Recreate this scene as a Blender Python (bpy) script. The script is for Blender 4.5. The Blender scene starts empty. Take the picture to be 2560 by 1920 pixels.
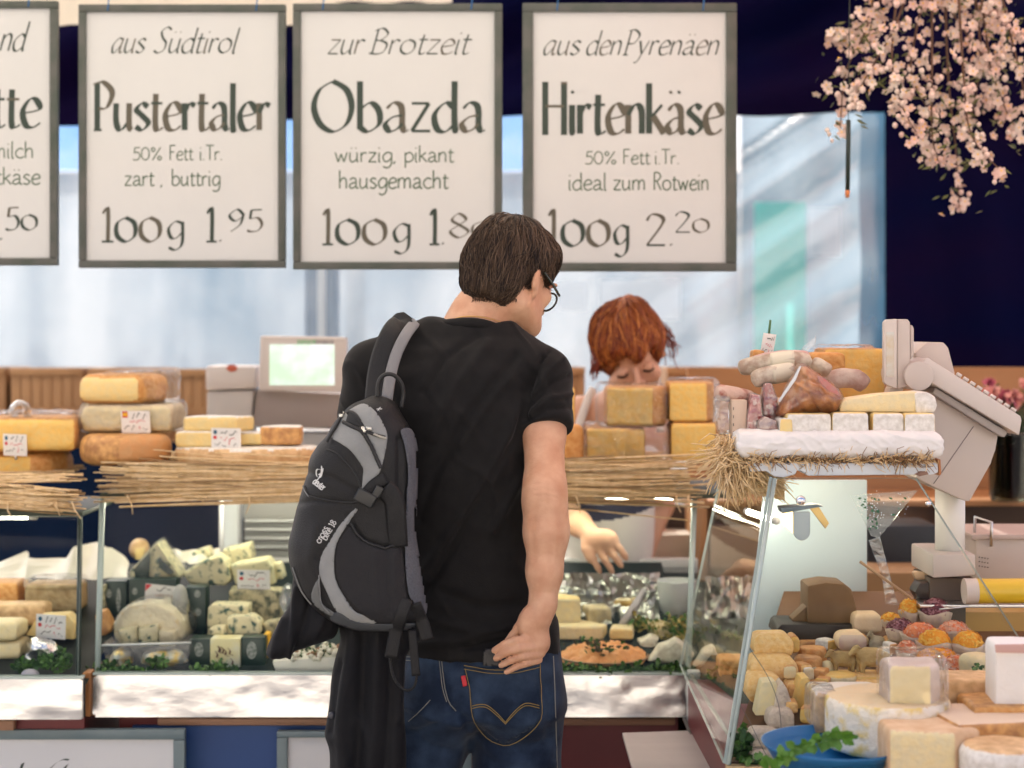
import bpy, bmesh, math, random
import numpy as np
from mathutils import Vector, Matrix, noise
from mathutils.bvhtree import BVHTree
R=math.radians
S=bpy.context.scene; COL=S.collection
# ---------------------------------------------------------------- camera, sky, sun, exposure
FPX,HY,CX,CZ=4267.,830.,1280.,1.6          # focal length in photo pixels, horizon row, centre column, eye height
cd=bpy.data.cameras.new('camera'); cam=bpy.data.objects.new('camera',cd); COL.objects.link(cam)
cam.location=(0,0,CZ); cam.rotation_euler=(R(90),0,0)
cd.sensor_width=36; cd.lens=60; cd.shift_y=-(960-HY)/2560; cd.clip_end=500; cd.clip_start=.05
cd.dof.use_dof=True; cd.dof.focus_distance=3.5; cd.dof.aperture_fstop=2.3
S.camera=cam
W=bpy.data.worlds.new('World'); S.world=W; W.use_nodes=True
nt=W.node_tree; sky=nt.nodes.new('ShaderNodeTexSky'); sky.sky_type='NISHITA'; sky.sun_disc=False
SUN_EL,SUN_AZ=50,-22                          # behind the stall, a little to the left
sky.sun_elevation=R(SUN_EL); sky.sun_rotation=R(SUN_AZ); sky.air_density=.6; sky.dust_density=6.0; sky.ozone_density=.4
bg=nt.nodes['Background']; bg.inputs['Strength'].default_value=.15
nt.links.new(sky.outputs[0],bg.inputs[0])
sl=bpy.data.lights.new('sun','SUN'); sl.energy=2.2; sl.angle=R(.5); sl.color=(1,.95,.88)
so=bpy.data.objects.new('sun',sl); COL.objects.link(so)
sd=Vector((math.sin(R(SUN_AZ))*math.cos(R(SUN_EL)),math.cos(R(SUN_AZ))*math.cos(R(SUN_EL)),math.sin(R(SUN_EL))))
so.rotation_euler=sd.to_track_quat('Z','Y').to_euler()
S.view_settings.view_transform='Standard'; S.view_settings.look='None'; S.view_settings.exposure=1.70
S.cycles.max_bounces=10; S.cycles.diffuse_bounces=4; S.cycles.glossy_bounces=4; S.cycles.transparent_max_bounces=24
S.cycles.transmission_bounces=6; S.cycles.sample_clamp_indirect=6; S.cycles.caustics_reflective=False
# ---------------------------------------------------------------- helpers
def at(px,py,Y): return Vector(((px-CX)/FPX*Y,Y,CZ-(py-HY)/FPX*Y))
def sc(Y): return Y/FPX
def zat(py,Y): return CZ-(py-HY)/FPX*Y
def xat(px,Y): return (px-CX)/FPX*Y
rnd=random.Random(5)
def M(name,col,rough=.5,col2=None,ns=25,mix=(.35,.65),bump=0,bs=80,metal=0,spec=.5,st=(1,1,1),coat=0,emit=0,sss=0,sheen=0,bst=None,det=4,alpha=1,trans=0):
    m=bpy.data.materials.new(name); m.use_nodes=True; n=m.node_tree; b=n.nodes['Principled BSDF']
    I=b.inputs; I['Roughness'].default_value=rough; I['Metallic'].default_value=metal; I['Specular IOR Level'].default_value=spec
    c=(*col,1); I['Base Color'].default_value=c
    if coat: I['Coat Weight'].default_value=coat; I['Coat Roughness'].default_value=.12
    if sheen: I['Sheen Weight'].default_value=sheen; I['Sheen Roughness'].default_value=.4
    if emit: I['Emission Color'].default_value=c; I['Emission Strength'].default_value=emit
    if sss: I['Subsurface Weight'].default_value=sss; I['Subsurface Radius'].default_value=(.012,.004,.002); I['Subsurface Scale'].default_value=.6
    if alpha<1: I['Alpha'].default_value=alpha
    if trans: I['Transmission Weight'].default_value=trans
    tc=n.nodes.new('ShaderNodeTexCoord')
    def noi(scale,stretch,detail):
        mp=n.nodes.new('ShaderNodeMapping'); mp.inputs['Scale'].default_value=stretch
        n.links.new(tc.outputs['Object'],mp.inputs[0])
        t=n.nodes.new('ShaderNodeTexNoise'); t.inputs['Scale'].default_value=scale; t.inputs['Detail'].default_value=detail
        n.links.new(mp.outputs[0],t.inputs['Vector']); return t
    if col2 is not None:
        t=noi(ns,st,det); r=n.nodes.new('ShaderNodeValToRGB')
        r.color_ramp.elements[0].position=mix[0]; r.color_ramp.elements[1].position=mix[1]
        r.color_ramp.elements[0].color=c; r.color_ramp.elements[1].color=(*col2,1)
        n.links.new(t.outputs[0],r.inputs[0]); n.links.new(r.outputs[0],I['Base Color'])
        if emit: n.links.new(r.outputs[0],I['Emission Color'])
    if bump:
        t=noi(bs,bst or st,3); bp=n.nodes.new('ShaderNodeBump'); bp.inputs['Strength'].default_value=bump; bp.inputs['Distance'].default_value=.01
        n.links.new(t.outputs[0],bp.inputs['Height']); n.links.new(bp.outputs[0],I['Normal'])
    return m
def glassmat(name,tint=(.93,.97,.95),gl=.5,rough=.02,bump=0,bs=40,base=.0,dirt=0):
    m=bpy.data.materials.new(name); m.use_nodes=True; n=m.node_tree; n.nodes.clear()
    o=n.nodes.new('ShaderNodeOutputMaterial'); tr=n.nodes.new('ShaderNodeBsdfTransparent'); tr.inputs[0].default_value=(*tint,1)
    g=n.nodes.new('ShaderNodeBsdfGlossy'); g.inputs['Roughness'].default_value=rough; g.inputs[0].default_value=(1,1,1,1)
    f=n.nodes.new('ShaderNodeLayerWeight'); f.inputs[0].default_value=.25
    mr=n.nodes.new('ShaderNodeMapRange'); mr.inputs[3].default_value=base; mr.inputs[4].default_value=base+gl
    n.links.new(f.outputs['Fresnel'],mr.inputs[0])
    mx=n.nodes.new('ShaderNodeMixShader'); n.links.new(mr.outputs[0],mx.inputs[0]); n.links.new(tr.outputs[0],mx.inputs[1]); n.links.new(g.outputs[0],mx.inputs[2])
    last=mx
    tc=n.nodes.new('ShaderNodeTexCoord')
    if bump:
        t=n.nodes.new('ShaderNodeTexNoise'); t.inputs['Scale'].default_value=bs; n.links.new(tc.outputs['Object'],t.inputs['Vector'])
        bp=n.nodes.new('ShaderNodeBump'); bp.inputs['Strength'].default_value=bump; bp.inputs['Distance'].default_value=.02
        n.links.new(t.outputs[0],bp.inputs['Height']); n.links.new(bp.outputs[0],g.inputs['Normal']); n.links.new(bp.outputs[0],f.inputs['Normal'])
    if dirt:
        d=n.nodes.new('ShaderNodeBsdfDiffuse'); d.inputs[0].default_value=(.8,.8,.8,1); m2=n.nodes.new('ShaderNodeMixShader'); m2.inputs[0].default_value=dirt
        n.links.new(mx.outputs[0],m2.inputs[1]); n.links.new(d.outputs[0],m2.inputs[2]); last=m2
    n.links.new(last.outputs[0],o.inputs[0]); return m
def sheetmat(name,col,col2,ns=1.5,transp=.2,dif=.3,st=(1,1,1),gloss=.06,bump=.3,bs=3,mix=(.35,.65)):
    """cloth or plastic film that the light comes through from behind"""
    m=bpy.data.materials.new(name); m.use_nodes=True; n=m.node_tree; n.nodes.clear(); L=n.links.new
    o=n.nodes.new('ShaderNodeOutputMaterial'); tc=n.nodes.new('ShaderNodeTexCoord'); mp=n.nodes.new('ShaderNodeMapping'); mp.inputs['Scale'].default_value=st
    L(tc.outputs['Object'],mp.inputs[0]); t=n.nodes.new('ShaderNodeTexNoise'); t.inputs['Scale'].default_value=ns; t.inputs['Detail'].default_value=3; L(mp.outputs[0],t.inputs['Vector'])
    r=n.nodes.new('ShaderNodeValToRGB'); e=r.color_ramp.elements; e[0].position,e[1].position=mix; e[0].color=(*col,1); e[1].color=(*col2,1); L(t.outputs[0],r.inputs[0])
    tl=n.nodes.new('ShaderNodeBsdfTranslucent'); df=n.nodes.new('ShaderNodeBsdfDiffuse'); L(r.outputs[0],tl.inputs[0]); L(r.outputs[0],df.inputs[0])
    a=n.nodes.new('ShaderNodeMixShader'); a.inputs[0].default_value=dif; L(tl.outputs[0],a.inputs[1]); L(df.outputs[0],a.inputs[2])
    tp=n.nodes.new('ShaderNodeBsdfTransparent'); b=n.nodes.new('ShaderNodeMixShader'); b.inputs[0].default_value=transp; L(a.outputs[0],b.inputs[1]); L(tp.outputs[0],b.inputs[2])
    g=n.nodes.new('ShaderNodeBsdfGlossy'); g.inputs['Roughness'].default_value=.25; c=n.nodes.new('ShaderNodeMixShader'); c.inputs[0].default_value=gloss; L(b.outputs[0],c.inputs[1]); L(g.outputs[0],c.inputs[2])
    if bump:
        t2=n.nodes.new('ShaderNodeTexNoise'); t2.inputs['Scale'].default_value=bs; t2.inputs['Detail'].default_value=3; L(mp.outputs[0],t2.inputs['Vector'])
        bp=n.nodes.new('ShaderNodeBump'); bp.inputs['Strength'].default_value=bump; bp.inputs['Distance'].default_value=.1; L(t2.outputs[0],bp.inputs['Height']); L(bp.outputs[0],g.inputs['Normal'])
    L(c.outputs[0],o.inputs[0]); return m

def tag(o,label=None,cat=None,group=None,kind=None):
    if label: o['label']=label
    if cat: o['category']=cat
    if group: o['group']=group
    if kind: o['kind']=kind
    return o
def thing(name,loc,label,cat,group=None):
    o=bpy.data.objects.new(name,None); COL.objects.link(o); o.location=loc; o.empty_display_size=.05
    return tag(o,label,cat,group)
def wloc(o):
    v=Vector(o.location); p=o.parent
    while p: v+=Vector(p.location); p=p.parent
    return v
def obj(name,vf,mats,parent=None,smooth=True,mi=None,angle=None):
    """vf = (verts, faces) in world coordinates -> one mesh object; origin at its base (or its parent's base)"""
    v=np.asarray([tuple(p) for p in vf[0]] if not isinstance(vf[0],np.ndarray) else vf[0],dtype=float).reshape(-1,3)
    base=Vector(((v[:,0].min()+v[:,0].max())/2,(v[:,1].min()+v[:,1].max())/2,v[:,2].min()))
    pl=wloc(parent) if parent else Vector((0,0,0))
    o_loc=base-pl
    vl=v-np.array(base)
    me=bpy.data.meshes.new(name); f=vf[1]
    me.from_pydata(vl.tolist(),[],f.tolist() if isinstance(f,np.ndarray) else f)
    if not isinstance(mats,(list,tuple)): mats=[mats]
    for m in mats: me.materials.append(m)
    if mi is not None: me.polygons.foreach_set('material_index',np.asarray(mi,dtype=np.int32))
    if smooth: me.polygons.foreach_set('use_smooth',np.ones(len(me.polygons),dtype=bool))
    if angle: me.set_sharp_from_angle(angle=R(angle))
    me.update()
    o=bpy.data.objects.new(name,me); COL.objects.link(o); o.location=o_loc
    if parent: o.parent=parent
    return o
class MB:
    """collects simple shapes into one mesh"""
    def __init__(s): s.v=[]; s.f=[]; s.m=[]
    def add(s,v,f,m=0):
        k=len(s.v); s.v+=[tuple(p) for p in v]; s.f+=[[i+k for i in q] for q in f]; s.m+=[m]*len(f)
    def box(s,a,b,m=0,bev=0,mat=None):
        bm=bmesh.new(); bmesh.ops.create_cube(bm,size=1)
        a=Vector(a); b=Vector(b)
        for v in bm.verts: v.co=Vector(((a.x+b.x)/2+v.co.x*(b.x-a.x),(a.y+b.y)/2+v.co.y*(b.y-a.y),(a.z+b.z)/2+v.co.z*(b.z-a.z)))
        if bev: bmesh.ops.bevel(bm,geom=bm.edges[:],offset=bev,segments=2,affect='EDGES',profile=.6)
        if mat: bmesh.ops.transform(bm,matrix=mat,verts=bm.verts)
        bm.verts.index_update(); s.add([v.co for v in bm.verts],[[v.index for v in f.verts] for f in bm.faces],m); bm.free()
    def tube(s,pts,r,n=8,m=0,flat=1.0,up=None,cap=True):
        pts=[Vector(p) for p in pts]; N=len(pts); rr=r if isinstance(r,(list,tuple)) else [r]*N
        k=len(s.v); prev=None
        for i,p in enumerate(pts):
            d=(pts[min(i+1,N-1)]-pts[max(i-1,0)]).normalized()
            if up is not None: a=Vector(up)
            elif prev is not None: a=prev
            else: a=Vector((0,0,1)) if abs(d.z)<.9 else Vector((0,1,0))
            u=d.cross(a)
            if u.length<1e-6: u=d.orthogonal()
            u.normalize(); w=u.cross(d).normalized(); prev=w
            for j in range(n):
                t=2*math.pi*j/n; s.v.append(tuple(p+u*math.cos(t)*rr[i]+w*math.sin(t)*rr[i]*flat))
        for i in range(N-1):
            for j in range(n):
                s.f.append([k+i*n+j,k+i*n+(j+1)%n,k+(i+1)*n+(j+1)%n,k+(i+1)*n+j]); s.m.append(m)
        if cap:
            s.f.append([k+j for j in range(n)][::-1]); s.m.append(m); s.f.append([k+(N-1)*n+j for j in range(n)]); s.m.append(m)
    def lathe(s,prof,c,n=32,m=0,ax='z',mf=None):
        k=len(s.v); c=Vector(c)
        for r,z in prof:
            for j in range(n):
                t=2*math.pi*j/n; a,b=r*math.cos(t),r*math.sin(t)
                s.v.append(tuple(c+(Vector((a,b,z)) if ax=='z' else Vector((a,z,b)) if ax=='y' else Vector((z,a,b)))))
        for i in range(len(prof)-1):
            for j in range(n):
                s.f.append([k+i*n+j,k+i*n+(j+1)%n,k+(i+1)*n+(j+1)%n,k+(i+1)*n+j]); s.m.append(mf(i) if mf else m)
        s.f.append([k+j for j in range(n)][::-1]); s.m.append(mf(0) if mf else m)
        q=k+(len(prof)-1)*n; s.f.append([q+j for j in range(n)]); s.m.append(mf(len(prof)-2) if mf else m)
    def quad(s,a,b,c,d,m=0): s.add([a,b,c,d],[[0,1,2,3]],m)
    def vf(s): return (s.v,s.f)
    def build(s,name,mats,parent=None,smooth=True,angle=None): return obj(name,(s.v,s.f),mats,parent,smooth,s.m,angle)
def slab(pts,Y,dep,bev=.004,seg=2,lean=0):
    """outline in photo pixels at distance Y, extruded backwards by dep metres, edges rounded"""
    bm=bmesh.new(); vs=[bm.verts.new(at(x,y,Y)) for x,y in pts]; f=bm.faces.new(vs); bm.normal_update()
    r=bmesh.ops.extrude_face_region(bm,geom=[f])
    for v in r['geom']:
        if isinstance(v,bmesh.types.BMVert): v.co.y+=dep; 
    bmesh.ops.recalc_face_normals(bm,faces=bm.faces)
    if bev: bmesh.ops.bevel(bm,geom=bm.edges[:],offset=bev,segments=seg,affect='EDGES',profile=.6,clamp_overlap=True)
    bmesh.ops.triangulate(bm,faces=[f for f in bm.faces if len(f.verts)>4])
    bm.verts.index_update(); r=([v.co.copy() for v in bm.verts],[[v.index for v in f.verts] for f in bm.faces]); bm.free(); return r
# ---- implicit surfaces
class Vol:
    def __init__(s,lo,hi,h):
        s.lo=np.array(lo,float); s.h=h; s.n=np.ceil((np.array(hi)-s.lo)/h).astype(int)+1
        s.f=np.full(s.n,1.0,np.float32)
        s.ax=[s.lo[i]+h*np.arange(s.n[i]) for i in range(3)]
    def _sl(s,lo,hi,pad):
        a=np.clip(((np.array(lo)-pad-s.lo)/s.h).astype(int),0,s.n); b=np.clip(((np.array(hi)+pad-s.lo)/s.h).astype(int)+2,0,s.n)
        return tuple(slice(int(a[i]),int(b[i])) for i in range(3))
    def add(s,fn,lo,hi,k=.01,op='u'):
        sl=s._sl(lo,hi,k+3*s.h)
        X,Y,Z=np.meshgrid(*[s.ax[i][sl[i]] for i in range(3)],indexing='ij')
        if X.size==0: return
        d=fn(X,Y,Z); a=s.f[sl]
        if op=='u':
            if k>0: h=np.maximum(k-np.abs(a-d),0)/k; s.f[sl]=np.minimum(a,d)-h*h*k/4
            else: s.f[sl]=np.minimum(a,d)
        elif op=='d':
            d=-d
            if k>0: h=np.maximum(k-np.abs(a-d),0)/k; s.f[sl]=np.maximum(a,d)+h*h*k/4
            else: s.f[sl]=np.maximum(a,d)
    def rc(s,a,b,ra,rb,k=.01,op='u',fl=None):
        a=np.array(a,float); b=np.array(b,float); r=max(ra,rb)
        def fn(X,Y,Z):
            ab=b-a; L=max(ab@ab,1e-9); px,py,pz=X-a[0],Y-a[1],Z-a[2]
            t=np.clip((px*ab[0]+py*ab[1]+pz*ab[2])/L,0,1)
            dx,dy,dz=px-t*ab[0],py-t*ab[1],pz-t*ab[2]
            return np.sqrt(dx*dx+dy*dy+dz*dz)-(ra+(rb-ra)*t)
        s.add(fn,np.minimum(a,b)-r,np.maximum(a,b)+r,k,op)
    def chain(s,pts,rs,k=.01):
        for i in range(len(pts)-1): s.rc(pts[i],pts[i+1],rs[i],rs[i+1],k)
    def ell(s,c,r,k=.01,rot=None,op='u'):
        c=np.array(c,float); r=np.array(r,float); m=np.array(rot.transposed()) if rot is not None else np.eye(3); q=max(r)
        def fn(X,Y,Z):
            p=[X-c[0],Y-c[1],Z-c[2]]; l=[m[i][0]*p[0]+m[i][1]*p[1]+m[i][2]*p[2] for i in range(3)]
            k0=np.sqrt(sum((l[i]/r[i])**2 for i in range(3))); k1=np.sqrt(sum((l[i]/r[i]**2)**2 for i in range(3)))+1e-9
            return k0*(k0-1)/k1
        s.add(fn,c-q,c+q,k,op)
    def loft(s,rows,k=.01,ex=2.4):
        """rows of (z, cx, cy, rx, ry)"""
        A=np.array(sorted(rows)); zs=A[:,0]
        def fn(X,Y,Z):
            z1=Z[0,0,:]; zc=np.clip(z1,zs[0],zs[-1])
            def cub(i):
                return np.interp(zc,zs,A[:,i])
            cx,cy,rx,ry=[cub(i)[None,None,:] for i in (1,2,3,4)]
            q=(np.abs((X-cx)/rx)**ex+np.abs((Y-cy)/ry)**ex)**(1/ex)
            d=(q-1)*np.minimum(rx,ry); dz=np.abs(Z-zc[None,None,:])
            return np.where(dz>0,np.sqrt(np.maximum(d,0)**2+dz**2)+np.minimum(d,0)*0,d)
        lo=(min(A[:,1]-A[:,3]),min(A[:,2]-A[:,4]),zs[0]); hi=(max(A[:,1]+A[:,3]),max(A[:,2]+A[:,4]),zs[-1]); s.add(fn,lo,hi,k)
    def poly(s,pts,yc,h,r,k=.0,axis='y',op='u',bul=None):
        """rounded extrusion of an XZ outline (axis y) or XY outline (axis z); h half thickness, r edge radius"""
        P=np.array([(p[0],p[1]) for p in pts],float)
        def fn(X,Y,Z):
            a,b,c=(X,Z,Y) if axis=='y' else (X,Y,Z)
            A=a[:,:1,:] if axis=='y' else a[:,:,:1]; B=b[:,:1,:] if axis=='y' else b[:,:,:1]
            d2=sdpoly(A,B,P)
            hh=h if bul is None else h*(1-bul*np.clip(1+d2/(abs(d2.min())+1e-6),0,1)**2)
            q0=d2+r; q1=np.abs(c-yc)-hh+r
            return np.minimum(np.maximum(q0,q1),0)+np.sqrt(np.maximum(q0,0)**2+np.maximum(q1,0)**2)-r
        mn=P.min(0); mx=P.max(0)
        lo,hi=((mn[0],yc-h,mn[1]),(mx[0],yc+h,mx[1])) if axis=='y' else ((mn[0],mn[1],yc-h),(mx[0],mx[1],yc+h))
        s.add(fn,lo,hi,k,op)
    def mesh(s,smooth=0):
        f=s.f; f[0]=f[-1]=1; f[:,0]=f[:,-1]=1; f[:,:,0]=f[:,:,-1]=1
        v,q=nets(f,s.lo,s.h)
        for _ in range(smooth): v=lap(v,q)
        return v,q
def sdpoly(X,Y,P):
    n=len(P); d=np.full(X.shape,1e9); ins=np.zeros(X.shape,bool)
    for i in range(n):
        a=P[i]; b=P[i-1]; e=b-a; wx=X-a[0]; wy=Y-a[1]
        t=np.clip((wx*e[0]+wy*e[1])/(e@e+1e-12),0,1); d=np.minimum(d,(wx-e[0]*t)**2+(wy-e[1]*t)**2)
        c=((a[1]>Y)!=(b[1]>Y)); ins^=c&(X<(b[0]-a[0])*(Y-a[1])/((b[1]-a[1]) if b[1]!=a[1] else 1e-12)+a[0])
    d=np.sqrt(d); return np.where(ins,-d,d)
def nets(f,lo,h):
    nx,ny,nz=[k-1 for k in f.shape]
    acc=np.zeros((nx,ny,nz,3),np.float32); cnt=np.zeros((nx,ny,nz),np.float32)
    offs=[(0,0,0),(1,0,0),(0,1,0),(0,0,1),(1,1,0),(1,0,1),(0,1,1),(1,1,1)]
    g=lambda o: f[o[0]:o[0]+nx,o[1]:o[1]+ny,o[2]:o[2]+nz]
    for a in offs:
        for ax in range(3):
            if a[ax]: continue
            b=list(a); b[ax]=1; fa=g(a); fb=g(tuple(b)); m=(fa<0)!=(fb<0)
            if not m.any(): continue
            t=fa[m]/(fa[m]-fb[m]); p=np.tile(np.array(a,np.float32),(len(t),1)); p[:,ax]+=t
            acc[m]+=p; cnt[m]+=1
    act=cnt>0; idx=np.full((nx,ny,nz),-1,np.int64); ii=np.argwhere(act); idx[act]=np.arange(len(ii))
    v=np.array(lo)+h*(ii+acc[act]/cnt[act][:,None])
    qs=[]
    for ax in range(3):
        u,w=(ax+1)%3,(ax+2)%3
        A=f.take(range(0,f.shape[ax]-1),ax); B=f.take(range(1,f.shape[ax]),ax); m=(A<0)!=(B<0)
        e=np.argwhere(m); ok=(e[:,u]>0)&(e[:,w]>0)&(e[:,u]<f.shape[u]-1)&(e[:,w]<f.shape[w]-1); e=e[ok]
        neg=A[tuple(e.T)]<0
        def c(du,dw):
            k=e.copy(); k[:,u]-=du; k[:,w]-=dw; return idx[tuple(k.T)]
        q=np.stack([c(1,1),c(0,1),c(0,0),c(1,0)],1); q[~neg]=q[~neg][:,::-1]; qs.append(q)
    return v,np.concatenate(qs)
def lap(v,q,w=.5):
    s=np.zeros_like(v); n=np.zeros(len(v))
    for a,b in ((0,1),(1,2),(2,3),(3,0)):
        np.add.at(s,q[:,a],v[q[:,b]]); np.add.at(n,q[:,a],1); np.add.at(s,q[:,b],v[q[:,a]]); np.add.at(n,q[:,b],1)
    return v*(1-w)+w*s/np.maximum(n,1)[:,None]
def vnorm(v,q):
    q=np.asarray(q); fn=np.cross(v[q[:,2]]-v[q[:,0]],v[q[:,3]]-v[q[:,1]]); n=np.zeros_like(v)
    for i in range(4): np.add.at(n,q[:,i],fn)
    return n/(np.linalg.norm(n,axis=1)[:,None]+1e-12)
def fnorm(v,q):
    q=np.asarray(q); n=np.cross(v[q[:,2]]-v[q[:,0]],v[q[:,3]]-v[q[:,1]]); return n/(np.linalg.norm(n,axis=1)[:,None]+1e-12)
def lumps(v,n,amp,scale,seed=0):
    d=np.array([noise.noise(Vector(p)*scale+Vector((seed*7.3,seed*3.1,seed))) for p in v]); return v+n*(d*amp)[:,None]
def creases(v,n,lines,Y,front=True):
    """lines: (list of photo pixels, width px, height m) raised or sunk folds on the side facing the camera"""
    px=v[:,0]/v[:,1]*FPX+CX; py=HY-(v[:,2]-CZ)/v[:,1]*FPX; d=np.zeros(len(v))
    for pts,w,a in lines:
        best=np.full(len(v),1e9)
        for (x0,y0),(x1,y1) in zip(pts[:-1],pts[1:]):
            ex,ey=x1-x0,y1-y0; t=np.clip(((px-x0)*ex+(py-y0)*ey)/(ex*ex+ey*ey),0,1)
            taper=1.0
            best=np.minimum(best,np.hypot(px-x0-t*ex,py-y0-t*ey))
        d+=a*np.exp(-(best/w)**2)
    m=np.clip(-n[:,1]*2+.3,0,1) if front else 1
    return v+n*(d*m)[:,None]
def bvh(v,q): return BVHTree.FromPolygons([tuple(p) for p in v],[list(map(int,f)) for f in q])
def hit(t,x,y,y0=.5):
    d=at(x,y,1)-Vector((0,0,CZ)); o=Vector((0,0,CZ)); r=t.ray_cast(o+d*y0,d.normalized()); return r[0],r[1]
def patch(t,pts,off=.003,th=.004,step=6,dflt=None):
    """a panel lying on surface t, its outline given in photo pixels; follows the surface and has thickness"""
    P=np.array(pts,float); mn=P.min(0)-step; mx=P.max(0)+step
    xs=np.arange(mn[0],mx[0]+step,step); ys=np.arange(mn[1],mx[1]+step,step)
    X,Yg=np.meshgrid(xs,ys,indexing='ij'); D=sdpoly(X,Yg,P)
    # snap grid nodes near the border onto it
    gx,gy=np.gradient(D,step,step); near=np.abs(D)<step*.62; g2=gx*gx+gy*gy+1e-9
    Xs=np.where(near,X-D*gx/g2,X); Ys=np.where(near,Yg-D*gy/g2,Yg); ins=(D<0)|near
    v=[];idx={};f=[]
    def vid(i,j):
        if (i,j) not in idx:
            p,n=hit(t,Xs[i,j],Ys[i,j])
            if p is None: idx[(i,j)]=-1
            else:
                if n.y>0: n=-n
                idx[(i,j)]=len(v); v.append(p+n*off)
        return idx[(i,j)]
    for i in range(len(xs)-1):
        for j in range(len(ys)-1):
            c=[(i,j),(i,j+1),(i+1,j+1),(i+1,j)]
            if all(ins[k] for k in c):
                q=[vid(*k) for k in c]
                if min(q)>=0 and (max(v[k].y for k in q)-min(v[k].y for k in q))<.05: f.append(q)
    if not f: return v,f
    # close with a back shell
    ed={}
    for q in f:
        for a,b in zip(q,q[1:]+q[:1]): ed[(a,b)]=1
    n=len(v); v2=v+[p+Vector((0,th+off,0)) for p in v]
    f2=f+[[k+n for k in q[::-1]] for q in f]+[[b,a,a+n,b+n] for (a,b) in ed if (b,a) not in ed]
    return v2,f2
def stitch(t,pts,mb,r=.0012,off=.001,n=10,m=0,sub=True):
    """a thin raised line following surface t through photo pixels"""
    pts=cat(pts,n) if sub else pts; out=[]
    for x,y in pts:
        p,nn=hit(t,x,y)
        if p is not None:
            if nn.y>0: nn=-nn
            out.append(p+nn*off)
    if len(out)>1: mb.tube(out,r,5,m)
def cat(P,n=8,closed=False):
    P=[np.array(p,float) for p in P]; N=len(P); o=[]
    for i in range(N if closed else N-1):
        if closed: a,b,c,d=P[i-1],P[i],P[(i+1)%N],P[(i+2)%N]
        else: a,b,c,d=P[max(i-1,0)],P[i],P[i+1],P[min(i+2,N-1)]
        for k in range(n):
            t=k/n; o.append(.5*((2*b)+(-a+c)*t+(2*a-5*b+4*c-d)*t*t+(-a+3*b-3*c+d)*t**3))
    if not closed: o.append(P[-1])
    return [tuple(p) for p in o]
def W2(pts,Y): return [(xat(x,Y),zat(y,Y)) for x,y in pts]
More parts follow.
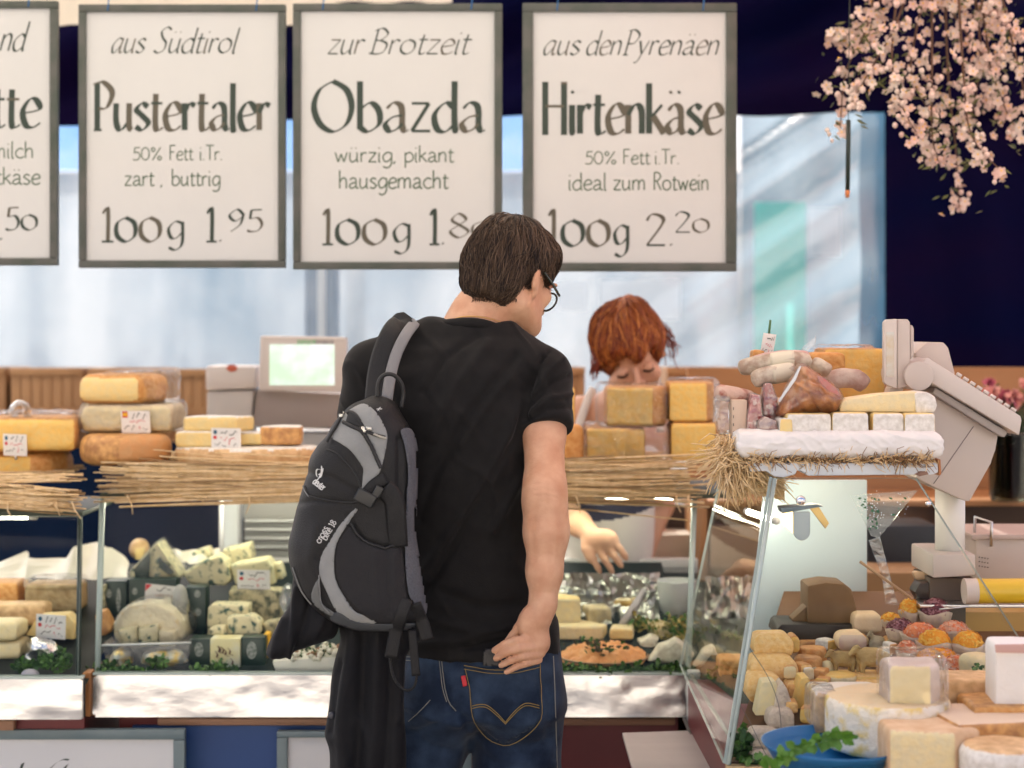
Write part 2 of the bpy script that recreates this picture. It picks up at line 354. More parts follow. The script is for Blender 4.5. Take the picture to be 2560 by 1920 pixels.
# ---- broad-nib lettering
G={'a':(.82,[[(.12,.8),(.32,1),(.54,.92),(.6,.65),(.6,.2),(.68,.02),(.8,.06)],[(.6,.56),(.3,.5),(.08,.26),(.2,.02),(.42,.08),(.6,.28)]]),
'q':(.85,[[(.66,.93),(.38,1),(.1,.55),(.16,.06),(.36,.06),(.62,.55)],[(.68,1),(.62,.25),(.7,0),(.84,.12)]]),
'b':(.82,[[(.1,1.75),(.1,.08)],[(.1,.15),(.36,0),(.7,.28),(.68,.75),(.42,1),(.1,.75)]]),
'c':(.75,[[(.68,.86),(.42,1),(.12,.7),(.12,.26),(.42,0),(.72,.16)]]),
'd':(.85,[[(.7,1.75),(.7,.2),(.8,0)],[(.7,.8),(.42,1),(.08,.6),(.15,.1),(.42,.0),(.7,.28)]]),
'e':(.75,[[(.12,.5),(.66,.64),(.58,.95),(.34,1),(.08,.58),(.18,.08),(.45,0),(.7,.16)]]),
'f':(.55,[[(.58,1.62),(.38,1.72),(.25,1.4),(.25,0)],[(.05,1),(.5,1)]]),
'g':(.82,[[(.7,.9),(.4,1),(.1,.6),(.2,.1),(.45,.08),(.7,.4)],[(.72,1.0),(.7,-.2),(.42,-.6),(.1,-.48)]]),
'h':(.8,[[(.1,1.75),(.1,0)],[(.1,.62),(.36,1),(.6,.82),(.62,0)]]),
'i':(.32,[[(.12,1),(.12,.1),(.22,0)],[(.1,1.4),(.17,1.48)]]),
'k':(.72,[[(.1,1.75),(.1,0)],[(.6,1),(.12,.5)],[(.25,.6),(.68,0)]]),
'l':(.32,[[(.12,1.75),(.12,.1),(.24,0)]]),
'm':(1.2,[[(.1,1),(.1,0)],[(.1,.65),(.34,1),(.55,.82),(.57,0)],[(.57,.65),(.8,1),(1.0,.82),(1.02,0)]]),
'n':(.8,[[(.1,1),(.1,0)],[(.1,.65),(.36,1),(.6,.82),(.62,0)]]),
'o':(.9,[[(.42,1),(.14,.82),(.06,.5),(.14,.18),(.42,0),(.7,.18),(.78,.5),(.7,.82),(.42,1)]]),
'p':(.82,[[(.1,1),(.1,-.6)],[(.1,.15),(.36,0),(.7,.28),(.68,.75),(.42,1),(.1,.75)]]),
'r':(.58,[[(.1,1),(.1,0)],[(.1,.65),(.3,.98),(.52,.9)]]),
's':(.65,[[(.55,.86),(.32,1),(.1,.76),(.34,.52),(.56,.26),(.32,0),(.06,.13)]]),
't':(.52,[[(.22,1.35),(.2,.15),(.34,0),(.5,.1)],[(.03,1),(.48,1)]]),
'u':(.82,[[(.1,1),(.1,.28),(.28,0),(.6,.32)],[(.62,1),(.62,.15),(.72,0)]]),
'w':(1.05,[[(.06,1),(.28,0)],[(.28,0),(.5,.85)],[(.5,.85),(.7,0)],[(.7,0),(.94,1)]]),
'y':(.78,[[(.08,1),(.36,.1)],[(.66,1),(.36,0),(.2,-.5),(.02,-.55)]]),
'z':(.72,[[(.08,.98),(.62,.98)],[(.62,.98),(.08,.02)],[(.08,.02),(.66,.02)]]),
'B':(.95,[[(.16,1.75),(.16,0)],[(.0,1.6),(.4,1.78),(.72,1.4),(.45,.98),(.2,.95)],[(.4,.96),(.8,.7),(.72,.15),(.4,0),(0,.06)]]),
'F':(.75,[[(.14,1.75),(.14,0)],[(.14,1.74),(.68,1.74)],[(.14,.95),(.55,.95)]]),
'H':(1.05,[[(.14,1.75),(.14,0)],[(.86,1.75),(.86,0)],[(.14,.95),(.86,.95)],[(.02,1.75),(.26,1.75)],[(.74,1.75),(.98,1.75)],[(.02,0),(.26,0)],[(.74,0),(.98,0)]]),
'P':(.82,[[(.16,1.75),(.16,0)],[(0,1.7),(.4,1.78),(.76,1.4),(.55,.85),(.2,.8)],[(.02,0),(.34,0)]]),
'O':(1.4,[[(.66,1.75),(.24,1.45),(.06,.87),(.24,.28),(.66,0),(1.08,.28),(1.24,.87),(1.08,1.45),(.66,1.75)]]),
'R':(.85,[[(.14,1.75),(.14,0)],[(.1,1.72),(.5,1.74),(.7,1.35),(.45,.95),(.15,.92)],[(.35,.92),(.75,0)]]),
'S':(.85,[[(.78,1.6),(.5,1.78),(.2,1.5),(.36,1.05),(.64,.7),(.62,.2),(.3,0),(.02,.15)]]),
'T':(.85,[[(.42,1.75),(.42,0)],[(.04,1.74),(.82,1.74)]]),
'1':(.5,[[(.1,1.3),(.28,1.5),(.28,0)],[(.06,.0),(.48,.0)]]),
'2':(.85,[[(.1,1.2),(.28,1.5),(.62,1.4),(.66,1.05),(.1,.02)],[(.1,.02),(.76,.02)]]),
'5':(.75,[[(.66,1.48),(.22,1.46)],[(.22,1.46),(.16,.85)],[(.16,.85),(.5,.92),(.66,.5),(.5,.08),(.2,0),(.04,.08)]]),
'8':(.8,[[(.4,.8),(.14,1.1),(.38,1.5),(.64,1.15),(.4,.8),(.08,.38),(.38,0),(.72,.38),(.4,.8)]]),
'9':(.8,[[(.66,1.2),(.42,1.5),(.1,1.1),(.32,.72),(.64,1.0),(.68,1.2),(.55,.5),(.15,0)]]),
'0':(.85,[[(.4,1.5),(.14,1.25),(.06,.75),(.14,.25),(.4,0),(.66,.25),(.74,.75),(.66,1.25),(.4,1.5)]]),
'%':(1.15,[[(.25,1.5),(.08,1.25),(.25,1.0),(.42,1.25),(.25,1.5)],[(.9,1.5),(.2,0)],[(.82,.5),(.65,.25),(.82,0),(1.0,.25),(.82,.5)]]),
'.':(.3,[[(.08,.0),(.16,.08)]]),',':(.35,[[(.16,.08),(.06,-.2)]]),' ':(.45,[])}
for u,b in (('ä','a'),('ü','u')): G[u]=(G[b][0],G[b][1]+[[(.18,1.4),(.24,1.47)],[(.5,1.4),(.56,1.47)]])
def letters(mb,s,x,y,xh,x1=None,Yd=4.48,nib=.17,ang=28,slant=0,mono=False,sp=0,fade=.3,frame=None,rs=None):
    """strokes of a flat pen: x,y = left end of the baseline, xh = x-height (photo pixels); fitted to end at x1"""
    rs=rs or random.Random(hash(s)%1000 if False else sum(map(ord,s)))
    adv=sum(G[c][0]+sp for c in s)*xh; kx=(x1-x)/adv if x1 else 1; X=x; z=0
    fr=frame or (lambda a,b,z: at(a,b,Yd)-Vector((0,z,0)))
    for c in s:
        w,st=G[c]
        for k,pts in enumerate(st):
            P=cat(pts,7) if len(pts)>2 else [pts[0],((pts[0][0]+pts[1][0])/2,(pts[0][1]+pts[1][1])/2),pts[1]]
            q=[(X+(a*kx+slant*b)*xh,y-b*xh) for a,b in P]; z+=.00004
            na,nb=math.cos(R(ang))*nib*xh/2,math.sin(R(ang))*nib*xh/2; v=[]
            for i,(a,b) in enumerate(q):
                a0,b0=q[max(i-1,0)]; a1,b1=q[min(i+1,len(q)-1)]; L=math.hypot(a1-a0,b1-b0)+1e-9; tx,ty=(a1-a0)/L,(b1-b0)/L
                h=nib*xh/2 if mono else max(abs(na*ty+nb*tx),.028*xh)
                v+= [fr(a-ty*h,b+tx*h,z),fr(a+ty*h,b-tx*h,z)]
            mb.add(v,[[2*i,2*i+1,2*i+3,2*i+2] for i in range(len(q)-1)],1 if rs.random()<fade else 0)
        X+=(w+sp)*xh*kx
# ---- shared materials
ALU=M('aluminium',(.76,.755,.745),.26,(.68,.68,.675),5,bump=.22,bs=11,metal=1,st=(1,1,2.2))
STEEL=M('steel',(.6,.61,.62),.3,metal=1)
CHROME=M('chrome',(.85,.85,.87),.06,metal=1)
WHITE=M('white_plastic',(.72,.71,.69),.45)
PAPER=M('white_paper',(.8,.79,.76),.7)
INKD=M('dark_ink',(.018,.035,.026),.6); INKF=M('worn_ink',(.085,.078,.058),.7); INKL=M('green_ink',(.08,.13,.085),.7)
RED=M('red_ink',(.6,.04,.05),.6); BLUEI=M('blue_ink',(.02,.12,.2),.6)
GLASS=glassmat('clear_glass',(.97,.985,.98),.22,.01,base=.0,dirt=.0); GEDGE=M('glass_edge',(.40,.48,.45),.15,spec=.7)
FILM=glassmat('cling_film',(.98,.98,.98),.6,.09,bump=.8,bs=34,base=.03,dirt=.012)
FILM2=glassmat('thick_film',(.93,.94,.95),.6,.16,bump=.9,bs=26,base=.10,dirt=.05)
NAVY=M('navy_cloth',(.006,.009,.035),.55,(.012,.012,.04),2,bump=.1,bs=5)
WOOD=M('brown_wood',(.36,.20,.09),.6,(.25,.125,.05),9,st=(1,1,.15),bump=.1)
CARD=M('cardboard',(.62,.47,.35),.8)
# ================================================================= setting
PAV=M('paving',(.33,.31,.28),.85,(.24,.23,.21),3,bump=.2,bs=30)
g=[]; 
obj('ground',([(-60,-60,0),(60,-60,0),(60,60,0),(-60,60,0)],[[0,1,2,3]]),PAV,smooth=False)['kind']='structure'
# --- awning over the stall: cream cloth on the left, red cloth on the right, cream valance seen above the signs
CREAM=sheetmat('cream_cloth',(.78,.72,.62),(.82,.76,.66),2,0,.45,gloss=0,bump=0)
ROSE=sheetmat('red_cloth',(.76,.50,.42),(.78,.53,.44),2,0,.45,gloss=0,bump=0)
aw=thing('awning',(0,4.4,2.7),'cream and red cloth awning over the cheese stall, cream valance above the signs','awning')
def clothgrid(x0,x1,nx,y0,y1,ny,fz):
    v=[];f=[]
    for i in range(nx+1):
        for j in range(ny+1):
            x=x0+(x1-x0)*i/nx; y=y0+(y1-y0)*j/ny; v.append((x,y,fz(x,y)))
    for i in range(nx):
        for j in range(ny): a=i*(ny+1)+j; f.append([a,a+ny+1,a+ny+2,a+1])
    return v,f
rz=lambda x,y: 3.05-.1*(6.4-y)+.02*math.sin(x*9)*math.sin(y*1.2)
obj('cream_canvas',clothgrid(-3.2,.55,30,2.75,6.5,12,rz),CREAM,aw)
obj('red_canvas',clothgrid(.56,3.4,24,2.75,6.5,12,rz),ROSE,aw)
v=[];f=[]
N=60
for i in range(N+1):
    x=xat(-330+ (1130+330)*i/N,5.4); y=5.4+.02*math.sin(i*1.1)
    for z in (zat(-90,5.4),zat(64 if i<48 else 6,5.4)): v.append((x,y,z))
obj('valance',(v,[[2*i,2*i+2,2*i+3,2*i+1] for i in range(N)]),CREAM,aw)
# --- back wall of cloth and film
def vert_cloth(name,x0,x1,nx,ytop,ybot,nz,Y,mat,fold,parent=None,edge=None):
    v=[];f=[]
    for i in range(nx+1):
        for j in range(nz+1):
            px=x0+(x1-x0)*i/nx; u=j/nz; yb=ybot(px) if callable(ybot) else ybot; yt=ytop(px) if callable(ytop) else ytop
            py=yt+(yb-yt)*u; p=at(px,py,Y); p.y+=fold(px,py); v.append(p)
    for i in range(nx):
        for j in range(nz): a=i*(nz+1)+j; f.append([a,a+1,a+nz+2,a+nz+1])
    return obj(name,(v,f),mat,parent)
TARP=M('navy_tarpaulin',(.001,.002,.022),.6,(.004,.002,.02),1.6,bump=.25,bs=4,st=(1,1,2),spec=.02)
def foldt(x,y):
    u=(x-1700)*.34+(y-150)*.94
    return .05*math.sin(u/38+.6*math.sin(x/240))+.025*math.sin(x/53+y/90)
t=vert_cloth('navy_tarpaulin',-330,2900,150,-60,lambda x:312-.014*x+6*math.sin(x/130),24,6.0,TARP,foldt)
tag(t,'dark navy tarpaulin strip hanging behind the tops of the signs','tarpaulin')
t=vert_cloth('navy_curtain',2208,2900,60,200,1120,24,6.08,TARP,lambda x,y:.03*math.sin(x/45+.3*math.sin(y/200)))
tag(t,'plain dark navy curtain at the right behind the weighing scale','curtain')
SHEET=sheetmat('clear_sheet',(.135,.20,.27),(.24,.285,.33),1.2,.62,.22,(1,1,.7),.1,.8,2.2)
def folds(x,y):
    k=min(max((x-1500)/500,0),1); u=(x-1900)*.55+(y-450)*.83
    return .012*math.sin(x/70)+k*(.055*math.exp(-((u-20)/16)**2)+.055*math.exp(-((u+95)/16)**2)+.05*math.exp(-((u-150)/18)**2)+.025*math.exp(-((u+30)/11)**2)+.03*math.sin(u/24))
t=vert_cloth('plastic_sheet',-330,2222,200,lambda x:296-.014*x,lambda x:985,50,6.2,SHEET,folds)
tag(t,'clear creased plastic sheet hung as the back wall of the stall','plastic sheet')
t=vert_cloth('blue_hem',2150,2216,6,270,960,20,6.13,sheetmat('blue_film',(.02,.07,.13),(.04,.12,.19),3,.12,.3,(1,1,.3),.12,.4),lambda x,y:.02*math.sin(y/60))
tag(t,'narrow blue edge strip along the right side of the plastic sheet','edging')
# --- what shows blurred through the sheet: the next stall
NB=8.2
def back_panel(name,label,x0,y0,x1,y1,Y,c1,c2,ns=1.2,dif=.3,fold=.03):
    m=sheetmat(name+'_cloth',c1,c2,ns,0,dif,gloss=0,bump=0,st=(1.6,1,.5))
    o=vert_cloth(name,x0,x1,30,y0,y1,10,Y,m,lambda x,y:fold*math.sin(x/31)); tag(o,label,'canvas'); return o
back_panel('white_canvas','pale white canvas of the next stall glowing through the plastic sheet',-330,430,1850,1120,NB,(.11,.15,.19),(.29,.32,.345),1.6)
back_panel('blue_canvas','light blue canvas band of the next stall above its white canvas',-330,180,1840,428,NB+.1,(.07,.21,.52),(.15,.32,.6))
back_panel('grey_canvas','grey blue canvas of the next stall behind the right of the sheet',1852,150,2330,1120,NB+.05,(.08,.13,.17),(.2,.26,.3))
back_panel('teal_panel','teal green cloth panel seen through the sheet right of the signs',1885,505,2015,1120,NB-.4,(.10,.62,.52),(.13,.68,.58),fold=.005)
for i,(x0,y0,x1,y1) in enumerate([(1395,705,1470,775),(1500,700,1700,800),(2022,520,2100,640)]):
    back_panel('white_cloth',['small bright white cloth patch left of the redhead behind the sheet','wide bright white cloth patch above the redhead behind the sheet','bright white cloth patch right of the teal panel'][i],x0,y0,x1,y1,NB-.2,(.97,.97,.97),(.98,.98,.98),fold=.004,dif=.1)
mb=MB(); mb.box(at(768,560,6.6),at(842,960,6.7),0,.01); mb.box(at(796,560,6.55),at(812,960,6.59),1,.004)
tag(mb.build('tent_post',[M('blue_post',(.03,.09,.22),.4),STEEL],None,angle=40),'dark blue tent post behind the plastic sheet left of the man','post')
mb=MB(); a=at(780,560,6.65); mb.tube([(a.x+.03,6.65,0),(a.x+.03,6.65,3.0)],.035,12)
tag(mb.build('pole',STEEL),'grey steel pole standing inside the blue tent post','pole')
# --- crates behind the counter
def crate(px0,px1,y0,y1,Y,label,dep=.3):
    t=thing('wooden_crate',at((px0+px1)/2,y1,Y),label,'crate','wooden crates behind the counter')
    n=max(3,int((px1-px0)/24)); mb=MB(); w=(px1-px0)/n
    for i in range(n):
        a=at(px0+i*w+1.2,y0+3,Y); b=at(px0+(i+1)*w-1.2,y1,Y); mb.box((a.x,Y,b.z),(b.x,Y+.012,a.z-.004*rnd.random()),0,.002)
    mb.build('staves',WOOD,t,angle=40)
    mb=MB()
    for f0,f1 in ((0,.1),(.55,.65)):
        a=at(px0,y0+(y1-y0)*f0,Y); b=at(px1,y0+(y1-y0)*f1,Y); mb.box((a.x,Y-.012,b.z),(b.x,Y-.001,a.z),0,.002)
    mb.build('band',WOOD,t,angle=40)
    a=at(px0,y0+3,Y); b=at(px1,y1,Y); mb=MB(); mb.box((a.x,Y+.0125,b.z),(a.x+.012,Y+dep,a.z),0); mb.box((b.x-.012,Y+.0125,b.z),(b.x,Y+dep,a.z),0); mb.box((a.x+.013,Y+dep-.012,b.z),(b.x-.013,Y+dep,a.z),0); mb.box((a.x+.013,Y+.0125,b.z),(b.x-.013,Y+dep-.013,b.z+.01),0)
    mb.build('box_sides',WOOD,t,angle=40)
for a in [(-150,14,918,1100,'brown slatted crate at the left picture edge'),(26,208,920,1100,'brown slatted crate behind the left cheese stack'),(222,398,920,1100,'brown slatted crate behind the three cheese tower'),(404,560,923,1100,'brown slatted crate beside the counter display scale'),(812,1010,923,1110,'brown slatted crate behind the black backpack'),(1395,1462,918,1100,'brown slatted crate left of the redhead'),(1668,1838,918,1100,'brown slatted crate right of the redhead')]:
    crate(*a[:4],5.7,a[4])
mb=MB(); a=at(-320,1103,5.6); b=at(1900,1103,5.6); mb.box((a.x,5.6,a.z-.03),(b.x,6.05,a.z-.001),0,.004)
bt=thing('back_bench',(0,5.8,0),'long brown bench carrying the slatted crates','bench'); mb.build('bench_top',WOOD,bt,angle=40)
for x in (-1.9,-.9,.1,.75):
    mb=MB(); mb.box((x-.03,5.65,0),(x+.03,5.71,a.z-.031),0,.003); mb.build('leg',WOOD,bt,angle=40)
c=vert_cloth('navy_hanging_cloth',-330,1010,60,1104,1720,10,5.55,M('navy_blue_cloth',(.0035,.011,.034),.8,spec=.05),lambda x,y:.015*math.sin(x/37)); tag(c,'navy cloth hanging from the back bench, seen through the left glass cases','cloth')
# ================================================================= counters
STRAW=M('straw',(.66,.45,.21),.6,(.80,.6,.34),60,bump=.2); STRAW2=M('pale_straw',(.78,.6,.36),.6,(.62,.42,.2),50)
STRAW3=M('gap_dark_straw',(.30,.18,.08),.7,(.4,.26,.12),40)  # dark stalks painting the shaded gaps between the reeds
MAROON=M('maroon_panel',(.12,.012,.016),.45,(.15,.02,.022),3); BLUEP=M('blue_panel',(.012,.055,.2),.5,(.018,.07,.23),3); BLACK=M('black_gap',(.01,.01,.01),.7)
FRAME=M('green_frame',(.03,.045,.028),.5); RAIL=M('wood_rail',(.36,.2,.12),.6,(.27,.14,.08),12,st=(.12,1,1),bump=.15)
YF=4.08; ZS1=zat(1689,YF); ZS0=zat(1793,YF)
def alu_strip(name,parent,a,b,z0,z1,th=.012):
    """crumpled aluminium facing from a to b (x,y), with real dents"""
    a=Vector((*a,0)); b=Vector((*b,0)); L=(b-a).length; u=(b-a)/L; n=Vector((u.y,-u.x,0)); nx=max(8,int(L/.012)); nz=10; v=[]; f=[]
    sd=a.x*13+a.y*7
    for i in range(nx+1):
        for j in range(nz+1):
            s=L*i/nx; z=z0+(z1-z0)*j/nz; k=min(j,nz-j,3)/3
            e=noise.noise(Vector((s*1.3+sd,0,8)))*.5+.5; h=.005*noise.noise(Vector((s*4+sd,z*7,0)))+.0055*e*noise.noise(Vector((s*13+sd,z*20,3)))+.0034*e*noise.noise(Vector((s*42+sd,z*46,3)))
            p=a+u*s+n*(h*k-.007*j/nz); v.append((p.x,p.y,z))
    m=len(v)
    for i in range(nx):
        for j in range(nz): q=i*(nz+1)+j; f.append([q,q+nz+1,q+nz+2,q+1])
    for i in (0,nx):
        for j in (0,nz):
            p=a+u*(L*i/nx)-n*th; v.append((p.x,p.y,z0+(z1-z0)*j/nz))
    f+= [[m,m+1,m+3,m+2],[0,nz,m+1,m],[nx*(nz+1),m+2,m+3,nx*(nz+1)+nz]]
    f.append([j*(nz+1)+nz for j in range(nx+1)][::-1]+[m+1,m+3][:0]+[m+1,m+3]) if False else None
    o=obj(name,(v,f),ALU,parent)
    return o
def straw_bundle(name,label,x0,x1,yt,yb,Y,dep,seed,n,droop=None,parent=None):
    """reed mat: many separate stalks lying across the shelf and over its front edge"""
    r=random.Random(seed); mb=MB()
    for i in range(n):
        u=r.random(); front=r.random()<.62
        L=r.uniform(.25,.9)*(x1-x0); cxp=r.uniform(x0+L/2,x1-L/2)+r.uniform(-6,6)
        if front: y=yt+(yb-yt)*r.random()**.8; Yd=Y-.012*r.random()
        else: y=yt+r.uniform(-2,3); Yd=Y+dep*r.random()
        tl=r.gauss(0,.018)*L
        if not front: z=zat(yt,Y)-.004*r.random(); p0=(xat(cxp-L/2,Yd),Yd+tl*.0008,z); p1=(xat(cxp+L/2,Yd),Yd-tl*.0008,z)
        else:
            dr=(droop or (lambda x:0))
            p0=at(cxp-L/2,y-tl+dr(cxp-L/2),Yd); p1=at(cxp+L/2,y+tl+dr(cxp+L/2),Yd)
        q=[Vector(p0).lerp(Vector(p1),k/4)+Vector((0,r.uniform(-.004,.004),r.uniform(-.0028,.0028))) for k in range(5)]
        mb.tube(q,r.choice((.0016,.0021,.0027,.0034,.0043)),5,r.choice((0,0,0,1,1,2)),flat=.7)
    for i in range(max(4,n//30)):
        x=r.uniform(x0+20,x1-20); y=yb-4; l=r.uniform(12,55); p=at(x,y,Y-.014); q=at(x+r.uniform(-25,25),y+l,Y-.02); md=p.lerp(q,.5)+Vector((r.uniform(-.006,.006),-.004,0))
        mb.tube([p,md,q],[.002,.0018,.0012],5,1)
    return tag(mb.build(name,[STRAW,STRAW2,STRAW3]),label,'straw mat')
# main case
mc=thing('glass_counter',(-.29,4.4,0),'long glass fronted cheese counter with crumpled aluminium skirting behind the man','counter')
X0,X1=xat(231,YF),xat(1722,YF)
alu_strip('metal_skirting',mc,(X0,YF),(X1,YF),ZS0,ZS1)
mb=MB(); mb.box((X0,YF+.022,ZS0),(X1,YF+.032,ZS1-.002)); mb.box((X0,YF+.0,ZS1+.0005),(X1,YF+.03,ZS1+.006),1,.001); mb.build('skirting_backing',[BLACK,GEDGE],mc,angle=40)
SL=.32                                                       # rise of the display deck towards the back
mb=MB(); mb.quad((X0,YF+.04,ZS1-.02),(X1,YF+.04,ZS1-.02),(X1,YF+.75,ZS1+.17),(X0,YF+.75,ZS1+.17)); mb.quad((X0,YF+.04,ZS0),(X1,YF+.04,ZS0),(X1,YF+.75,ZS0),(X0,YF+.75,ZS0)); mb.build('display_deck',M('dark_deck',(.02,.03,.028),.5,spec=.05),mc,smooth=False)
ZT=zat(1246,4.3); YT=4.3
def pane(name,parent,a,b,c,d,th=.006):
    a,b,c,d=map(Vector,(a,b,c,d)); n=(b-a).cross(d-a).normalized()*th; mb=MB()
    mb.add([a,b,c,d,a+n,b+n,c+n,d+n],[[0,1,2,3],[7,6,5,4]],0); mb.add([a,b,c,d,a+n,b+n,c+n,d+n],[[0,4,5,1],[1,5,6,2],[2,6,7,3],[3,7,4,0]],1)
    return mb.build(name,[GLASS,GEDGE],parent,smooth=False)
pane('front_glass',mc,(X0+.004,YF+.012,ZS1+.007),(xat(1725,YF),YF+.012,ZS1+.007),(xat(1757,YT),YT,ZT),(xat(250,YT),YT,ZT))
mb=MB(); mb.box((xat(250,YT),YT-.004,ZT),(xat(1850,YT),YT+.45,ZT+.014),0,.002); mb.build('top_shelf',FRAME,mc,angle=40)
ZB=zat(1432,4.86)
mb=MB(); mb.box((X0,4.86,ZB),(xat(1745,4.86),4.9,zat(1398,4.86)),0,.004); mb.box((X0,4.855,ZB+.012),(xat(1745,4.86),4.8595,ZB+.016),1); mb.build('back_ledge',[M('white_metal',(.6,.6,.58),.35),STEEL],mc,angle=40)
mb=MB(); mb.box((X0,4.87,ZS0),(xat(1745,4.86),4.89,ZB-.001)); mb.build('back_panel',M('grey_panel',(.12,.13,.12),.5),mc,smooth=False)
for x,y0 in ((251,1240),(1738,1250)):
    mb=MB(); a=Vector((xat(x-15,YF),YF+.03,ZS1)); b=Vector((xat(x,YT),YT+.02,ZT)); mb.tube([a,b],.0075,8); mb.build('glass_post',[GEDGE],mc)
mb=MB(); a=at(560,1345,5.0); 
mb=MB(); mb.box((X0+.05,YF+.06,0),(X1-.02,YF+.72,ZS0-.005)); mb.build('base_cabinet',MAROON,mc,smooth=False)
mb=MB(); mb.box((xat(390,4.1),YF+.03,zat(1822,YF)),(xat(1690,4.1),YF+.058,zat(1803,YF)),0,.006); mb.build('wood_rail',RAIL,mc,angle=40)
mb=MB(); mb.box((xat(330,4.12),YF+.045,0.02),(xat(1000,4.12),YF+.0585,zat(1823,YF)-.002)); mb.build('blue_panel',BLUEP,mc,smooth=False)
mb=MB(); mb.box((xat(207,YF),YF-.008,ZS0+.002),(xat(229,YF),YF+.05,ZS1+.008),0,.005); o=mb.build('wood_block',M('orange_wood',(.45,.2,.05),.5,(.3,.12,.03),20,st=(1,1,.2)),None,angle=40); tag(o,'upright orange brown wood block between the two aluminium skirtings','wood block')
def tube_light(label,x0,y0,x1,y1,Y,r=.011,e=5,Y2=None):
    t=thing('tube_light',at((x0+x1)/2,y0,Y),label,'lamp'); mb=MB(); a=at(x0,y0,Y); b=at(x1,y1,Y2 or Y); mb.tube([a,b],r,12); mb.build('lamp_tube',M('lit_tube',(1,.95,.74),.5,emit=e),t)
    u=(b-a).normalized()
    for p,q in ((a-u*.02,a),(b,b+u*.02)):
        mb=MB(); mb.tube([p,q],r*1.15,12); mb.build('end_cap',WHITE,t)
tube_light('lit fluorescent tube under the straw shelf at the right of the man',300,1230,1682,1241,4.5,.008,13)
tube_light('lit fluorescent tube under the left straw mat',-260,1285,72,1286,4.3,.012,9)
tube_light('short lit fluorescent tube at the counter corner by the hanging straw',1872,1280,1935,1301,4.0,.007,6,3.8)
straw_bundle('reed_mat','long reed mat of loose stalks along the top shelf, carrying the main cheeses',226,1780,1162,1243,4.29,.46,3,480)
# left case
YL=4.0; lc=thing('glass_counter',(-1.6,4.3,0),'shorter glass cheese counter cut off by the left picture edge','counter')
XL0,XL1=xat(-420,YL),xat(205,YL); ZL1,ZL0=zat(1699,YL),zat(1799,YL)
alu_strip('metal_skirting',lc,(XL0,YL),(XL1,YL),ZL0,ZL1)
mb=MB(); mb.box((XL0,YL+.022,ZL0),(XL1,YL+.032,ZL1-.002)); mb.box((XL0,YL,ZL1+.0005),(XL1,YL+.03,ZL1+.006),1,.001); mb.build('skirting_backing',[BLACK,GEDGE],lc,angle=40)
mb=MB(); mb.quad((XL0,YL+.04,ZL1-.02),(XL1,YL+.04,ZL1-.02),(XL1,YL+.75,ZL1+.17),(XL0,YL+.75,ZL1+.17)); mb.build('display_deck',M('dark_deck2',(.03,.035,.03),.5,spec=.05),lc,smooth=False)
ZLT=zat(1292,4.2)
pane('front_glass',lc,(XL0,YL+.012,ZL1+.007),(xat(192,YL),YL+.012,ZL1+.007),(xat(204,4.2),4.2,ZLT),(xat(-420,4.2),4.2,ZLT))
mb=MB(); mb.tube([(xat(190,YL),YL+.02,ZL1),(xat(200,4.2),4.2,ZLT)],.006,8); mb.build('glass_post',M('dark_post',(.02,.035,.03),.4),lc)
mb=MB(); mb.box((XL0,4.2,ZLT),(xat(206,4.2),4.6,ZLT+.012),0,.002); mb.build('top_shelf',FRAME,lc,angle=40)
mb=MB(); mb.box((XL0,YL+.06,0),(XL1-.01,YL+.72,ZL0-.005)); mb.build('base_cabinet',MAROON,lc,smooth=False)
mb=MB(); mb.box((XL0,YL+.03,zat(1835,YL)),(xat(25,YL),YL+.058,zat(1808,YL)),0,.006); mb.build('wood_rail',RAIL,lc,angle=40)
straw_bundle('reed_mat','short reed mat drooping over the shelf at the left picture edge',-250,214,1200,1258,4.12,.48,8,270,droop=lambda x: max(0,(x+100))*.075)
# right wing: the counter turns towards the camera
wg=thing('corner_counter',(.6,3.6,0),'corner wing of the counter running towards the camera at the right','counter')
C0=(X1+.012,YF); C1=(xat(1880,3.55),3.55)
alu_strip('metal_skirting',wg,C0,C1,ZS0-.02,ZS1)
mb=MB(); mb.box((X1-.004,YF-.012,ZS0-.015),(xat(1750,YF),YF+.02,ZS1+.012),0,.004); mb.build('corner_post',M('pale_post',(.6,.64,.63),.3),wg,angle=40)
mb=MB(); mb.add([(C0[0],C0[1]+.04,ZS1-.01),(C1[0]+.01,C1[1]+.04,ZS1-.01),(1.2,3.5,ZS1-.01),(1.2,4.8,ZS1+.12),(C0[0],4.8,ZS1+.12)],[[0,1,2,3,4]]); mb.build('display_deck',M('dark_deck3',(.05,.06,.05),.5,spec=.05),wg,smooth=False)
mb=MB(); mb.box((.5,3.42,0),(1.6,4.75,ZS0-.04)); mb.build('base_cabinet',MAROON,wg,smooth=False)
mb=MB(); mb.tube([(xat(1725,YF),YF-.015,ZS1),(xat(1872,3.2),3.2,ZS1-.001)],.009,6); mb.tube([(xat(1725,YF)-.014,YF-.015,ZS1-.10),(xat(1835,3.2)-.01,3.2,ZS1-.12)],.005,6,1)
mb.build('guard_rail',[M('rail_glass',(.3,.3,.25),.2,spec=.8),M('dark_rail',(.03,.025,.02),.4)],wg)
mb=MB(); mb.add([at(1556,1832,3.95),at(1735,1826,3.95),at(1850,1990,3.3),at(1600,1990,3.3)],[[0,1,2,3]]); k=[Vector(p)+Vector((0,0,-.008)) for p in mb.v]; mb.add(k,[[3,2,1,0]]); mb.add(list(mb.v),[[0,4,5,1],[1,5,6,2],[2,6,7,3],[3,7,4,0]])
tag(mb.build('step_board',M('pale_board',(.42,.36,.34),.5,(.36,.3,.29),6,st=(.2,1,1)),None,smooth=False),'pale worn board lying in the corner under the glass guard rail','board')

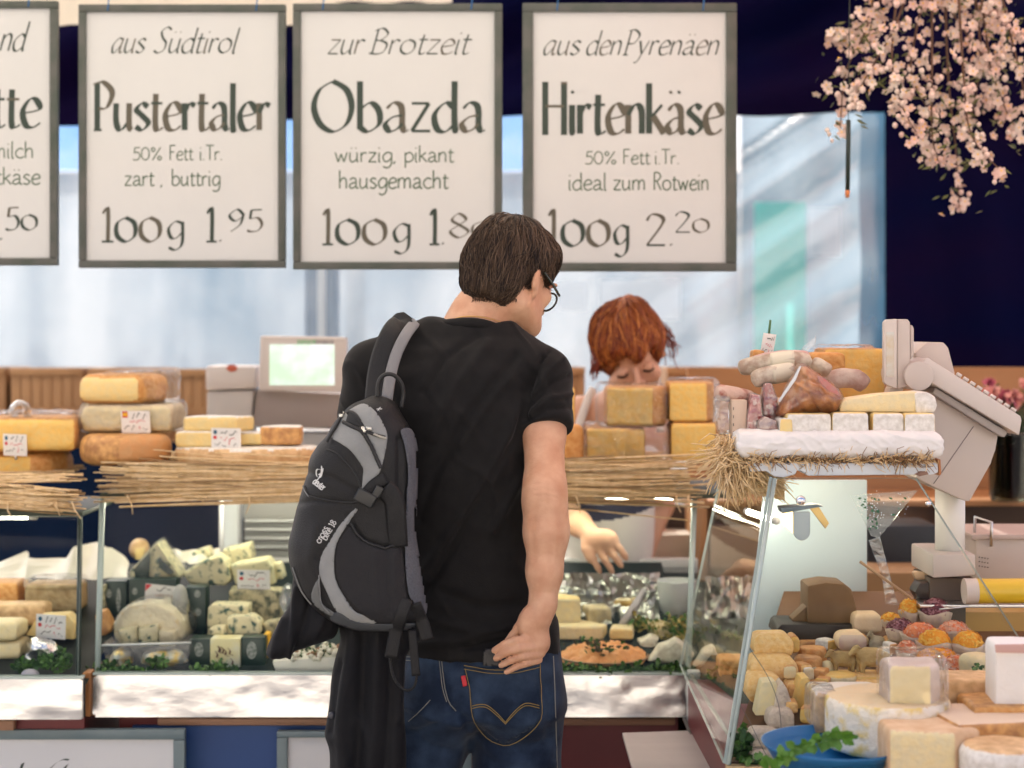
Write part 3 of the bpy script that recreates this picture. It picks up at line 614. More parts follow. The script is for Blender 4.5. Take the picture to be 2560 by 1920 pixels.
# --- unseen house added across the lane to warm the front light and metal reflections
def house():
    t=thing('added_house',(0,-10,0),'unseen cream house added across the lane to light the stall, mirrored in the aluminium skirting','building')
    m=MB(); m.box((-16,-10.4,0),(16,-10,6.6),0); m.build('wall',M('cream_render',(.62,.585,.53),.85,(.57,.535,.48),1.5),t,smooth=False)
    r=MB(); r.add([(-16.4,-9.6,6.61),(16.4,-9.6,6.61),(16.4,-13,8.4),(-16.4,-13,8.4),(-16.4,-9.6,6.5),(16.4,-9.6,6.5)],[[0,1,2,3],[0,4,5,1]]); r.build('roof',M('roof_tile',(.3,.12,.07),.8),t,smooth=False)
    for z in (1.0,3.9):
        for i in range(8):
            x=-13.1+i*3.7; m=MB(); m.box((x,-10.02,z),(x+1.2,-9.97,z+1.7)); w=m.build('window',M('window_glass',(.03,.035,.04),.1),t,smooth=False) if i==0 and z==1.0 else m.build('window',bpy.data.materials['window_glass'],t,smooth=False)
house()
# ================================================================= signs
BOARD=M('sign_board',(.53,.545,.555),.5,(.51,.525,.53),2); GREENF=M('grey_green_frame',(.04,.055,.044),.5,(.075,.078,.072),14,bump=.1); CORD=M('blue_cord',(.02,.15,.4),.6)
def sign(label,x0,y0,x1,y1,fw,ft,Y,lines,cords=(),lean=0,frame=GREENF,group='hanging price signs above the counter'):
    t=thing('price_sign',at((x0+x1)/2,y1,Y),label,'sign',group)
    mb=MB(); q=lambda x,y: at(x,y,Y)
    for a,b,c,d in ((x0,y0,x1,y0+ft),(x0,y1-ft,x1,y1),(x0,y0+ft,x0+fw,y1-ft),(x1-fw,y0+ft,x1,y1-ft)):
        p=q(a,b); r=q(c,d); e=.0002; mb.box((p.x+e,Y-.012,r.z+e),(r.x-e,Y+.012,p.z-e),0,.003)
    mb.build('frame',frame,t,angle=40)
    mb=MB(); p=q(x0+fw-3,y0+ft-3); r=q(x1-fw+3,y1-ft+3); mb.box((p.x,Y-.002,r.z),(r.x,Y+.008,p.z)); mb.build('board',BOARD,t,smooth=False)
    mb=MB(); i=0
    for a in lines:
        kw=dict(a[5]) if len(a)>5 else {}
        letters(mb,a[0],a[1],a[2],a[3],a[4],Yd=Y-.0025-.00003*i,**kw); i+=1
    o=mb.build('lettering',[INKD,INKF,INKL] if not lines or 'm' not in lines[0] else INKL,t,smooth=False)
    for cx in cords:
        mb=MB(); p=q(cx,y0+ft-2); mb.tube([(p.x,Y-.014,p.z),(p.x+.004,Y-.013,p.z+.04),(p.x+.008,Y,2.9)],.0016,6); mb.build('cord',CORD,t)
    return t
IT=dict(slant=.28,nib=.17,ang=35,fade=.15); HD=dict(nib=.235,ang=24,fade=.28); TX=dict(mono=True,nib=.14,fade=0); PR=dict(nib=.21,ang=27,fade=.38)
def small(lines):   # the thin body lines use the lighter ink
    return lines
YS=4.5
def sgn(label,box,it,hd,tx,pr,cords):
    L=[]
    for s,x0,b,xh,x1 in it: L.append((s,x0,b,xh,x1,IT))
    for s,x0,b,xh,x1 in hd: L.append((s,x0,b,xh,x1,HD))
    for s,x0,b,xh,x1 in pr: L.append((s,x0,b,xh,x1,PR))
    t=sign(label,*box,YS,L,cords)
    mb=MB(); i=0
    for s,x0,b,xh,x1 in tx: letters(mb,s,x0,b,xh,x1,Yd=YS-.0026-.00003*i,**TX); i+=1
    mb.build('small_lettering',[INKL],t,smooth=False); return t
sgn('hanging price sign cut off by the left picture edge, only line ends readable',(-330,3,146,664,20,19),[('nd',-4,127,42,60)],[('tte',-22,318,70,104)],[('milch',-22,395,24,86),('rtkäse',-30,461,25,102)],[('.',-6,600,60,14)],(-160,74))
# raised pence of the cut sign
def pence(t_lines): pass
sgn('hanging price sign reading Pustertaler, left of the other two whole signs',(198,12,715,670,19,19),[('qus',274,132,36,360),('Südtirol',382,132,36,590)],[('Pustertaler',233,325,67,678)],[('50%',331,400,21,408),('Fett',422,400,21,484),('i.Tr.',498,400,21,558),('zart ,',310,464,24,410),('buttrig',428,464,24,552)],[('1',250,604,54,285),('oo',286,604,60,408),('g',416,598,44,462),('1.',512,604,54,562),('95',568,579,37,660)],(272,642))
sgn('hanging price sign reading Obazda, behind the top of the man\'s head',(733,10,1256,674,20,19),[('zur',816,135,36,906),('Brotzeit',922,135,36,1172)],[('Obazda',780,329,72,1214)],[('würzig,',836,405,24,994),('pikant',1010,405,24,1136),('hausgemacht',846,471,26,1122)],[('1',802,611,56,834),('oo',838,611,62,972),('g',980,606,46,1028),('1.',1070,611,56,1118),('8o',1120,594,40,1240)],(808,1178))
sgn('hanging price sign reading Hirtenkäse, rightmost and tinted pink',(1306,9,1841,679,27,22),[('qus',1354,137,35,1448),('den',1462,137,35,1552),('Pyrenäen',1556,137,35,1796)],[('Hirtenkäse',1354,334,72,1808)],[('50%',1462,410,21,1544),('Fett',1556,410,21,1626),('i.Tr.',1636,410,21,1700),('ideal',1420,475,25,1518),('zum',1532,475,25,1616),('Rotwein',1632,475,25,1774)],[('1',1366,615,58,1398),('oo',1402,615,64,1530),('g',1532,612,48,1574),('2.',1610,614,52,1690),('2o',1684,581,34,1778)],(1392,1756))
# price ends of the cut sign stand on its board too
for o in list(COL.objects):
    if o.get('label','').startswith('hanging price sign cut off'):
        mb=MB(); letters(mb,'5o',12,575,38,98,Yd=YS-.0027,**PR); mb.build('price_lettering',[INKD,INKF],o,smooth=False)
# two signs leaning against the base of the counter
FR2=M('slate_frame',(.11,.16,.18),.4,(.14,.19,.2),10)
def low_sign(label,x0,y0,x1,fw,ft,Y,strokes):
    t=thing('price_sign',at((x0+x1)/2,2300,Y),label,'sign','price signs leaning on the counter base'); y1=2360
    mb=MB()
    for a,b,c,d in ((x0,y0,x1,y0+ft),(x0,y1-ft,x1,y1),(x0,y0+ft,x0+fw,y1-ft),(x1-fw,y0+ft,x1,y1-ft)):
        p=at(a,b,Y); r=at(c,d,Y); e=.0002; mb.box((p.x+e,Y-.012,r.z+e),(r.x-e,Y+.012,p.z-e),0,.003)
    mb.build('frame',FR2,t,angle=40)
    mb=MB(); p=at(x0+fw-3,y0+ft-3,Y); r=at(x1-fw+3,y1-ft+3,Y); mb.box((p.x,Y-.002,r.z),(r.x,Y+.008,p.z)); mb.build('board',M('grey_board',(.6,.61,.62),.5),t,smooth=False)
    if strokes:
        mb=MB()
        for P,w in strokes:
            q=cat(P,8); v=[]
            for a,b in q: v+=[at(a-w*.5,b+w*.3,Y-.0025),at(a+w*.5,b-w*.3,Y-.0025)]
            mb.add(v,[[2*i,2*i+1,2*i+3,2*i+2] for i in range(len(q)-1)])
        mb.build('lettering',INKD,t,smooth=False)
low_sign('white sign in a slate frame leaning on the counter base, cut off at the left',-420,1822,464,29,25,4.06,[([(57,1908),(50,1930),(36,1975),(30,2010)],9),([(122,1925),(140,1908),(158,1899),(172,1900)],6),([(168,1912),(160,1925),(150,1960)],9)])
low_sign('white sign in a slate frame on the counter base, mostly behind the jacket',693,1826,1180,27,16,4.09,None)
# ================================================================= hanging blossoms, top right
TWIG=M('twig',(.09,.045,.025),.7); PETAL=M('petal',(.66,.58,.52),.5,(.62,.42,.38),9); YOLK=M('flower_centre',(.8,.5,.05),.6); LEAFD=M('blossom_leaf',(.07,.09,.02),.6)
def blossoms():
    r=random.Random(11); Y=4.35
    t=thing('blossom_bunch',at(2350,-120,Y),'bunch of hanging pinkish white blossom sprays in the top right corner','blossoms')
    ends=[[(2200,-120),(2170,60),(2115,180),(2100,330)],[(2260,-130),(2230,120),(2250,250),(2290,330)],[(2330,-130),(2330,150),(2330,330),(2345,400)],[(2360,-130),(2370,180),(2390,380),(2398,520)],[(2390,-130),(2410,200),(2430,340),(2500,425)],[(2440,-130),(2470,120),(2500,240),(2545,330)],[(2300,-120),(2240,60),(2190,150),(2130,255)],[(2240,-120),(2190,20),(2130,80),(2085,84)],[(2480,-130),(2520,60),(2550,180),(2575,300)],[(2340,-130),(2290,80),(2280,190),(2330,290)],[(2420,-130),(2450,100),(2440,240),(2420,330)],[(2330,-140),(2410,-20),(2480,40),(2560,90)],[(2280,-140),(2360,0),(2420,90),(2480,170)]]
    for bi,E in enumerate(ends):
        P=cat(E,10); d0=r.uniform(-.16,.16); pts=[at(x,y,Y+d0*(i/len(P))+.01*math.sin(i)) for i,(x,y) in enumerate(P)]
        mb=MB(); mb.tube(pts,[.004*(1-.7*i/len(pts)) for i in range(len(pts))],6); br=mb.build('branch',TWIG,t)
        fl=MB(); lf=MB(); n=66
        for k in range(n):
            u=r.random()**.75; i=min(int(u*(len(pts)-1)),len(pts)-2); c=pts[i].lerp(pts[i+1],r.random())
            sp=.014+.032*(1-u)*r.random()
            c=c+Vector((r.gauss(0,sp),r.gauss(0,sp),r.gauss(0,sp*.8)-.01))
            nrm=Vector((r.gauss(0,.6),-1.0+r.gauss(0,.5),r.gauss(-.2,.6))).normalized(); a=nrm.orthogonal().normalized(); b=nrm.cross(a)
            if r.random()<.62:
                s=r.uniform(.008,.0145); ph=r.random()*6; cup=r.uniform(.15,.6)
                for p in range(5):
                    th=ph+p*1.2566; e=a*math.cos(th)+b*math.sin(th); f=a*-math.sin(th)+b*math.cos(th)
                    fl.add([c,c+e*s*.5+f*s*.42+nrm*s*cup*.3,c+e*s*.95+f*s*.32+nrm*s*cup*.7,c+e*s*1.08+nrm*s*cup*.75,c+e*s*.95-f*s*.32+nrm*s*cup*.7,c+e*s*.5-f*s*.42+nrm*s*cup*.3],[[0,1,2,3],[0,3,4,5]],0)
                fl.lathe([(.0,.0),(.0024,.001),(.002,.004),(0.0001,.005)],c+nrm*.001,6,1)
            else:
                s=r.uniform(.005,.0085); fl.lathe([(.0003,-s*1.3),(s*.8,-s*.7),(s,0),(s*.7,s*.7),(.0003,s)],c,8,0)
        for k in range(48):
            i=r.randrange(len(pts)-1); c=pts[i]+Vector((r.gauss(0,.03),r.gauss(0,.03),r.gauss(0,.03))); d=Vector((r.gauss(0,1),r.gauss(0,1),-.6)).normalized(); w=d.orthogonal().normalized(); L=r.uniform(.018,.035)
            lf.add([c,c+d*L*.5+w*L*.16,c+d*L,c+d*L*.5-w*L*.16],[[0,1,2,3]])
        fl.build('flowers',[PETAL,YOLK],br)['kind']='stuff'; lf.build('leaves',LEAFD,br)['kind']='stuff'
blossoms()
mb=MB(); mb.tube([at(2121,300,4.3),at(2121,350,4.3),at(2119,475,4.3)],.006,10,0); mb.tube([at(2119,476,4.3),at(2118,494,4.3)],[.0066,.005],10,1); mb.tube([at(2121,300,4.3),at(2123,100,4.3),at(2126,-140,4.3)],.0012,5,0); 
o=mb.build('hanging_tube',[M('black_rubber',(.008,.02,.015),.4),M('orange_tip',(.5,.17,.05),.5)]); tag(o,'thin dark tube with an orange tip hanging below the left blossom spray','tube')
# ================================================================= the man
SKIN=M('skin',(.54,.27,.155),.48,(.67,.39,.245),26,(.3,.7),bump=.12,bs=160,spec=.4,sss=.06)
SHIRT=M('black_cotton',(.0075,.0068,.0068),.8,(.0105,.0098,.0096),40,bump=.12,bs=500,sheen=.1,spec=.2)
DENIM=M('denim',(.010,.022,.055),.85,(.024,.048,.10),13,(.38,.62),bump=.25,bs=420,st=(1,1,1),sheen=.1,spec=.15,mix=(.3,.75)) if False else M('denim',(.010,.018,.038),.85,(.036,.06,.105),15,(.38,.7),bump=.25,bs=420,sheen=.1,spec=.15)
def P3(x,y,Y): return np.array(at(x,y,Y))
def man():
    YB=3.58
    t=thing('person',(xat(1200,YB),YB,0),'man in black t-shirt and blue jeans seen from behind, one hand at his back pocket','person')
    # head frame: x right, y the way he faces, z up
    ph,th=R(40),R(22); s=Vector((math.cos(ph),-math.sin(ph),0)); f=Vector((math.sin(ph)*math.cos(th),math.cos(ph)*math.cos(th),-math.sin(th))); u=s.cross(f)
    HM=Matrix((s,f,u)).transposed(); H=at(1279,690,3.6); K=.935; E=lambda c,r,k=.01,rot=None,op='u': V.ell(c,[x*K for x in r],k,rot,op)
    hl=lambda x,y,z: np.array(H+HM@(Vector((x,y,z))*K))
    # ---- body: one continuous skin
    V=Vol((xat(840,3.58),3.33,-.02),(xat(1440,3.5),4.06,1.87),.0033)
    row=lambda y,c,hw,Yc,hd,sh=0:(zat(y,Yc),xat(c,Yc),Yc,(hw-sh)*sc(Yc),hd-sh*.0008)
    tors=[(1760,1205,190,3.6,.115),(1640,1205,188,3.6,.108),(1500,1180,190,3.6,.105),(1350,1150,186,3.59,.108),(1180,1135,192,3.57,.118),(1020,1130,205,3.56,.12),(930,1140,205,3.56,.105),(875,1150,170,3.56,.085),(840,1165,110,3.57,.07)]
    V.loft([row(*a,sh=20) for a in tors],.01)
    V.chain([P3(1165,870,3.57),P3(1196,800,3.575),P3(1238,725,3.585)],[.075,.0565,.055],.035)
    V.chain([P3(1040,885,3.56),P3(940,930,3.55)],[.045,.044],.02); V.chain([P3(1260,890,3.56),P3(1352,950,3.54)],[.036,.034],.02)
    V.chain([P3(940,930,3.55),P3(885,1190,3.66),P3(960,1330,3.92)],[.043,.042,.034],.02)   # left arm, forward to the counter
    V.ell(P3(975,1345,3.97),(.03,.05,.018),.02)
    # right arm down and back to the pocket
    V.chain([P3(1352,955,3.54),P3(1360,1080,3.50),P3(1362,1215,3.445),P3(1360,1258,3.44),P3(1364,1330,3.43),P3(1361,1430,3.42),P3(1358,1512,3.413)],[.034,.042,.0405,.0405,.042,.034,.0265],.02)
    V.ell(P3(1351,1238,3.415),(.022,.02,.026),.03); V.ell(P3(1374,1310,3.43),(.027,.03,.07),.03)
    # hand: heel, palm, knuckles, thumb from the side, four bent fingers
    V.chain([P3(1357,1508,3.413),P3(1348,1540,3.41)],[.0265,.027],.012)
    V.ell(P3(1334,1566,3.408),(.0285,.0185,.036),.012); V.ell(P3(1345,1598,3.41),(.0235,.0185,.026),.012); V.ell(P3(1318,1556,3.404),(.016,.016,.03),.010); V.ell(P3(1352,1612,3.412),(.017,.018,.02),.01)
    V.chain([P3(1312,1548,3.41),P3(1297,1572,3.42),P3(1284,1590,3.425),P3(1270,1602,3.428)],[.0125,.0105,.0095,.0075],.006)
    for P,rr in (([(1338,1599,3.402),(1292,1601,3.388),(1262,1611,3.396),(1236,1626,3.406)],(.0100,.0090,.0082,.0066)),
                 ([(1349,1616,3.403),(1298,1621,3.383),(1265,1631,3.393),(1240,1646,3.405)],(.0100,.0090,.0082,.0066)),
                 ([(1352,1633,3.406),(1308,1640,3.388),(1278,1650,3.396),(1253,1663,3.406)],(.0097,.0087,.0078,.0064)),
                 ([(1346,1649,3.41),(1314,1658,3.395),(1290,1667,3.402),(1266,1680,3.41)],(.0088,.0078,.0070,.0058))):
        V.chain([P3(*p) for p in P],rr,.002)
    # head
    E(hl(0,-.012,.028),(.077,.098,.093),.02,HM); E(hl(0,.04,-.045),(.062,.06,.072),.03,HM); E(hl(0,.072,-.092),(.026,.024,.024),.025,HM)
    E(hl(0,-.03,-.045),(.058,.06,.06),.03,HM)
    for sx in (-1,1):
        V.rc(hl(sx*.055,-.005,-.07),hl(sx*.03,.075,-.095),.02,.018,.03); E(hl(sx*.042,.07,-.022),(.022,.02,.018),.02,HM)
        er=HM@Matrix.Rotation(sx*R(28),3,'Z')@Matrix.Rotation(R(-10),3,'X')
        E(hl(sx*.081,-.006,-.012),(.0085,.021,.031),.006,er); E(hl(sx*.079,.001,-.042),(.007,.010,.013),.006,er)
        E(hl(sx*.0905,.004,-.008),(.006,.0125,.02),.004,er,'d')
        E(hl(sx*.034,.093,.0),(.017,.012,.010),.01,HM,'d'); E(hl(sx*.034,.087,-.001),(.0125,.0125,.0115),.003,HM)
        E(hl(sx*.035,.097,.018),(.022,.009,.006),.01,HM)
    V.rc(hl(0,.098,.002),hl(0,.122,-.036),.008,.0115,.012)
    for sx in (-1,1): E(hl(sx*.012,.108,-.038),(.008,.01,.007),.006,HM)
    E(hl(0,.098,-.064),(.024,.009,.0055),.006,HM); E(hl(0,.096,-.074),(.02,.009,.006),.006,HM)
    # legs and feet under the jeans
    for sx,a,b in ((1,(1297,1765,3.6),(1292,1950,3.6)),(-1,(1092,1765,3.6),(1030,1950,3.6))):
        A,B=P3(*a),P3(*b); KN=np.array((B[0]+.01*sx,3.6,.5)); F=np.array((KN[0]+.01*sx,3.58,.09)); V.chain([A,B,KN,F],[.08,.07,.055,.04],.01); V.rc(F-[0,0,.03],F+[.02*sx,.16,-.05],.04,.032,.02)
    v,q=V.mesh(0); v1=lap(v,q); w=np.clip((zat(1520,3.41)-v[:,2])/.02,0,1)*(v[:,2]>.7)*(v[:,1]<3.5); v=v1*(1-w[:,None])+v*w[:,None]; v[:,2]=np.maximum(v[:,2],.012)
    n=vnorm(v,q); v=creases(v,n,[([(1335,1226),(1360,1222),(1388,1230)],3.5,-.0016),([(1338,1240),(1362,1238),(1390,1244)],3,-.0014),([(1330,1212),(1350,1209)],3,-.001),([(1345,1255),(1370,1256)],3,-.001),([(1338,1262),(1330,1330),(1336,1400)],7,-.0015),([(1385,1270),(1392,1340),(1382,1420)],6,.0012),([(1330,1505),(1360,1500),(1388,1506)],3,-.0012)],3.42)
    o=obj('body',(v,q),SKIN,t)
    BB=bvh(v,q)
    # ---- t-shirt
    V=Vol((xat(800,3.58),3.28,.8),(xat(1490,3.5),3.9,1.68),.005)
    hemz=lambda X: 0
    rows=[row(*a) for a in ((1630,1203,196,3.6,.122),(1560,1200,196,3.6,.119),(1500,1182,203,3.6,.116),(1350,1152,196,3.59,.117),(1180,1137,200,3.57,.127),(1020,1133,212,3.56,.128),(930,1143,213,3.56,.113),(875,1153,178,3.56,.093),(840,1165,118,3.57,.078),(812,1178,98,3.575,.072))]
    V.loft(rows,.01)
    V.chain([P3(1080,862,3.56),P3(930,922,3.55)],[.058,.058],.03); V.chain([P3(1262,876,3.56),P3(1360,942,3.54)],[.058,.057],.03)
    V.chain([P3(932,925,3.55),P3(905,1040,3.60)],[.058,.055],.02)
    a,b=P3(1360,942,3.54),P3(1367,1120,3.487); ax=(b-a)/np.linalg.norm(b-a); ax2=np.array(Vector(ax)+Vector((.10,-.22,0))); ax2/=np.linalg.norm(ax2); p0=P3(1362,1078,3.50)
    def slv(X,Y,Z):
        ab=b-a; L=ab@ab; tt=np.clip(((X-a[0])*ab[0]+(Y-a[1])*ab[1]+(Z-a[2])*ab[2])/L,0,1.3)
        d=np.sqrt((X-a[0]-tt*ab[0])**2+(Y-a[1]-tt*ab[1])**2+(Z-a[2]-tt*ab[2])**2)-(.057-.001*tt)
        pl=(X-p0[0])*ax2[0]+(Y-p0[1])*ax2[1]+(Z-p0[2])*ax2[2]
        return np.maximum(d,pl)
    V.add(slv,np.minimum(a,b)-.07,np.maximum(a,b)+.07,.02)
    # neck opening
    V.chain([P3(1150,790,3.575),P3(1300,800,3.575)],[.012,.012],.008) if False else None
    v,q=V.mesh(1); n=vnorm(v,q)
    L=[([(1330,930),(1290,1080),(1200,1240),(1110,1400),(1050,1500)],11,-.006),([(1310,1000),(1235,1180),(1130,1330),(1050,1440)],16,.007),([(1290,890),(1180,1030),(1090,1180),(1050,1300)],13,-.005),([(1220,860),(1130,980),(1080,1090)],15,.005),([(1190,840),(1110,900),(1060,980)],10,-.004),
       ([(1345,1130),(1300,1200),(1230,1330)],12,.005),([(1310,900),(1230,990),(1150,1110)],12,.004),
       ([(1330,1010),(1375,960),(1425,940)],7,-.004),([(1325,1035),(1375,995),(1430,985)],7,.004),([(1318,1052),(1370,1022),(1430,1020)],6,-.0035),([(1335,985),(1370,930),(1405,900)],7,.004),([(1330,960),(1345,905),(1370,880)],7,-.004),
       ([(1315,1045),(1330,960),(1360,890)],6,-.005),
       ([(1390,1480),(1300,1560),(1150,1600),(1040,1610)],12,.005),([(1395,1530),(1290,1592),(1160,1622)],9,-.005),([(1100,1480),(1200,1520),(1320,1510)],14,-.004),([(1060,1540),(1150,1570),(1250,1575)],10,.004)]
    v=creases(v,n,[(a,w,h*1.7) for a,w,h in L],3.5); v=lumps(v,n,.004,8,1); fold=np.array([abs(noise.noise(Vector((((p[0]*.86+p[2]*.5)*13)+.8*noise.noise(Vector(p)*9)+.37,(p[2]*.86-p[0]*.5)*2.1+p[1]*3+.61,p[2]*1.7+.43)))) for p in v]); v=v+n*(.0032*np.clip(.12-fold,0,1)/.12*np.clip(-n[:,1]*2,0,1))[:,None]; n=vnorm(v,q)
    # hem bands
    o=obj('t_shirt',(v,q),SHIRT,t); TB=bvh(v,q)
    mb=MB(); cc=at(1180,807,3.575); mb.tube([(cc.x+.0795*math.cos(a),cc.y+.069*math.sin(a),cc.z-3.2*max(0,.0795*math.cos(a))**2-.012*(1+math.sin(a))) for a in np.linspace(0,2*math.pi,41)],.0075,8,flat=1.5); 
    for k in (0,): pass
    if mb.v: mb.build('collar',SHIRT,o)
    # ---- jeans
    V=Vol((xat(820,3.6),3.3,-.01),(xat(1500,3.6),3.9,1.02),.0055)
    V.loft([row(*a) for a in ((1770,1212,200,3.6,.122),(1700,1210,201,3.6,.124),(1600,1205,192,3.6,.113),(1560,1203,186,3.6,.105))],.01)
    for x,y,Y in ((1292,1745,3.545),(1115,1745,3.55)): V.ell(P3(x,y,Y),(.088,.078,.095),.035)
    for sx,a,b in ((1,(1297,1765,3.6),(1292,1950,3.6)),(-1,(1092,1765,3.6),(1030,1950,3.6))):
        A,B=P3(*a),P3(*b); KN=np.array((B[0]+.012*sx,3.6,.5)); F=np.array((KN[0]+.012*sx,3.59,.10)); V.chain([A,B,KN,F],[.098,.0905,.078,.07],.02)
    v,q=V.mesh(1); n=vnorm(v,q)
    L=[([(1100,1640),(1110,1705),(1125,1760),(1165,1800)],9,-.006),([(1165,1800),(1210,1850),(1300,1872),(1390,1850)],12,-.005),([(1160,1740),(1130,1790),(1050,1830),(1010,1832)],9,-.007),([(1180,1830),(1260,1900),(1380,1910)],12,.005),([(1010,1760),(1080,1800),(1150,1810)],9,.005),([(1020,1830),(1080,1870),(1140,1880)],10,-.005),([(1160,1800),(1175,1850),(1165,1920)],10,-.004),([(1190,1690),(1240,1720),(1320,1700)],22,.003),([(1340,1690),(1375,1760),(1370,1850)],10,-.004)]
    v=creases(v,n,L,3.5); v=lumps(v,n,.003,9,3); v[:,2]=np.maximum(v[:,2],.02)
    jo=obj('jeans',(v,q),DENIM,t); JB=bvh(v,q)
    pk=[(1158,1661),(1183,1665),(1229,1672),(1290,1671),(1348,1657),(1350,1730),(1346,1807),(1260,1864),(1185,1804),(1172,1722)]
    po=obj('back_pocket',patch(JB,pk,.0015,.003,6),DENIM,jo); PB=JB
    GOLD=M('gold_thread',(.26,.18,.06),.8); PALE=M('pale_thread',(.20,.20,.18),.8)
    mb=MB(); o2=.0042; r=.0009
    for dy in (0,9): stitch(PB,[(1160,1664+dy),(1183,1668+dy),(1229,1675+dy),(1290,1674+dy),(1347,1660+dy)],mb,r,o2)
    stitch(PB,[(1348,1660),(1350,1730),(1345,1806),(1260,1862),(1187,1803),(1174,1722),(1163,1672)],mb,r,o2,6)
    for dy in (0,6): stitch(PB,[(1180,1764+dy),(1200,1760+dy),(1220,1763+dy),(1243,1781+dy),(1264,1804+dy*.6)],mb,r*1.1,o2); stitch(PB,[(1264,1804+dy*.6),(1280,1784+dy),(1302,1763+dy),(1319,1757+dy),(1346,1763+dy)],mb,r*1.1,o2)
    mb.build('pocket_stitching',GOLD,jo)
    mb=MB(); stitch(PB,[(1383,1640),(1387,1733),(1393,1930)],mb,.0012,.0005); stitch(PB,[(1101,1625),(1107,1680),(1112,1720),(1122,1755),(1140,1778)],mb,.0012,.0008); stitch(PB,[(1095,1625),(1101,1680),(1106,1720),(1116,1755)],mb,.001,.0008); stitch(PB,[(1000,1641),(1034,1643)],mb,.001,.001); stitch(PB,[(1000,1650),(1034,1652)],mb,.001,.001); stitch(PB,[(1022,1803),(1050,1778),(1076,1750)],mb,.001,.001)
    mb.build('seam_stitching',PALE,jo)
    obj('tab',patch(PB,[(1152,1691),(1164,1690),(1168,1714),(1157,1717)],.0045,.002,3),M('red_tab',(.5,.02,.03),.6),jo)
    # ---- shoes
    for sx,X in ((1,xat(1292,3.6)+.05),(-1,xat(1030,3.6)-.05)):
        V=Vol((X-.1,3.4,-.01),(X+.1,3.95,.16),.006); V.rc((X-.01*sx,3.6,.06),(X+.015*sx,3.76,.04),.05,.043,.02); V.rc((X-.01*sx,3.58,.05),(X-.01*sx,3.58,.11),.048,.045,.02); v,q=V.mesh(1); v[:,2]=np.maximum(v[:,2],.0015)
        obj('shoe',(v,q),M('brown_leather',(.06,.03,.015),.4),t)
    # ---- hair
    V=Vol(np.array(H)-.17,np.array(H)+.17,.0035); HI=np.array(HM.transposed())
    E(hl(0,-.014,.032),(.0875,.110,.1035),.02,HM); E(hl(0,-.058,-.03),(.072,.05,.075),.02,HM); E(hl(-.055,-.04,.01),(.04,.055,.07),.02,HM) ; E(hl(.02,.05,.07),(.05,.04,.035),.03,HM)
    def cut(X,Y,Z):
        p=[X-H.x,Y-H.y,Z-H.z]; l=[(HI[i][0]*p[0]+HI[i][1]*p[1]+HI[i][2]*p[2])/K for i in range(3)]
        zc=np.interp(l[1],[-.12,-.03,-.012,.0,.03,.05,.085,.11],[-.082,-.087,-.07,.012,.012,-.005,.045,.055])
        return (l[2]-zc)*.8
    V.add(cut,np.array(H)-.17,np.array(H)+.17,.006,'d')
    v,q=V.mesh(1); n=vnorm(v,q); v=lumps(v,n,.003,40,2)
    HAIR=[M('brown_hair',(.070,.040,.022),.45,spec=.4),M('lighter_hair',(.125,.075,.042),.42,spec=.5),M('dark_hair',(.018,.011,.008),.5,spec=.3)]
    ho=obj('hair',(v,q),HAIR[0],t)
    sv=strands(v,q,H,HM,4200,(0,-.045,.11),(.04,.085),.00085,3,lift=.005); obj('hair_strands',sv,HAIR,ho,mi=STR_MI)
    # short hairs thinning out down the nape
    rr=random.Random(4); nb=MB()
    for _ in range(420):
        x=rr.uniform(1180,1292); y=rr.uniform(735,751); p,nn=hit(BB,x,y)
        if p is None: continue
        L_=rr.uniform(2,9); pts=[]
        for k in range(3):
            p2,n2=hit(BB,x+rr.gauss(0,1)*k*.7,y+L_*k/2)
            if p2: pts.append(p2+Vector((0,-.0012,0)))
        if len(pts)>2: nb.tube(pts,[.0005,.00045,.0002],3)
    if nb.v: nb.build('nape_hair',HAIR[0],ho)
    # ---- glasses, necklace
    DK=M('dark_green_frame',(.006,.018,.013),.25,coat=.5); g=MB()
    for sx in (-1,1):
        g.tube([hl(sx*.084,-.022,.014),hl(sx*.083,.01,.012),hl(sx*.077,.06,.0),hl(sx*.068,.098,-.008)],.0023,6,flat=1.5)
    go=g.build('glasses',DK,t); 
    for sx in (-1,1):
        g=MB(); pts=[hl(sx*(.037+.029*math.cos(a)),.101-.006*abs(math.cos(a)),-.022+.0215*math.sin(a)) for a in np.linspace(0,2*math.pi,25)]
        g.tube(pts,.0024,6); g.build('rim',DK,go)
        g=MB(); g.add(pts[:-1],[list(range(24))]); g.build('lens',glassmat('lens_glass',(.95,.97,.96),.5,.01),go,smooth=False)
    g=MB(); g.tube([hl(-.009,.103,-.012),hl(0,.108,-.009),hl(.009,.103,-.012)],.0018,6); g.build('bridge',DK,go)
    g=MB(); stitch(BB,[(1120,806),(1138,797),(1160,792),(1185,791),(1212,794),(1240,801),(1262,812)],g,.0011,.0012)
    if g.v: g.build('necklace',M('gold_chain',(.7,.42,.15),.3,metal=1),t)
    return t,H,HM,hl,BB,TB,JB
STR_MI=None
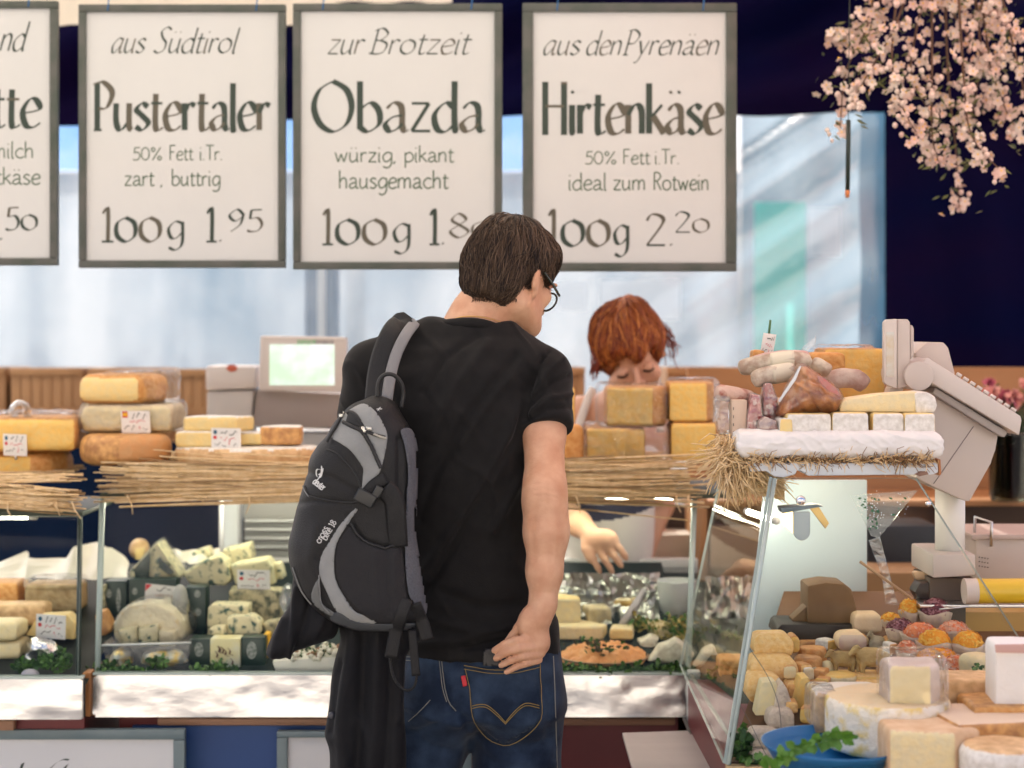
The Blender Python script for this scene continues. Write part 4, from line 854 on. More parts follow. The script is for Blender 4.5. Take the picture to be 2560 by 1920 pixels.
def strands(v,q,H,HM,N,whorl,Lr,r0,seed,side=3,lift=.003,keep=None,flowfn=None):
    """single locks of hair lying along a head of hair"""
    global STR_MI
    rr=np.random.default_rng(seed); t=bvh(v,q); c=v[q].mean(1); fn=fnorm(v,q); pick=rr.choice(len(q),N); HI=HM.transposed(); vv=[];ff=[];mi=[]
    wl=Vector(whorl)
    for k in pick:
        p=Vector(c[k]); L=rr.uniform(*Lr); st=7; P=[]; lf=lift*rr.uniform(.2,1.3); jit=Vector(rr.normal(0,.17 if rr.random()<.8 else .5,3)); m=int(rr.choice([0,0,0,1,2,2]))
        if keep is not None and not keep(HI@(p-H)): continue
        for i in range(st+1):
            h=t.find_nearest(p)
            if h[0] is None: break
            nn=h[1]; l=HI@(h[0]-H); d=flowfn(l) if flowfn else (l-wl)+Vector((0,0,-.05)); d=HM@d.normalized()+jit
            P.append(h[0]+nn*(lf*math.sin(math.pi*min(i/st*.75+.12,1)))); d=d-nn*d.dot(nn)
            if d.length<1e-6: break
            p=h[0]+d.normalized()*(L/st)
            if i>1 and t.find_nearest(p)[3]>.0045: P.append(p); P.append(p+d.normalized()*(L/st)*rr.uniform(.3,1.3)); break
        if len(P)<3: continue
        b=len(vv); n=len(P)
        for i,a in enumerate(P):
            d=(P[min(i+1,n-1)]-P[max(i-1,0)]).normalized(); x=d.orthogonal().normalized(); y=d.cross(x); r=r0*(1-.85*(i/(n-1))**2)
            for j in range(side): an=2*math.pi*j/side; vv.append(tuple(a+x*math.cos(an)*r+y*math.sin(an)*r))
        for i in range(n-1):
            for j in range(side): ff.append([b+i*side+j,b+i*side+(j+1)%side,b+(i+1)*side+(j+1)%side,b+(i+1)*side+j]); mi.append(m)
    STR_MI=mi; return vv,ff
MAN,MH,MHM,MHL,MBB,MTB,MJB=man()
# wallet in the back pocket
w=patch(MJB,[(1207,1626),(1212,1622),(1300,1622),(1302,1668),(1207,1664)],.008,.006,5)
o=obj('wallet',w,M('black_leather',(.012,.010,.009),.38,bump=.2,bs=200)); tag(o,'black leather wallet sticking out of the back pocket of the jeans','wallet')
# ---------------------------------------------------------------- backpack
NYL=M('black_nylon',(.007,.0066,.0068),.55,(.009,.0088,.009),30,bump=.25,bs=380,spec=.35); NYL2=M('dark_mesh',(.008,.007,.008),.75,bump=.3,bs=500); GREY=M('grey_fabric',(.23,.235,.225),.7,(.27,.275,.265),20,bump=.25,bs=420); SLATE=M('slate_fabric',(.05,.055,.06),.7,bump=.2,bs=400); PAD=M('padding_mesh',(.07,.074,.088),.8,(.10,.105,.12),300,bump=.3,bs=500); LOGO=M('pale_print',(.6,.6,.58),.6); ZIP=M('zip_tape',(.008,.008,.008),.5)
def backpack():
    Y=3.385
    t=thing('backpack',at(900,1574,Y),'black and grey backpack hanging by one strap behind the man\'s left shoulder','backpack')
    out=[(914,999),(935,990),(958,992),(983,1006),(998,1031),(1021,1070),(1036,1119),(1039,1187),(1036,1282),(1035,1340),(1051,1432),(1063,1508),(1061,1541),(1038,1561),(991,1574),(905,1573),(865,1563),(829,1548),(783,1511),(753,1472),(732,1415),(726,1356),(735,1316),(749,1256),(759,1216),(768,1183),(776,1142),(798,1112),(822,1090),(838,1060),(858,1035),(882,1012)]
    V=Vol((xat(700,Y),Y-.13,zat(1610,Y)),(xat(1090,Y),Y+.13,zat(960,Y)),.0048)
    V.poly(W2(cat(out,3,True),Y),Y,.083,.062)
    v,q=V.mesh(2); n=vnorm(v,q)
    L=[([(765,1180),(830,1195),(890,1230)],8,-.004),([(752,1258),(800,1250),(880,1262)],6,-.004),([(870,1290),(905,1350),(960,1370),(1000,1362)],7,-.004),([(940,1380),(935,1450),(950,1520)],9,.003),([(965,1380),(968,1450),(975,1530)],7,-.003),([(985,1385),(988,1470)],6,.003),([(790,1320),(775,1400),(800,1460)],14,.004),([(940,1150),(900,1060)],10,-.003),([(890,1110),(905,1170)],8,.003),([(1000,1100),(1000,1240)],9,-.006),([(850,1270),(830,1350),(800,1400)],10,-.003)]
    v=creases(v,n,L,Y); v=lumps(v,n,.004,14,4)
    bo=obj('bag_body',(v,q),NYL,t); B=bvh(v,q)
    def pt(name,pts,mat,off=.0025,th=.004,par=t,sm=3): 
        r=patch(B,cat(pts,sm,True) if sm else pts,off,th,4)
        return obj(name,r,mat,par) if r[1] else None
    pt('grey_panel',[(862,1038),(885,1020),(911,1011),(935,1026),(952,1050),(965,1078),(967,1105),(955,1165),(940,1195),(918,1213),(905,1230),(908,1180),(906,1168),(893,1145),(872,1122),(848,1106),(830,1094),(842,1066)],GREY,.002)
    pt('grey_panel',[(895,1273),(872,1306),(846,1349),(836,1389),(839,1448),(865,1498),(892,1531),(932,1541),(938,1558),(885,1551),(846,1531),(819,1482),(798,1435),(803,1389),(826,1349),(860,1300),(880,1278)],GREY,.003)
    pt('slate_panel',[(827,1545),(846,1528),(885,1550),(938,1557),(1000,1556),(1045,1556),(1040,1568),(991,1573),(905,1572),(865,1562)],SLATE,.0035)
    pt('slate_panel',[(797,1446),(780,1482),(788,1512),(826,1537),(838,1532),(806,1508),(800,1470)],M('mid_grey_fabric',(.13,.135,.13),.7),.002)
    pt('back_padding',[(997,1078),(1022,1076),(1037,1119),(1038,1187),(1035,1285),(1034,1345),(1050,1432),(1061,1505),(1058,1538),(1044,1528),(1030,1506),(1017,1478),(1009,1382),(1012,1260),(1016,1180),(1008,1110)],PAD,.005,.01)
    pt('side_pocket',[(878,1315),(895,1342),(925,1362),(958,1372),(990,1365),(1004,1390),(1012,1470),(1020,1530),(985,1552),(940,1552),(897,1526),(868,1492),(843,1446),(840,1390),(850,1350)],NYL2,.004,.006)
    pt('zip_opening',[(874,1036),(884,1032),(896,1042),(906,1060),(908,1074),(895,1068),(880,1062),(868,1056)],BLACK,.004,.003)
    # zips and seams
    z=MB(); stitch(B,[(860,1056),(880,1066),(905,1080),(927,1110),(942,1142),(953,1170)],z,.0042,.003); stitch(B,[(870,1036),(878,1031),(892,1041),(904,1060),(911,1072),(935,1086),(962,1094)],z,.0036,.003); z.build('zip',ZIP,t)
    z=MB(); stitch(B,[(818,1124),(835,1130),(851,1142),(883,1178),(898,1206),(903,1225)],z,.0022,.0005); stitch(B,[(762,1216),(768,1232),(775,1241),(830,1252),(880,1256),(900,1250)],z,.0022,.0008); stitch(B,[(875,1308),(892,1337),(922,1359),(955,1370),(991,1362)],z,.003,.005); z.build('piping',ZIP,t)
    z=MB(); stitch(B,[(761,1216),(765,1228),(774,1241)],z,.0011,.0035); stitch(B,[(733,1418),(754,1474),(780,1510)],z,.0013,.002); stitch(B,[(797,1437),(800,1470),(806,1506),(826,1530)],z,.0013,.004); z.build('grey_piping',M('pale_piping',(.22,.22,.21),.6),t)
    for pp in ([(903,1068),(912,1066),(919,1074),(914,1083),(905,1081)],[(914,1066),(926,1068),(934,1074),(922,1076)],[(852,1036),(858,1032),(864,1036),(860,1046),(853,1050)]):
        pt('zip_pull',pp,M('silver_zip',(.7,.68,.6),.3,metal=1),.006,.004,sm=0)
    z=MB(); stitch(B,[(934,1084),(950,1092),(964,1096)],z,.0022,.006); z.build('zip_pull',M('pale_pull',(.4,.38,.32),.5),t)
    z=MB(); stitch(B,[(856,1048),(846,1068),(832,1090),(822,1108)],z,.0032,.006); z.build('zip_cord',ZIP,t)
    z=MB(); z.tube(cat([at(945,1010,Y-.03),at(946,958,Y-.035),at(962,937,Y-.035),at(985,938,Y-.03),at(1003,958,Y-.025),at(1009,985,Y-.02),at(1003,1018,Y-.02)],6),.0042,8); z.build('grab_loop',ZIP,t)
    # shoulder straps over the left shoulder
    def band(name,C,w,mat,flat=.3,dy=None,up=(0,1,0)):
        m=MB(); m.tube(cat(C,6),w,10,flat=flat,up=up); return m.build(name,mat,t)
    band('shoulder_strap',[at(942,1000,3.40),at(948,940,3.42),at(962,880,3.435),at(985,830,3.455),at(1004,812,3.50),at(1000,815,3.56),at(965,870,3.66)],.0245,NYL,.28)
    band('webbing',[at(967,1000,3.392),at(976,940,3.41),at(991,885,3.425),at(1014,838,3.44),at(1034,811,3.49),at(1034,812,3.54)],.0115,M('grey_webbing',(.22,.215,.215),.7,bump=.3,bs=500),.3)
    for C,w in (([(960,1220),(985,1250),(992,1310),(995,1366)],.020),([(1018,1496),(1003,1540),(990,1580),(978,1645)],.0135),([(1036,1508),(1055,1555),(1068,1600)],.0135),([(1030,1575),(1036,1640),(1040,1690)],.0085),([(905,1250),(935,1215),(965,1195)],.013)):
        pp=[]
        for x,y in cat(C,5):
            p,nn=hit(B,x,y); pp.append((p+Vector((0,-.007,0))) if p is not None else at(x,y,3.33 if not pp else pp[-1].y))
        m=MB(); m.tube(pp,w,8,flat=.18,up=(0,1,0)); m.build('strap',NYL,t)
    m=MB(); m.tube(cat([at(985,1600,3.335),at(975,1640,3.335),at(985,1695,3.33),at(1012,1725,3.33),at(1036,1715,3.335),at(1044,1670,3.34)],6),.0028,6); m.build('strap',NYL,t)
    mb=MB(); p,nn=hit(B,915,1243); m4=Matrix.Translation(p+Vector((0,-.014,0)))@Matrix.Rotation(R(28),4,'Y'); mb.box((-.02,-.006,-.013),(.02,.006,.013),0,.003,m4); m4=Matrix.Translation(p+Vector((.024,-.014,.012)))@Matrix.Rotation(R(28),4,'Y'); mb.box((-.008,-.004,-.011),(.008,.004,.011),0,.002,m4); mb.build('buckle',M('black_plastic',(.012,.013,.013),.35),t)
    # printed marks
    def onbag(ox,oy,ang,off=.0016):
        ca,sa=math.cos(R(ang)),math.sin(R(ang))
        def fr(a,b,z):
            p,nn=hit(B,ox+a*ca-b*sa,oy+a*sa+b*ca)
            return (p+Vector((0,-off-z*2,0))) if p is not None else at(ox,oy,Y)
        return fr
    m=MB(); letters(m,'deuter',0,0,11.5,33,nib=.22,mono=True,fade=0,frame=onbag(781,1207,38)); 
    m2=onbag(797,1181,8); 
    for P in ([(5,-17),(6,0),(3,12)],[(3,-8),(-5,-7),(-6,2),(0,6),(4,2)],[(-6,3),(-4,9),(2,13),(7,8),(9,-4),(9,-12)]):
        q2=cat(P,5); vv=[]
        for i,(a,b) in enumerate(q2): vv+=[m2(a-1.5,b-.6,.0002),m2(a+1.5,b+.6,.0002)]
        m.add(vv,[[2*i,2*i+1,2*i+3,2*i+2] for i in range(len(q2)-1)])
    letters(m,'cross',0,0,10.5,46,nib=.2,mono=True,fade=0,frame=onbag(800,1360,-61)); letters(m,'bike 18',0,0,10,54,nib=.2,mono=True,fade=0,frame=onbag(816,1352,-61))
    m.build('printed_logo',LOGO,t,smooth=False)
    m=MB(); q2=onbag(948,1022,35); 
    for P in ([(-6,-4),(0,0),(6,-4)],[(-5,4),(0,0),(5,5)],[(0,-6),(0,6)]):
        vv=[]
        for a,b in P: vv+=[q2(a-.7,b-.5,.0006),q2(a+.7,b+.5,.0006)]
        m.add(vv,[[0,1,3,2],[2,3,5,4]])
    m.build('stitched_mark',LOGO,t,smooth=False)
    return t
backpack()
# ---------------------------------------------------------------- jacket hanging under the backpack
def jacket():
    Y=3.43; t=thing('jacket',at(900,2100,Y),'black jacket draped through the backpack and hanging beside the man\'s left leg','jacket')
    JK=M('black_jacket',(.0065,.0065,.008),.7,(.009,.009,.0105),8,bump=.15,bs=60,sheen=.04,spec=.2)
    body=[(860,1540),(1045,1540),(1050,1600),(1016,1640),(1010,1720),(1012,1850),(1010,2010),(1000,2100),(830,2100),(826,1960),(822,1880),(808,1838),(811,1815),(828,1745),(836,1670),(850,1600)]
    V=Vol((xat(780,Y),Y-.1,zat(2130,Y)),(xat(1080,Y),Y+.1,zat(1510,Y)),.006); V.poly(W2(cat(body,3,True),Y),Y,.05,.045); v,q=V.mesh(2); n=vnorm(v,q)
    L=[([(880,1580),(868,1700),(850,1800),(858,1920)],14,.010),([(910,1580),(905,1720),(892,1920)],12,-.012),([(945,1580),(940,1750),(930,1920)],13,.010),([(975,1590),(978,1760),(965,1920)],12,-.010),([(1000,1650),(995,1800)],10,.006),([(850,1660),(838,1760),(825,1830)],9,-.007),([(895,1800),(920,1860),(915,1920)],9,.006)]
    v=creases(v,n,L,Y); v=lumps(v,n,.008,9,5); obj('jacket_body',(v,q),JK,t); B=bvh(v,q)
    slv=[(742,1420),(733,1470),(728,1505),(700,1548),(682,1590),(669,1622),(669,1640),(683,1643),(699,1650),(716,1645),(733,1637),(773,1615),(815,1602),(840,1592),(850,1560),(860,1520),(800,1480)]
    Y2=3.40
    V=Vol((xat(640,Y2),Y2-.09,zat(1680,Y2)),(xat(890,Y2),Y2+.09,zat(1390,Y2)),.0045); V.poly(W2(cat(slv,3,True),Y2),Y2,.042,.04); v,q=V.mesh(2); n=vnorm(v,q)
    v=creases(v,n,[([(745,1470),(735,1540),(722,1640)],6,.008),([(775,1500),(760,1560),(740,1630)],9,-.009),([(710,1550),(690,1600),(682,1640)],8,.006),([(810,1540),(790,1590)],10,.006)],Y2); v=lumps(v,n,.005,16,6); obj('sleeve',(v,q),JK,t)
    mb=MB(); p,nn=hit(B,830,1788); mb.lathe([(.0001,-.004),(.0065,-.004),(.0075,0),(.0065,.003)],p+Vector((0,-.002,0)),16,ax='y'); mb.build('button',M('grey_button',(.06,.06,.07),.35),t)
jacket()
# ================================================================= goods
def paste(name,c,c2,ns=30,rough=.55,**k):
    k.setdefault('bump',.25); k.setdefault('bs',90); return M(name,c,rough,tuple(x*.86 for x in c2),ns*2.4,**k)
P_YEL=paste('yellow_paste',(.80,.49,.11),(.86,.60,.19)); P_PALE=paste('pale_paste',(.78,.57,.22),(.84,.66,.30)); P_CRM=paste('cream_paste',(.78,.64,.34),(.82,.70,.42))
R_ORG=paste('orange_rind',(.54,.23,.05),(.74,.40,.13),34,bump=.4); R_BRN=paste('brown_rind',(.66,.36,.12),(.46,.21,.07),22,bump=.3,bs=60); R_PNK=paste('pinkish_rind',(.76,.52,.27),(.62,.38,.17),20); R_WHT=paste('white_rind',(.78,.75,.69),(.72,.68,.60),40,bump=.35,bs=70)
R_GRY=paste('grey_rind',(.42,.36,.31),(.5,.44,.38),35,bump=.4,bs=90)
BLUEC=M('blue_veined',(.72,.65,.40),.6,(.05,.11,.085),62,(.53,.66),bump=.3,bs=60,det=6); BLUEG=M('grey_veined',(.55,.48,.28),.65,(.12,.13,.08),60,(.42,.66),bump=.4,det=6)
PARS=M('parsley',(.035,.10,.016),.55,(.015,.05,.01),40); FOILY=M('yellow_foil',(.75,.5,.1),.28,(.6,.6,.5),40,(.42,.58),bump=.7,bs=45,metal=.8); FOILS=M('silver_foil',(.8,.8,.8),.22,bump=.9,bs=40,metal=1)
DGRN=M('dark_green_pack',(.012,.035,.024),.35,bump=.1); EMB=M('pale_emblem',(.34,.36,.32),.5,(.10,.13,.11),120,(.45,.6))
def rect(w,d): return [(-w/2,0),(w/2,0),(w/2,d),(-w/2,d)]
def sector(r,a0,a1,n=10,c=(0,0)): return [c]+[(c[0]+r*math.cos(R(a0+(a1-a0)*i/n)),c[1]+r*math.sin(R(a0+(a1-a0)*i/n))) for i in range(n+1)]
def disc(r,n=26,sy=1): return [(r*math.cos(2*math.pi*i/n),r*sy*math.sin(2*math.pi*i/n)) for i in range(n)]
def solid(name,plan,h,loc,mats,fm=None,rnd_=.006,rz=0,rx=0,ry=0,amp=.001,sc_=30,res=None,parent=None,sm=1,seed=None,wr=0):
    """an irregular rounded solid: XY outline extruded to height h, base at loc"""
    P=np.array(plan); mn=P.min(0); mx=P.max(0); w=max(mx[0]-mn[0],mx[1]-mn[1],h); hs=res or max(w/34,.0018)
    V=Vol((mn[0]-3*hs,mn[1]-3*hs,-3*hs),(mx[0]+3*hs,mx[1]+3*hs,h+3*hs),hs); V.poly(plan,h/2,h/2,min(rnd_,h/2*.95),axis='z'); v,q=V.mesh(sm)
    fn=fnorm(v,q); mi=[fm(*n) for n in fn] if fm else None
    n=vnorm(v,q); v=lumps(v,n,amp,sc_,seed if seed is not None else rnd.random()*9)
    if wr:   # cloth creases
        n=vnorm(v,q); d=np.array([abs(noise.noise(Vector((p[0]*22+p[2]*30,p[1]*14,p[2]*26-p[0]*9)))) for p in v]); d2=np.array([abs(noise.noise(Vector((p[0]*48-p[2]*60,p[1]*30,p[2]*50)))) for p in v]); v=v+n*(.0024*np.clip(.16-d,0,1)/.16+.0012*np.clip(.25-d2,0,1)/.25)[:,None]
    m=np.array(Matrix.Rotation(R(rz),3,'Z')@Matrix.Rotation(R(rx),3,'X')@Matrix.Rotation(R(ry),3,'Y')); v=v@m.T
    v=v+np.array([loc[0],loc[1],loc[2]-v[:,2].min()])
    return obj(name,(v,q),mats,parent,mi=mi)
front=lambda a,b,c: 0 if b<-.72 else 1                     # cut face towards the buyer, rind elsewhere
def fcut(*ang):
    D=[(math.cos(R(a)),math.sin(R(a))) for a in ang]
    return lambda a,b,c: 0 if any(a*x+b*y>.78 for x,y in D) else 1
topw=lambda a,b,c: 0 if c>.6 else 1
def cheese(label,x0,y0,x1,y1,Y,dep,mats,fm=front,plan=None,cat_='cheese',name='cheese',group=None,**k):
    """front face of the cheese in photo pixels at distance Y"""
    w=(x1-x0)*sc(Y); h=(y1-y0)*sc(Y); o=solid(name,plan or rect(w,dep),h,at((x0+x1)/2,y1,Y),mats,fm,**k); return tag(o,label,cat_,group)
def wrap(parent,x0,y0,x1,y1,Y,dep,mat=None,rz=0,amp=.004,name='film_wrap'):
    w=(x1-x0)*sc(Y); h=(y1-y0)*sc(Y); return solid(name,rect(w,dep),h,at((x0+x1)/2,y1,Y),mat or FILM,None,rz=rz,rnd_=.012,amp=amp,sc_=28,parent=parent,res=max(w/30,.003))
def blob(label,x0,y0,x1,y1,Y,dep,mats,name,cat_,amp=.004,scale=30,rx=0,tilt=0,parent=None,seed=1,fm=None):
    V=None; c=at((x0+x1)/2,(y0+y1)/2,Y); r=((x1-x0)*sc(Y)/2,dep/2,(y1-y0)*sc(Y)/2); h=max(max(r)/20,.0016)
    q_=max(r)+.01; V=Vol(np.array(c)-q_,np.array(c)+q_,h); V.ell(c,r,.001,Matrix.Rotation(R(tilt),3,'Y')); v,q=V.mesh(1); n=vnorm(v,q); fn=fnorm(v,q); v=lumps(v,n,amp,scale,seed)
    o=obj(name,(v,q),mats,parent,mi=[fm(*k) for k in fn] if fm else None)
    return tag(o,label,cat_) if label else o
def price_tag(label,x0,y0,x1,y1,Y,rot=0,flag=0,pins=True,seed=0,group='small price tags'):
    """card with scribbled price; flag 1 green/red dots, 2 spanish colours, 3 red corner stripes"""
    t=thing('price_tag',at((x0+x1)/2,y1,Y),label,'price tag',group); r=random.Random(seed+7); cx,cy=(x0+x1)/2,(y0+y1)/2; w,h=(x1-x0)/2,(y1-y0)/2; ca,sa=math.cos(R(rot)),math.sin(R(rot))
    q=lambda a,b,z=0: at(cx+a*w*ca-b*h*sa,cy+a*w*sa+b*h*ca,Y)+Vector((0,-z+.006*b,0))
    mb=MB(); mb.add([q(-1,-1),q(1,-1),q(1,1),q(-1,1),q(-1,-1,-.0012),q(1,-1,-.0012),q(1,1,-.0012),q(-1,1,-.0012)],[[0,3,2,1],[4,5,6,7],[0,1,5,4],[1,2,6,5],[2,3,7,6],[3,0,4,7]]); mb.build('card',PAPER,t,smooth=False)
    if pins:
        mb=MB(); mb.tube([q(0,.9,-.002),q(0,1.35,-.004)],.0028,6); mb.build('holder',WHITE,t)
    def scr(a0,a1,b,hh,mat,n,wd):
        P=[]
        for i in range(n): P.append((a0+(a1-a0)*i/(n-1),b+hh*(r.random()-.5)*2))
        P=cat(P,4); v=[]
        for a,bb in P: v+=[q(a-wd*.3,bb-wd,.0006),q(a+wd*.3,bb+wd,.0006)]
        m=MB(); m.add(v,[[2*i,2*i+1,2*i+3,2*i+2] for i in range(len(P)-1)]); m.build('handwriting',mat,t,smooth=False)
    ink=M('tag_ink',(.12,.14,.13),.7) if not bpy.data.materials.get('tag_ink') else bpy.data.materials['tag_ink']
    scr(-.35,.8,-.55,.28,ink,9,.045); scr(-.4,.65,-.02,.16,bpy.data.materials['red_ink'],10,.03); scr(-.8,-.0,.5,.2,ink,7,.035); scr(.2,.32,.5,.32,bpy.data.materials['red_ink'],4,.05); scr(.5,.8,.55,.2,ink,4,.03)
    def dot(a,b,ra,rb,mat):
        m=MB(); m.add([q(a+ra*math.cos(k*.524),b+rb*math.sin(k*.524),.0008) for k in range(12)],[list(range(12))]); m.build('flag_dot',mat,t,smooth=False)
    if flag==1: dot(-.72,-.62,.13,.2,BLUEI); dot(-.74,-.12,.13,.17,RED)
    def bar(a,b,c,d,mat,z=.0008):
        m=MB(); m.add([q(a,b,z),q(c,b,z),q(c,d,z),q(a,d,z)],[[0,3,2,1]]); m.build('flag',mat,t,smooth=False)
    if flag==2: bar(-.9,-.95,-.52,-.4,RED); bar(-.88,-.82,-.54,-.52,FLAGY,.0011)
    if flag==3:
        for s_ in (-1,1):
            m=MB(); m.add([q(s_*.98,s_*.95,.0008),q(s_*.98,s_*.3,.0008),q(s_*.6,s_*.95,.0008)],[[0,1,2] if s_>0 else [0,1,2]]); m.build('corner_stripe',RED,t,smooth=False)
    return t
FLAGY=M('flag_yellow',(.8,.45,.02),.6)
def leaves(name,label,pts,n,size,seed,mat=None,kind='stuff',spread=1.0,cat_='herbs',par=None):
    """loose cut herbs: many small curled leaves on short stalks; pts = (px,py,Y,rx px,ry px)"""
    r=random.Random(seed); mb=MB()
    for k in range(n):
        x,y,Y,rx,ry=r.choice(pts); c=at(x+r.gauss(0,rx*.5),y+r.gauss(0,ry*.5),Y+r.gauss(0,.015))
        d=Vector((r.gauss(0,1),r.gauss(-.4,.8),r.gauss(.3,.8))).normalized(); w=d.cross(Vector((r.gauss(0,.5),-1,r.gauss(0,.6)))).normalized(); s_=size*r.uniform(.6,1.3); up=d.cross(w)*s_*r.uniform(-.35,.35)
        pt=[c,c+d*s_*.35+w*s_*.38+up,c+d*s_*.62+w*s_*.22,c+d*s_*.8+w*s_*.36+up,c+d*s_*1.1+up*.5,c+d*s_*.8-w*s_*.36+up,c+d*s_*.62-w*s_*.22,c+d*s_*.35-w*s_*.38+up]
        mb.add(pt,[[0,1,2],[0,2,4],[2,3,4],[4,6,0],[4,5,6],[6,7,0]],0 if r.random()<.6 else 1)
        if r.random()<.25: mb.tube([c,c-d*s_*.9],.0008,4,1)
    o=mb.build(name,[mat or PARS,M(name+'_light',(.07,.17,.025),.5)],par,smooth=False)
    if not par: tag(o,label,cat_,kind=kind)
    else: o['kind']='stuff'
    return o
# ---------------------------------------------------------------- on the long shelf, left
def px_w(x0,x1,Y): return (x1-x0)*sc(Y)
o=cheese('yellow half loaf of cheese on the left mat, under the tied plastic bag',-60,1046,186,1131,4.36,.20,[P_YEL,R_ORG],fm=fcut(-90),rnd_=.016,rz=6); wrap(o,-50,1034,178,1056,4.37,.18)
cheese('round orange cheese with pale cut face, lowest at the left edge on the straw',-70,1132,163,1207,4.37,.2,[P_YEL,R_ORG],plan=[(-.12,0),(.03,-.002),(.075,.03),(.105,.08),(.1,.16),(.05,.2),(-.12,.2)],fm=lambda a,b,c:0 if b<-.8 and a<.3 else 1,rnd_=.03)
mb=MB()
for k in range(3):
    mb.tube(cat([at(28+6*k,1048,4.40),at(30+4*k,1022,4.39+.01*k),at(48,1008-2*k,4.39),at(68-3*k,1018,4.40),at(74-5*k,1044,4.42)],6),[.008]*25 if False else .0075,8,flat=.6)
tag(mb.build('plastic_knot',FILM2),'knotted clear plastic on top of the yellow half loaf at the left','plastic bag')
YT_=4.42
o=cheese('topmost pale half cheese of the three cheese tower',196,936,402,1012,YT_,.19,[P_PALE,R_ORG],plan=[(-.105,.0),(.045,-.004),(.09,.03),(.108,.09),(.08,.17),(-.06,.19),(-.108,.1)],fm=lambda a,b,c:0 if b<-.75 and a<.35 else 1,rnd_=.028); wrap(o,255,931,414,1010,YT_+.012,.2)
o=cheese('middle pale cheese of the three cheese tower, with the Spanish flag tag',202,1012,428,1084,YT_,.2,[P_CRM,paste('ivory_rind',(.74,.62,.40),(.7,.56,.33))],rnd_=.022,fm=front); wrap(o,196,1008,432,1086,YT_-.004,.21,amp=.003)
cheese('lowest orange brown wheel of the three cheese tower on the straw',202,1084,428,1160,YT_,.2,[R_BRN,paste('orange_wax',(.58,.27,.09),(.62,.33,.13),20)],plan=disc(.117),fm=lambda a,b,c:0 if a<.1 else 1,rnd_=.03)
price_tag('price tag with a Spanish flag on the three cheese tower',303,1027,375,1083,YT_-.02,0,2,seed=1)
price_tag('price tag on the yellow half loaf at the left edge',8,1085,67,1140,4.34,2,1,seed=2)
cheese('big soft wheel with white top and tan side on the straw, left of the backpack',436,1116,800,1171,4.43,.2,[R_WHT,R_PNK],plan=disc(.188,36,.62),fm=topw,rnd_=.008,amp=.0015)
w_=px_w(440,640,4.40)
cheese('pale cheese wedge lying on the big white topped wheel, lower left piece',437,1079,585,1120,4.38,.13,[P_PALE,R_WHT],fm=lambda a,b,c:1 if c>.6 else 0,plan=[(-.075,.0),(.07,.0),(.08,.05),(-.06,.1)],rnd_=.005)
cheese('pale cheese wedge stacked highest on the big white topped wheel',459,1042,628,1080,4.40,.13,[P_PALE,R_WHT],fm=lambda a,b,c:1 if c>.6 else 0,plan=[(-.09,.0),(.05,-.01),(.09,.05),(-.06,.10)],rnd_=.006,ry=0)
cheese('pale cheese wedge on the white topped wheel beside the backpack',648,1066,755,1113,4.42,.11,[R_BRN,R_WHT],fm=lambda a,b,c:1 if c>.6 else 0,plan=[(-.055,.0),(.055,-.012),(.05,.07),(-.02,.08)],rnd_=.006)
cheese('small pale cheese wedge between the tag and the wedge beside the backpack',590,1083,655,1113,4.42,.08,[P_PALE,R_WHT],fm=lambda a,b,c:1 if c>.6 else 0,rnd_=.006)
price_tag('price tag with green and red dots on the white topped wheel',528,1070,602,1124,4.36,1,1,seed=3)
# ---------------------------------------------------------------- on the long shelf, right
o=cheese('upper cheese block in plastic in front of the redhead\'s chin',1519,968,1632,1068,4.42,.15,[P_YEL,R_ORG],plan=[(-.06,0),(.058,0),(.098,.04),(.1,.12),(.06,.15),(-.06,.15)],fm=lambda a,b,c:0 if b<-.8 else 1,rnd_=.008); wrap(o,1497,962,1668,1070,4.415,.17)
o=cheese('lower cheese block with brown rind in front of the redhead',1472,1070,1566,1158,4.41,.16,[P_YEL,R_BRN],plan=[(-.055,0),(.048,0),(.10,.028),(.10,.15),(-.055,.15)],fm=lambda a,b,c:0 if b<-.8 else 1,rnd_=.01); wrap(o,1458,1064,1672,1160,4.405,.17)
o=cheese('upper yellow cheese block right of the redhead\'s face',1674,956,1765,1056,4.44,.15,[P_YEL,R_ORG],plan=[(-.047,0),(.047,0),(.072,.03),(.072,.14),(-.047,.14)],fm=lambda a,b,c:0 if b<-.8 else 1,rnd_=.008); wrap(o,1680,948,1800,1056,4.45,.15,FILM)
cheese('lower yellow cheese block beside the hanging straw',1678,1058,1792,1154,4.43,.15,[P_YEL,R_ORG],fm=front,rnd_=.01)
cheese('half hidden yellow cheese slice behind the man\'s sleeve',1405,968,1438,1060,4.45,.12,[P_YEL,R_ORG],rnd_=.01)
cheese('round orange cheese half hidden behind the man\'s elbow',1395,1060,1458,1158,4.42,.12,[R_ORG,R_ORG],plan=disc(.034,18),rnd_=.02)
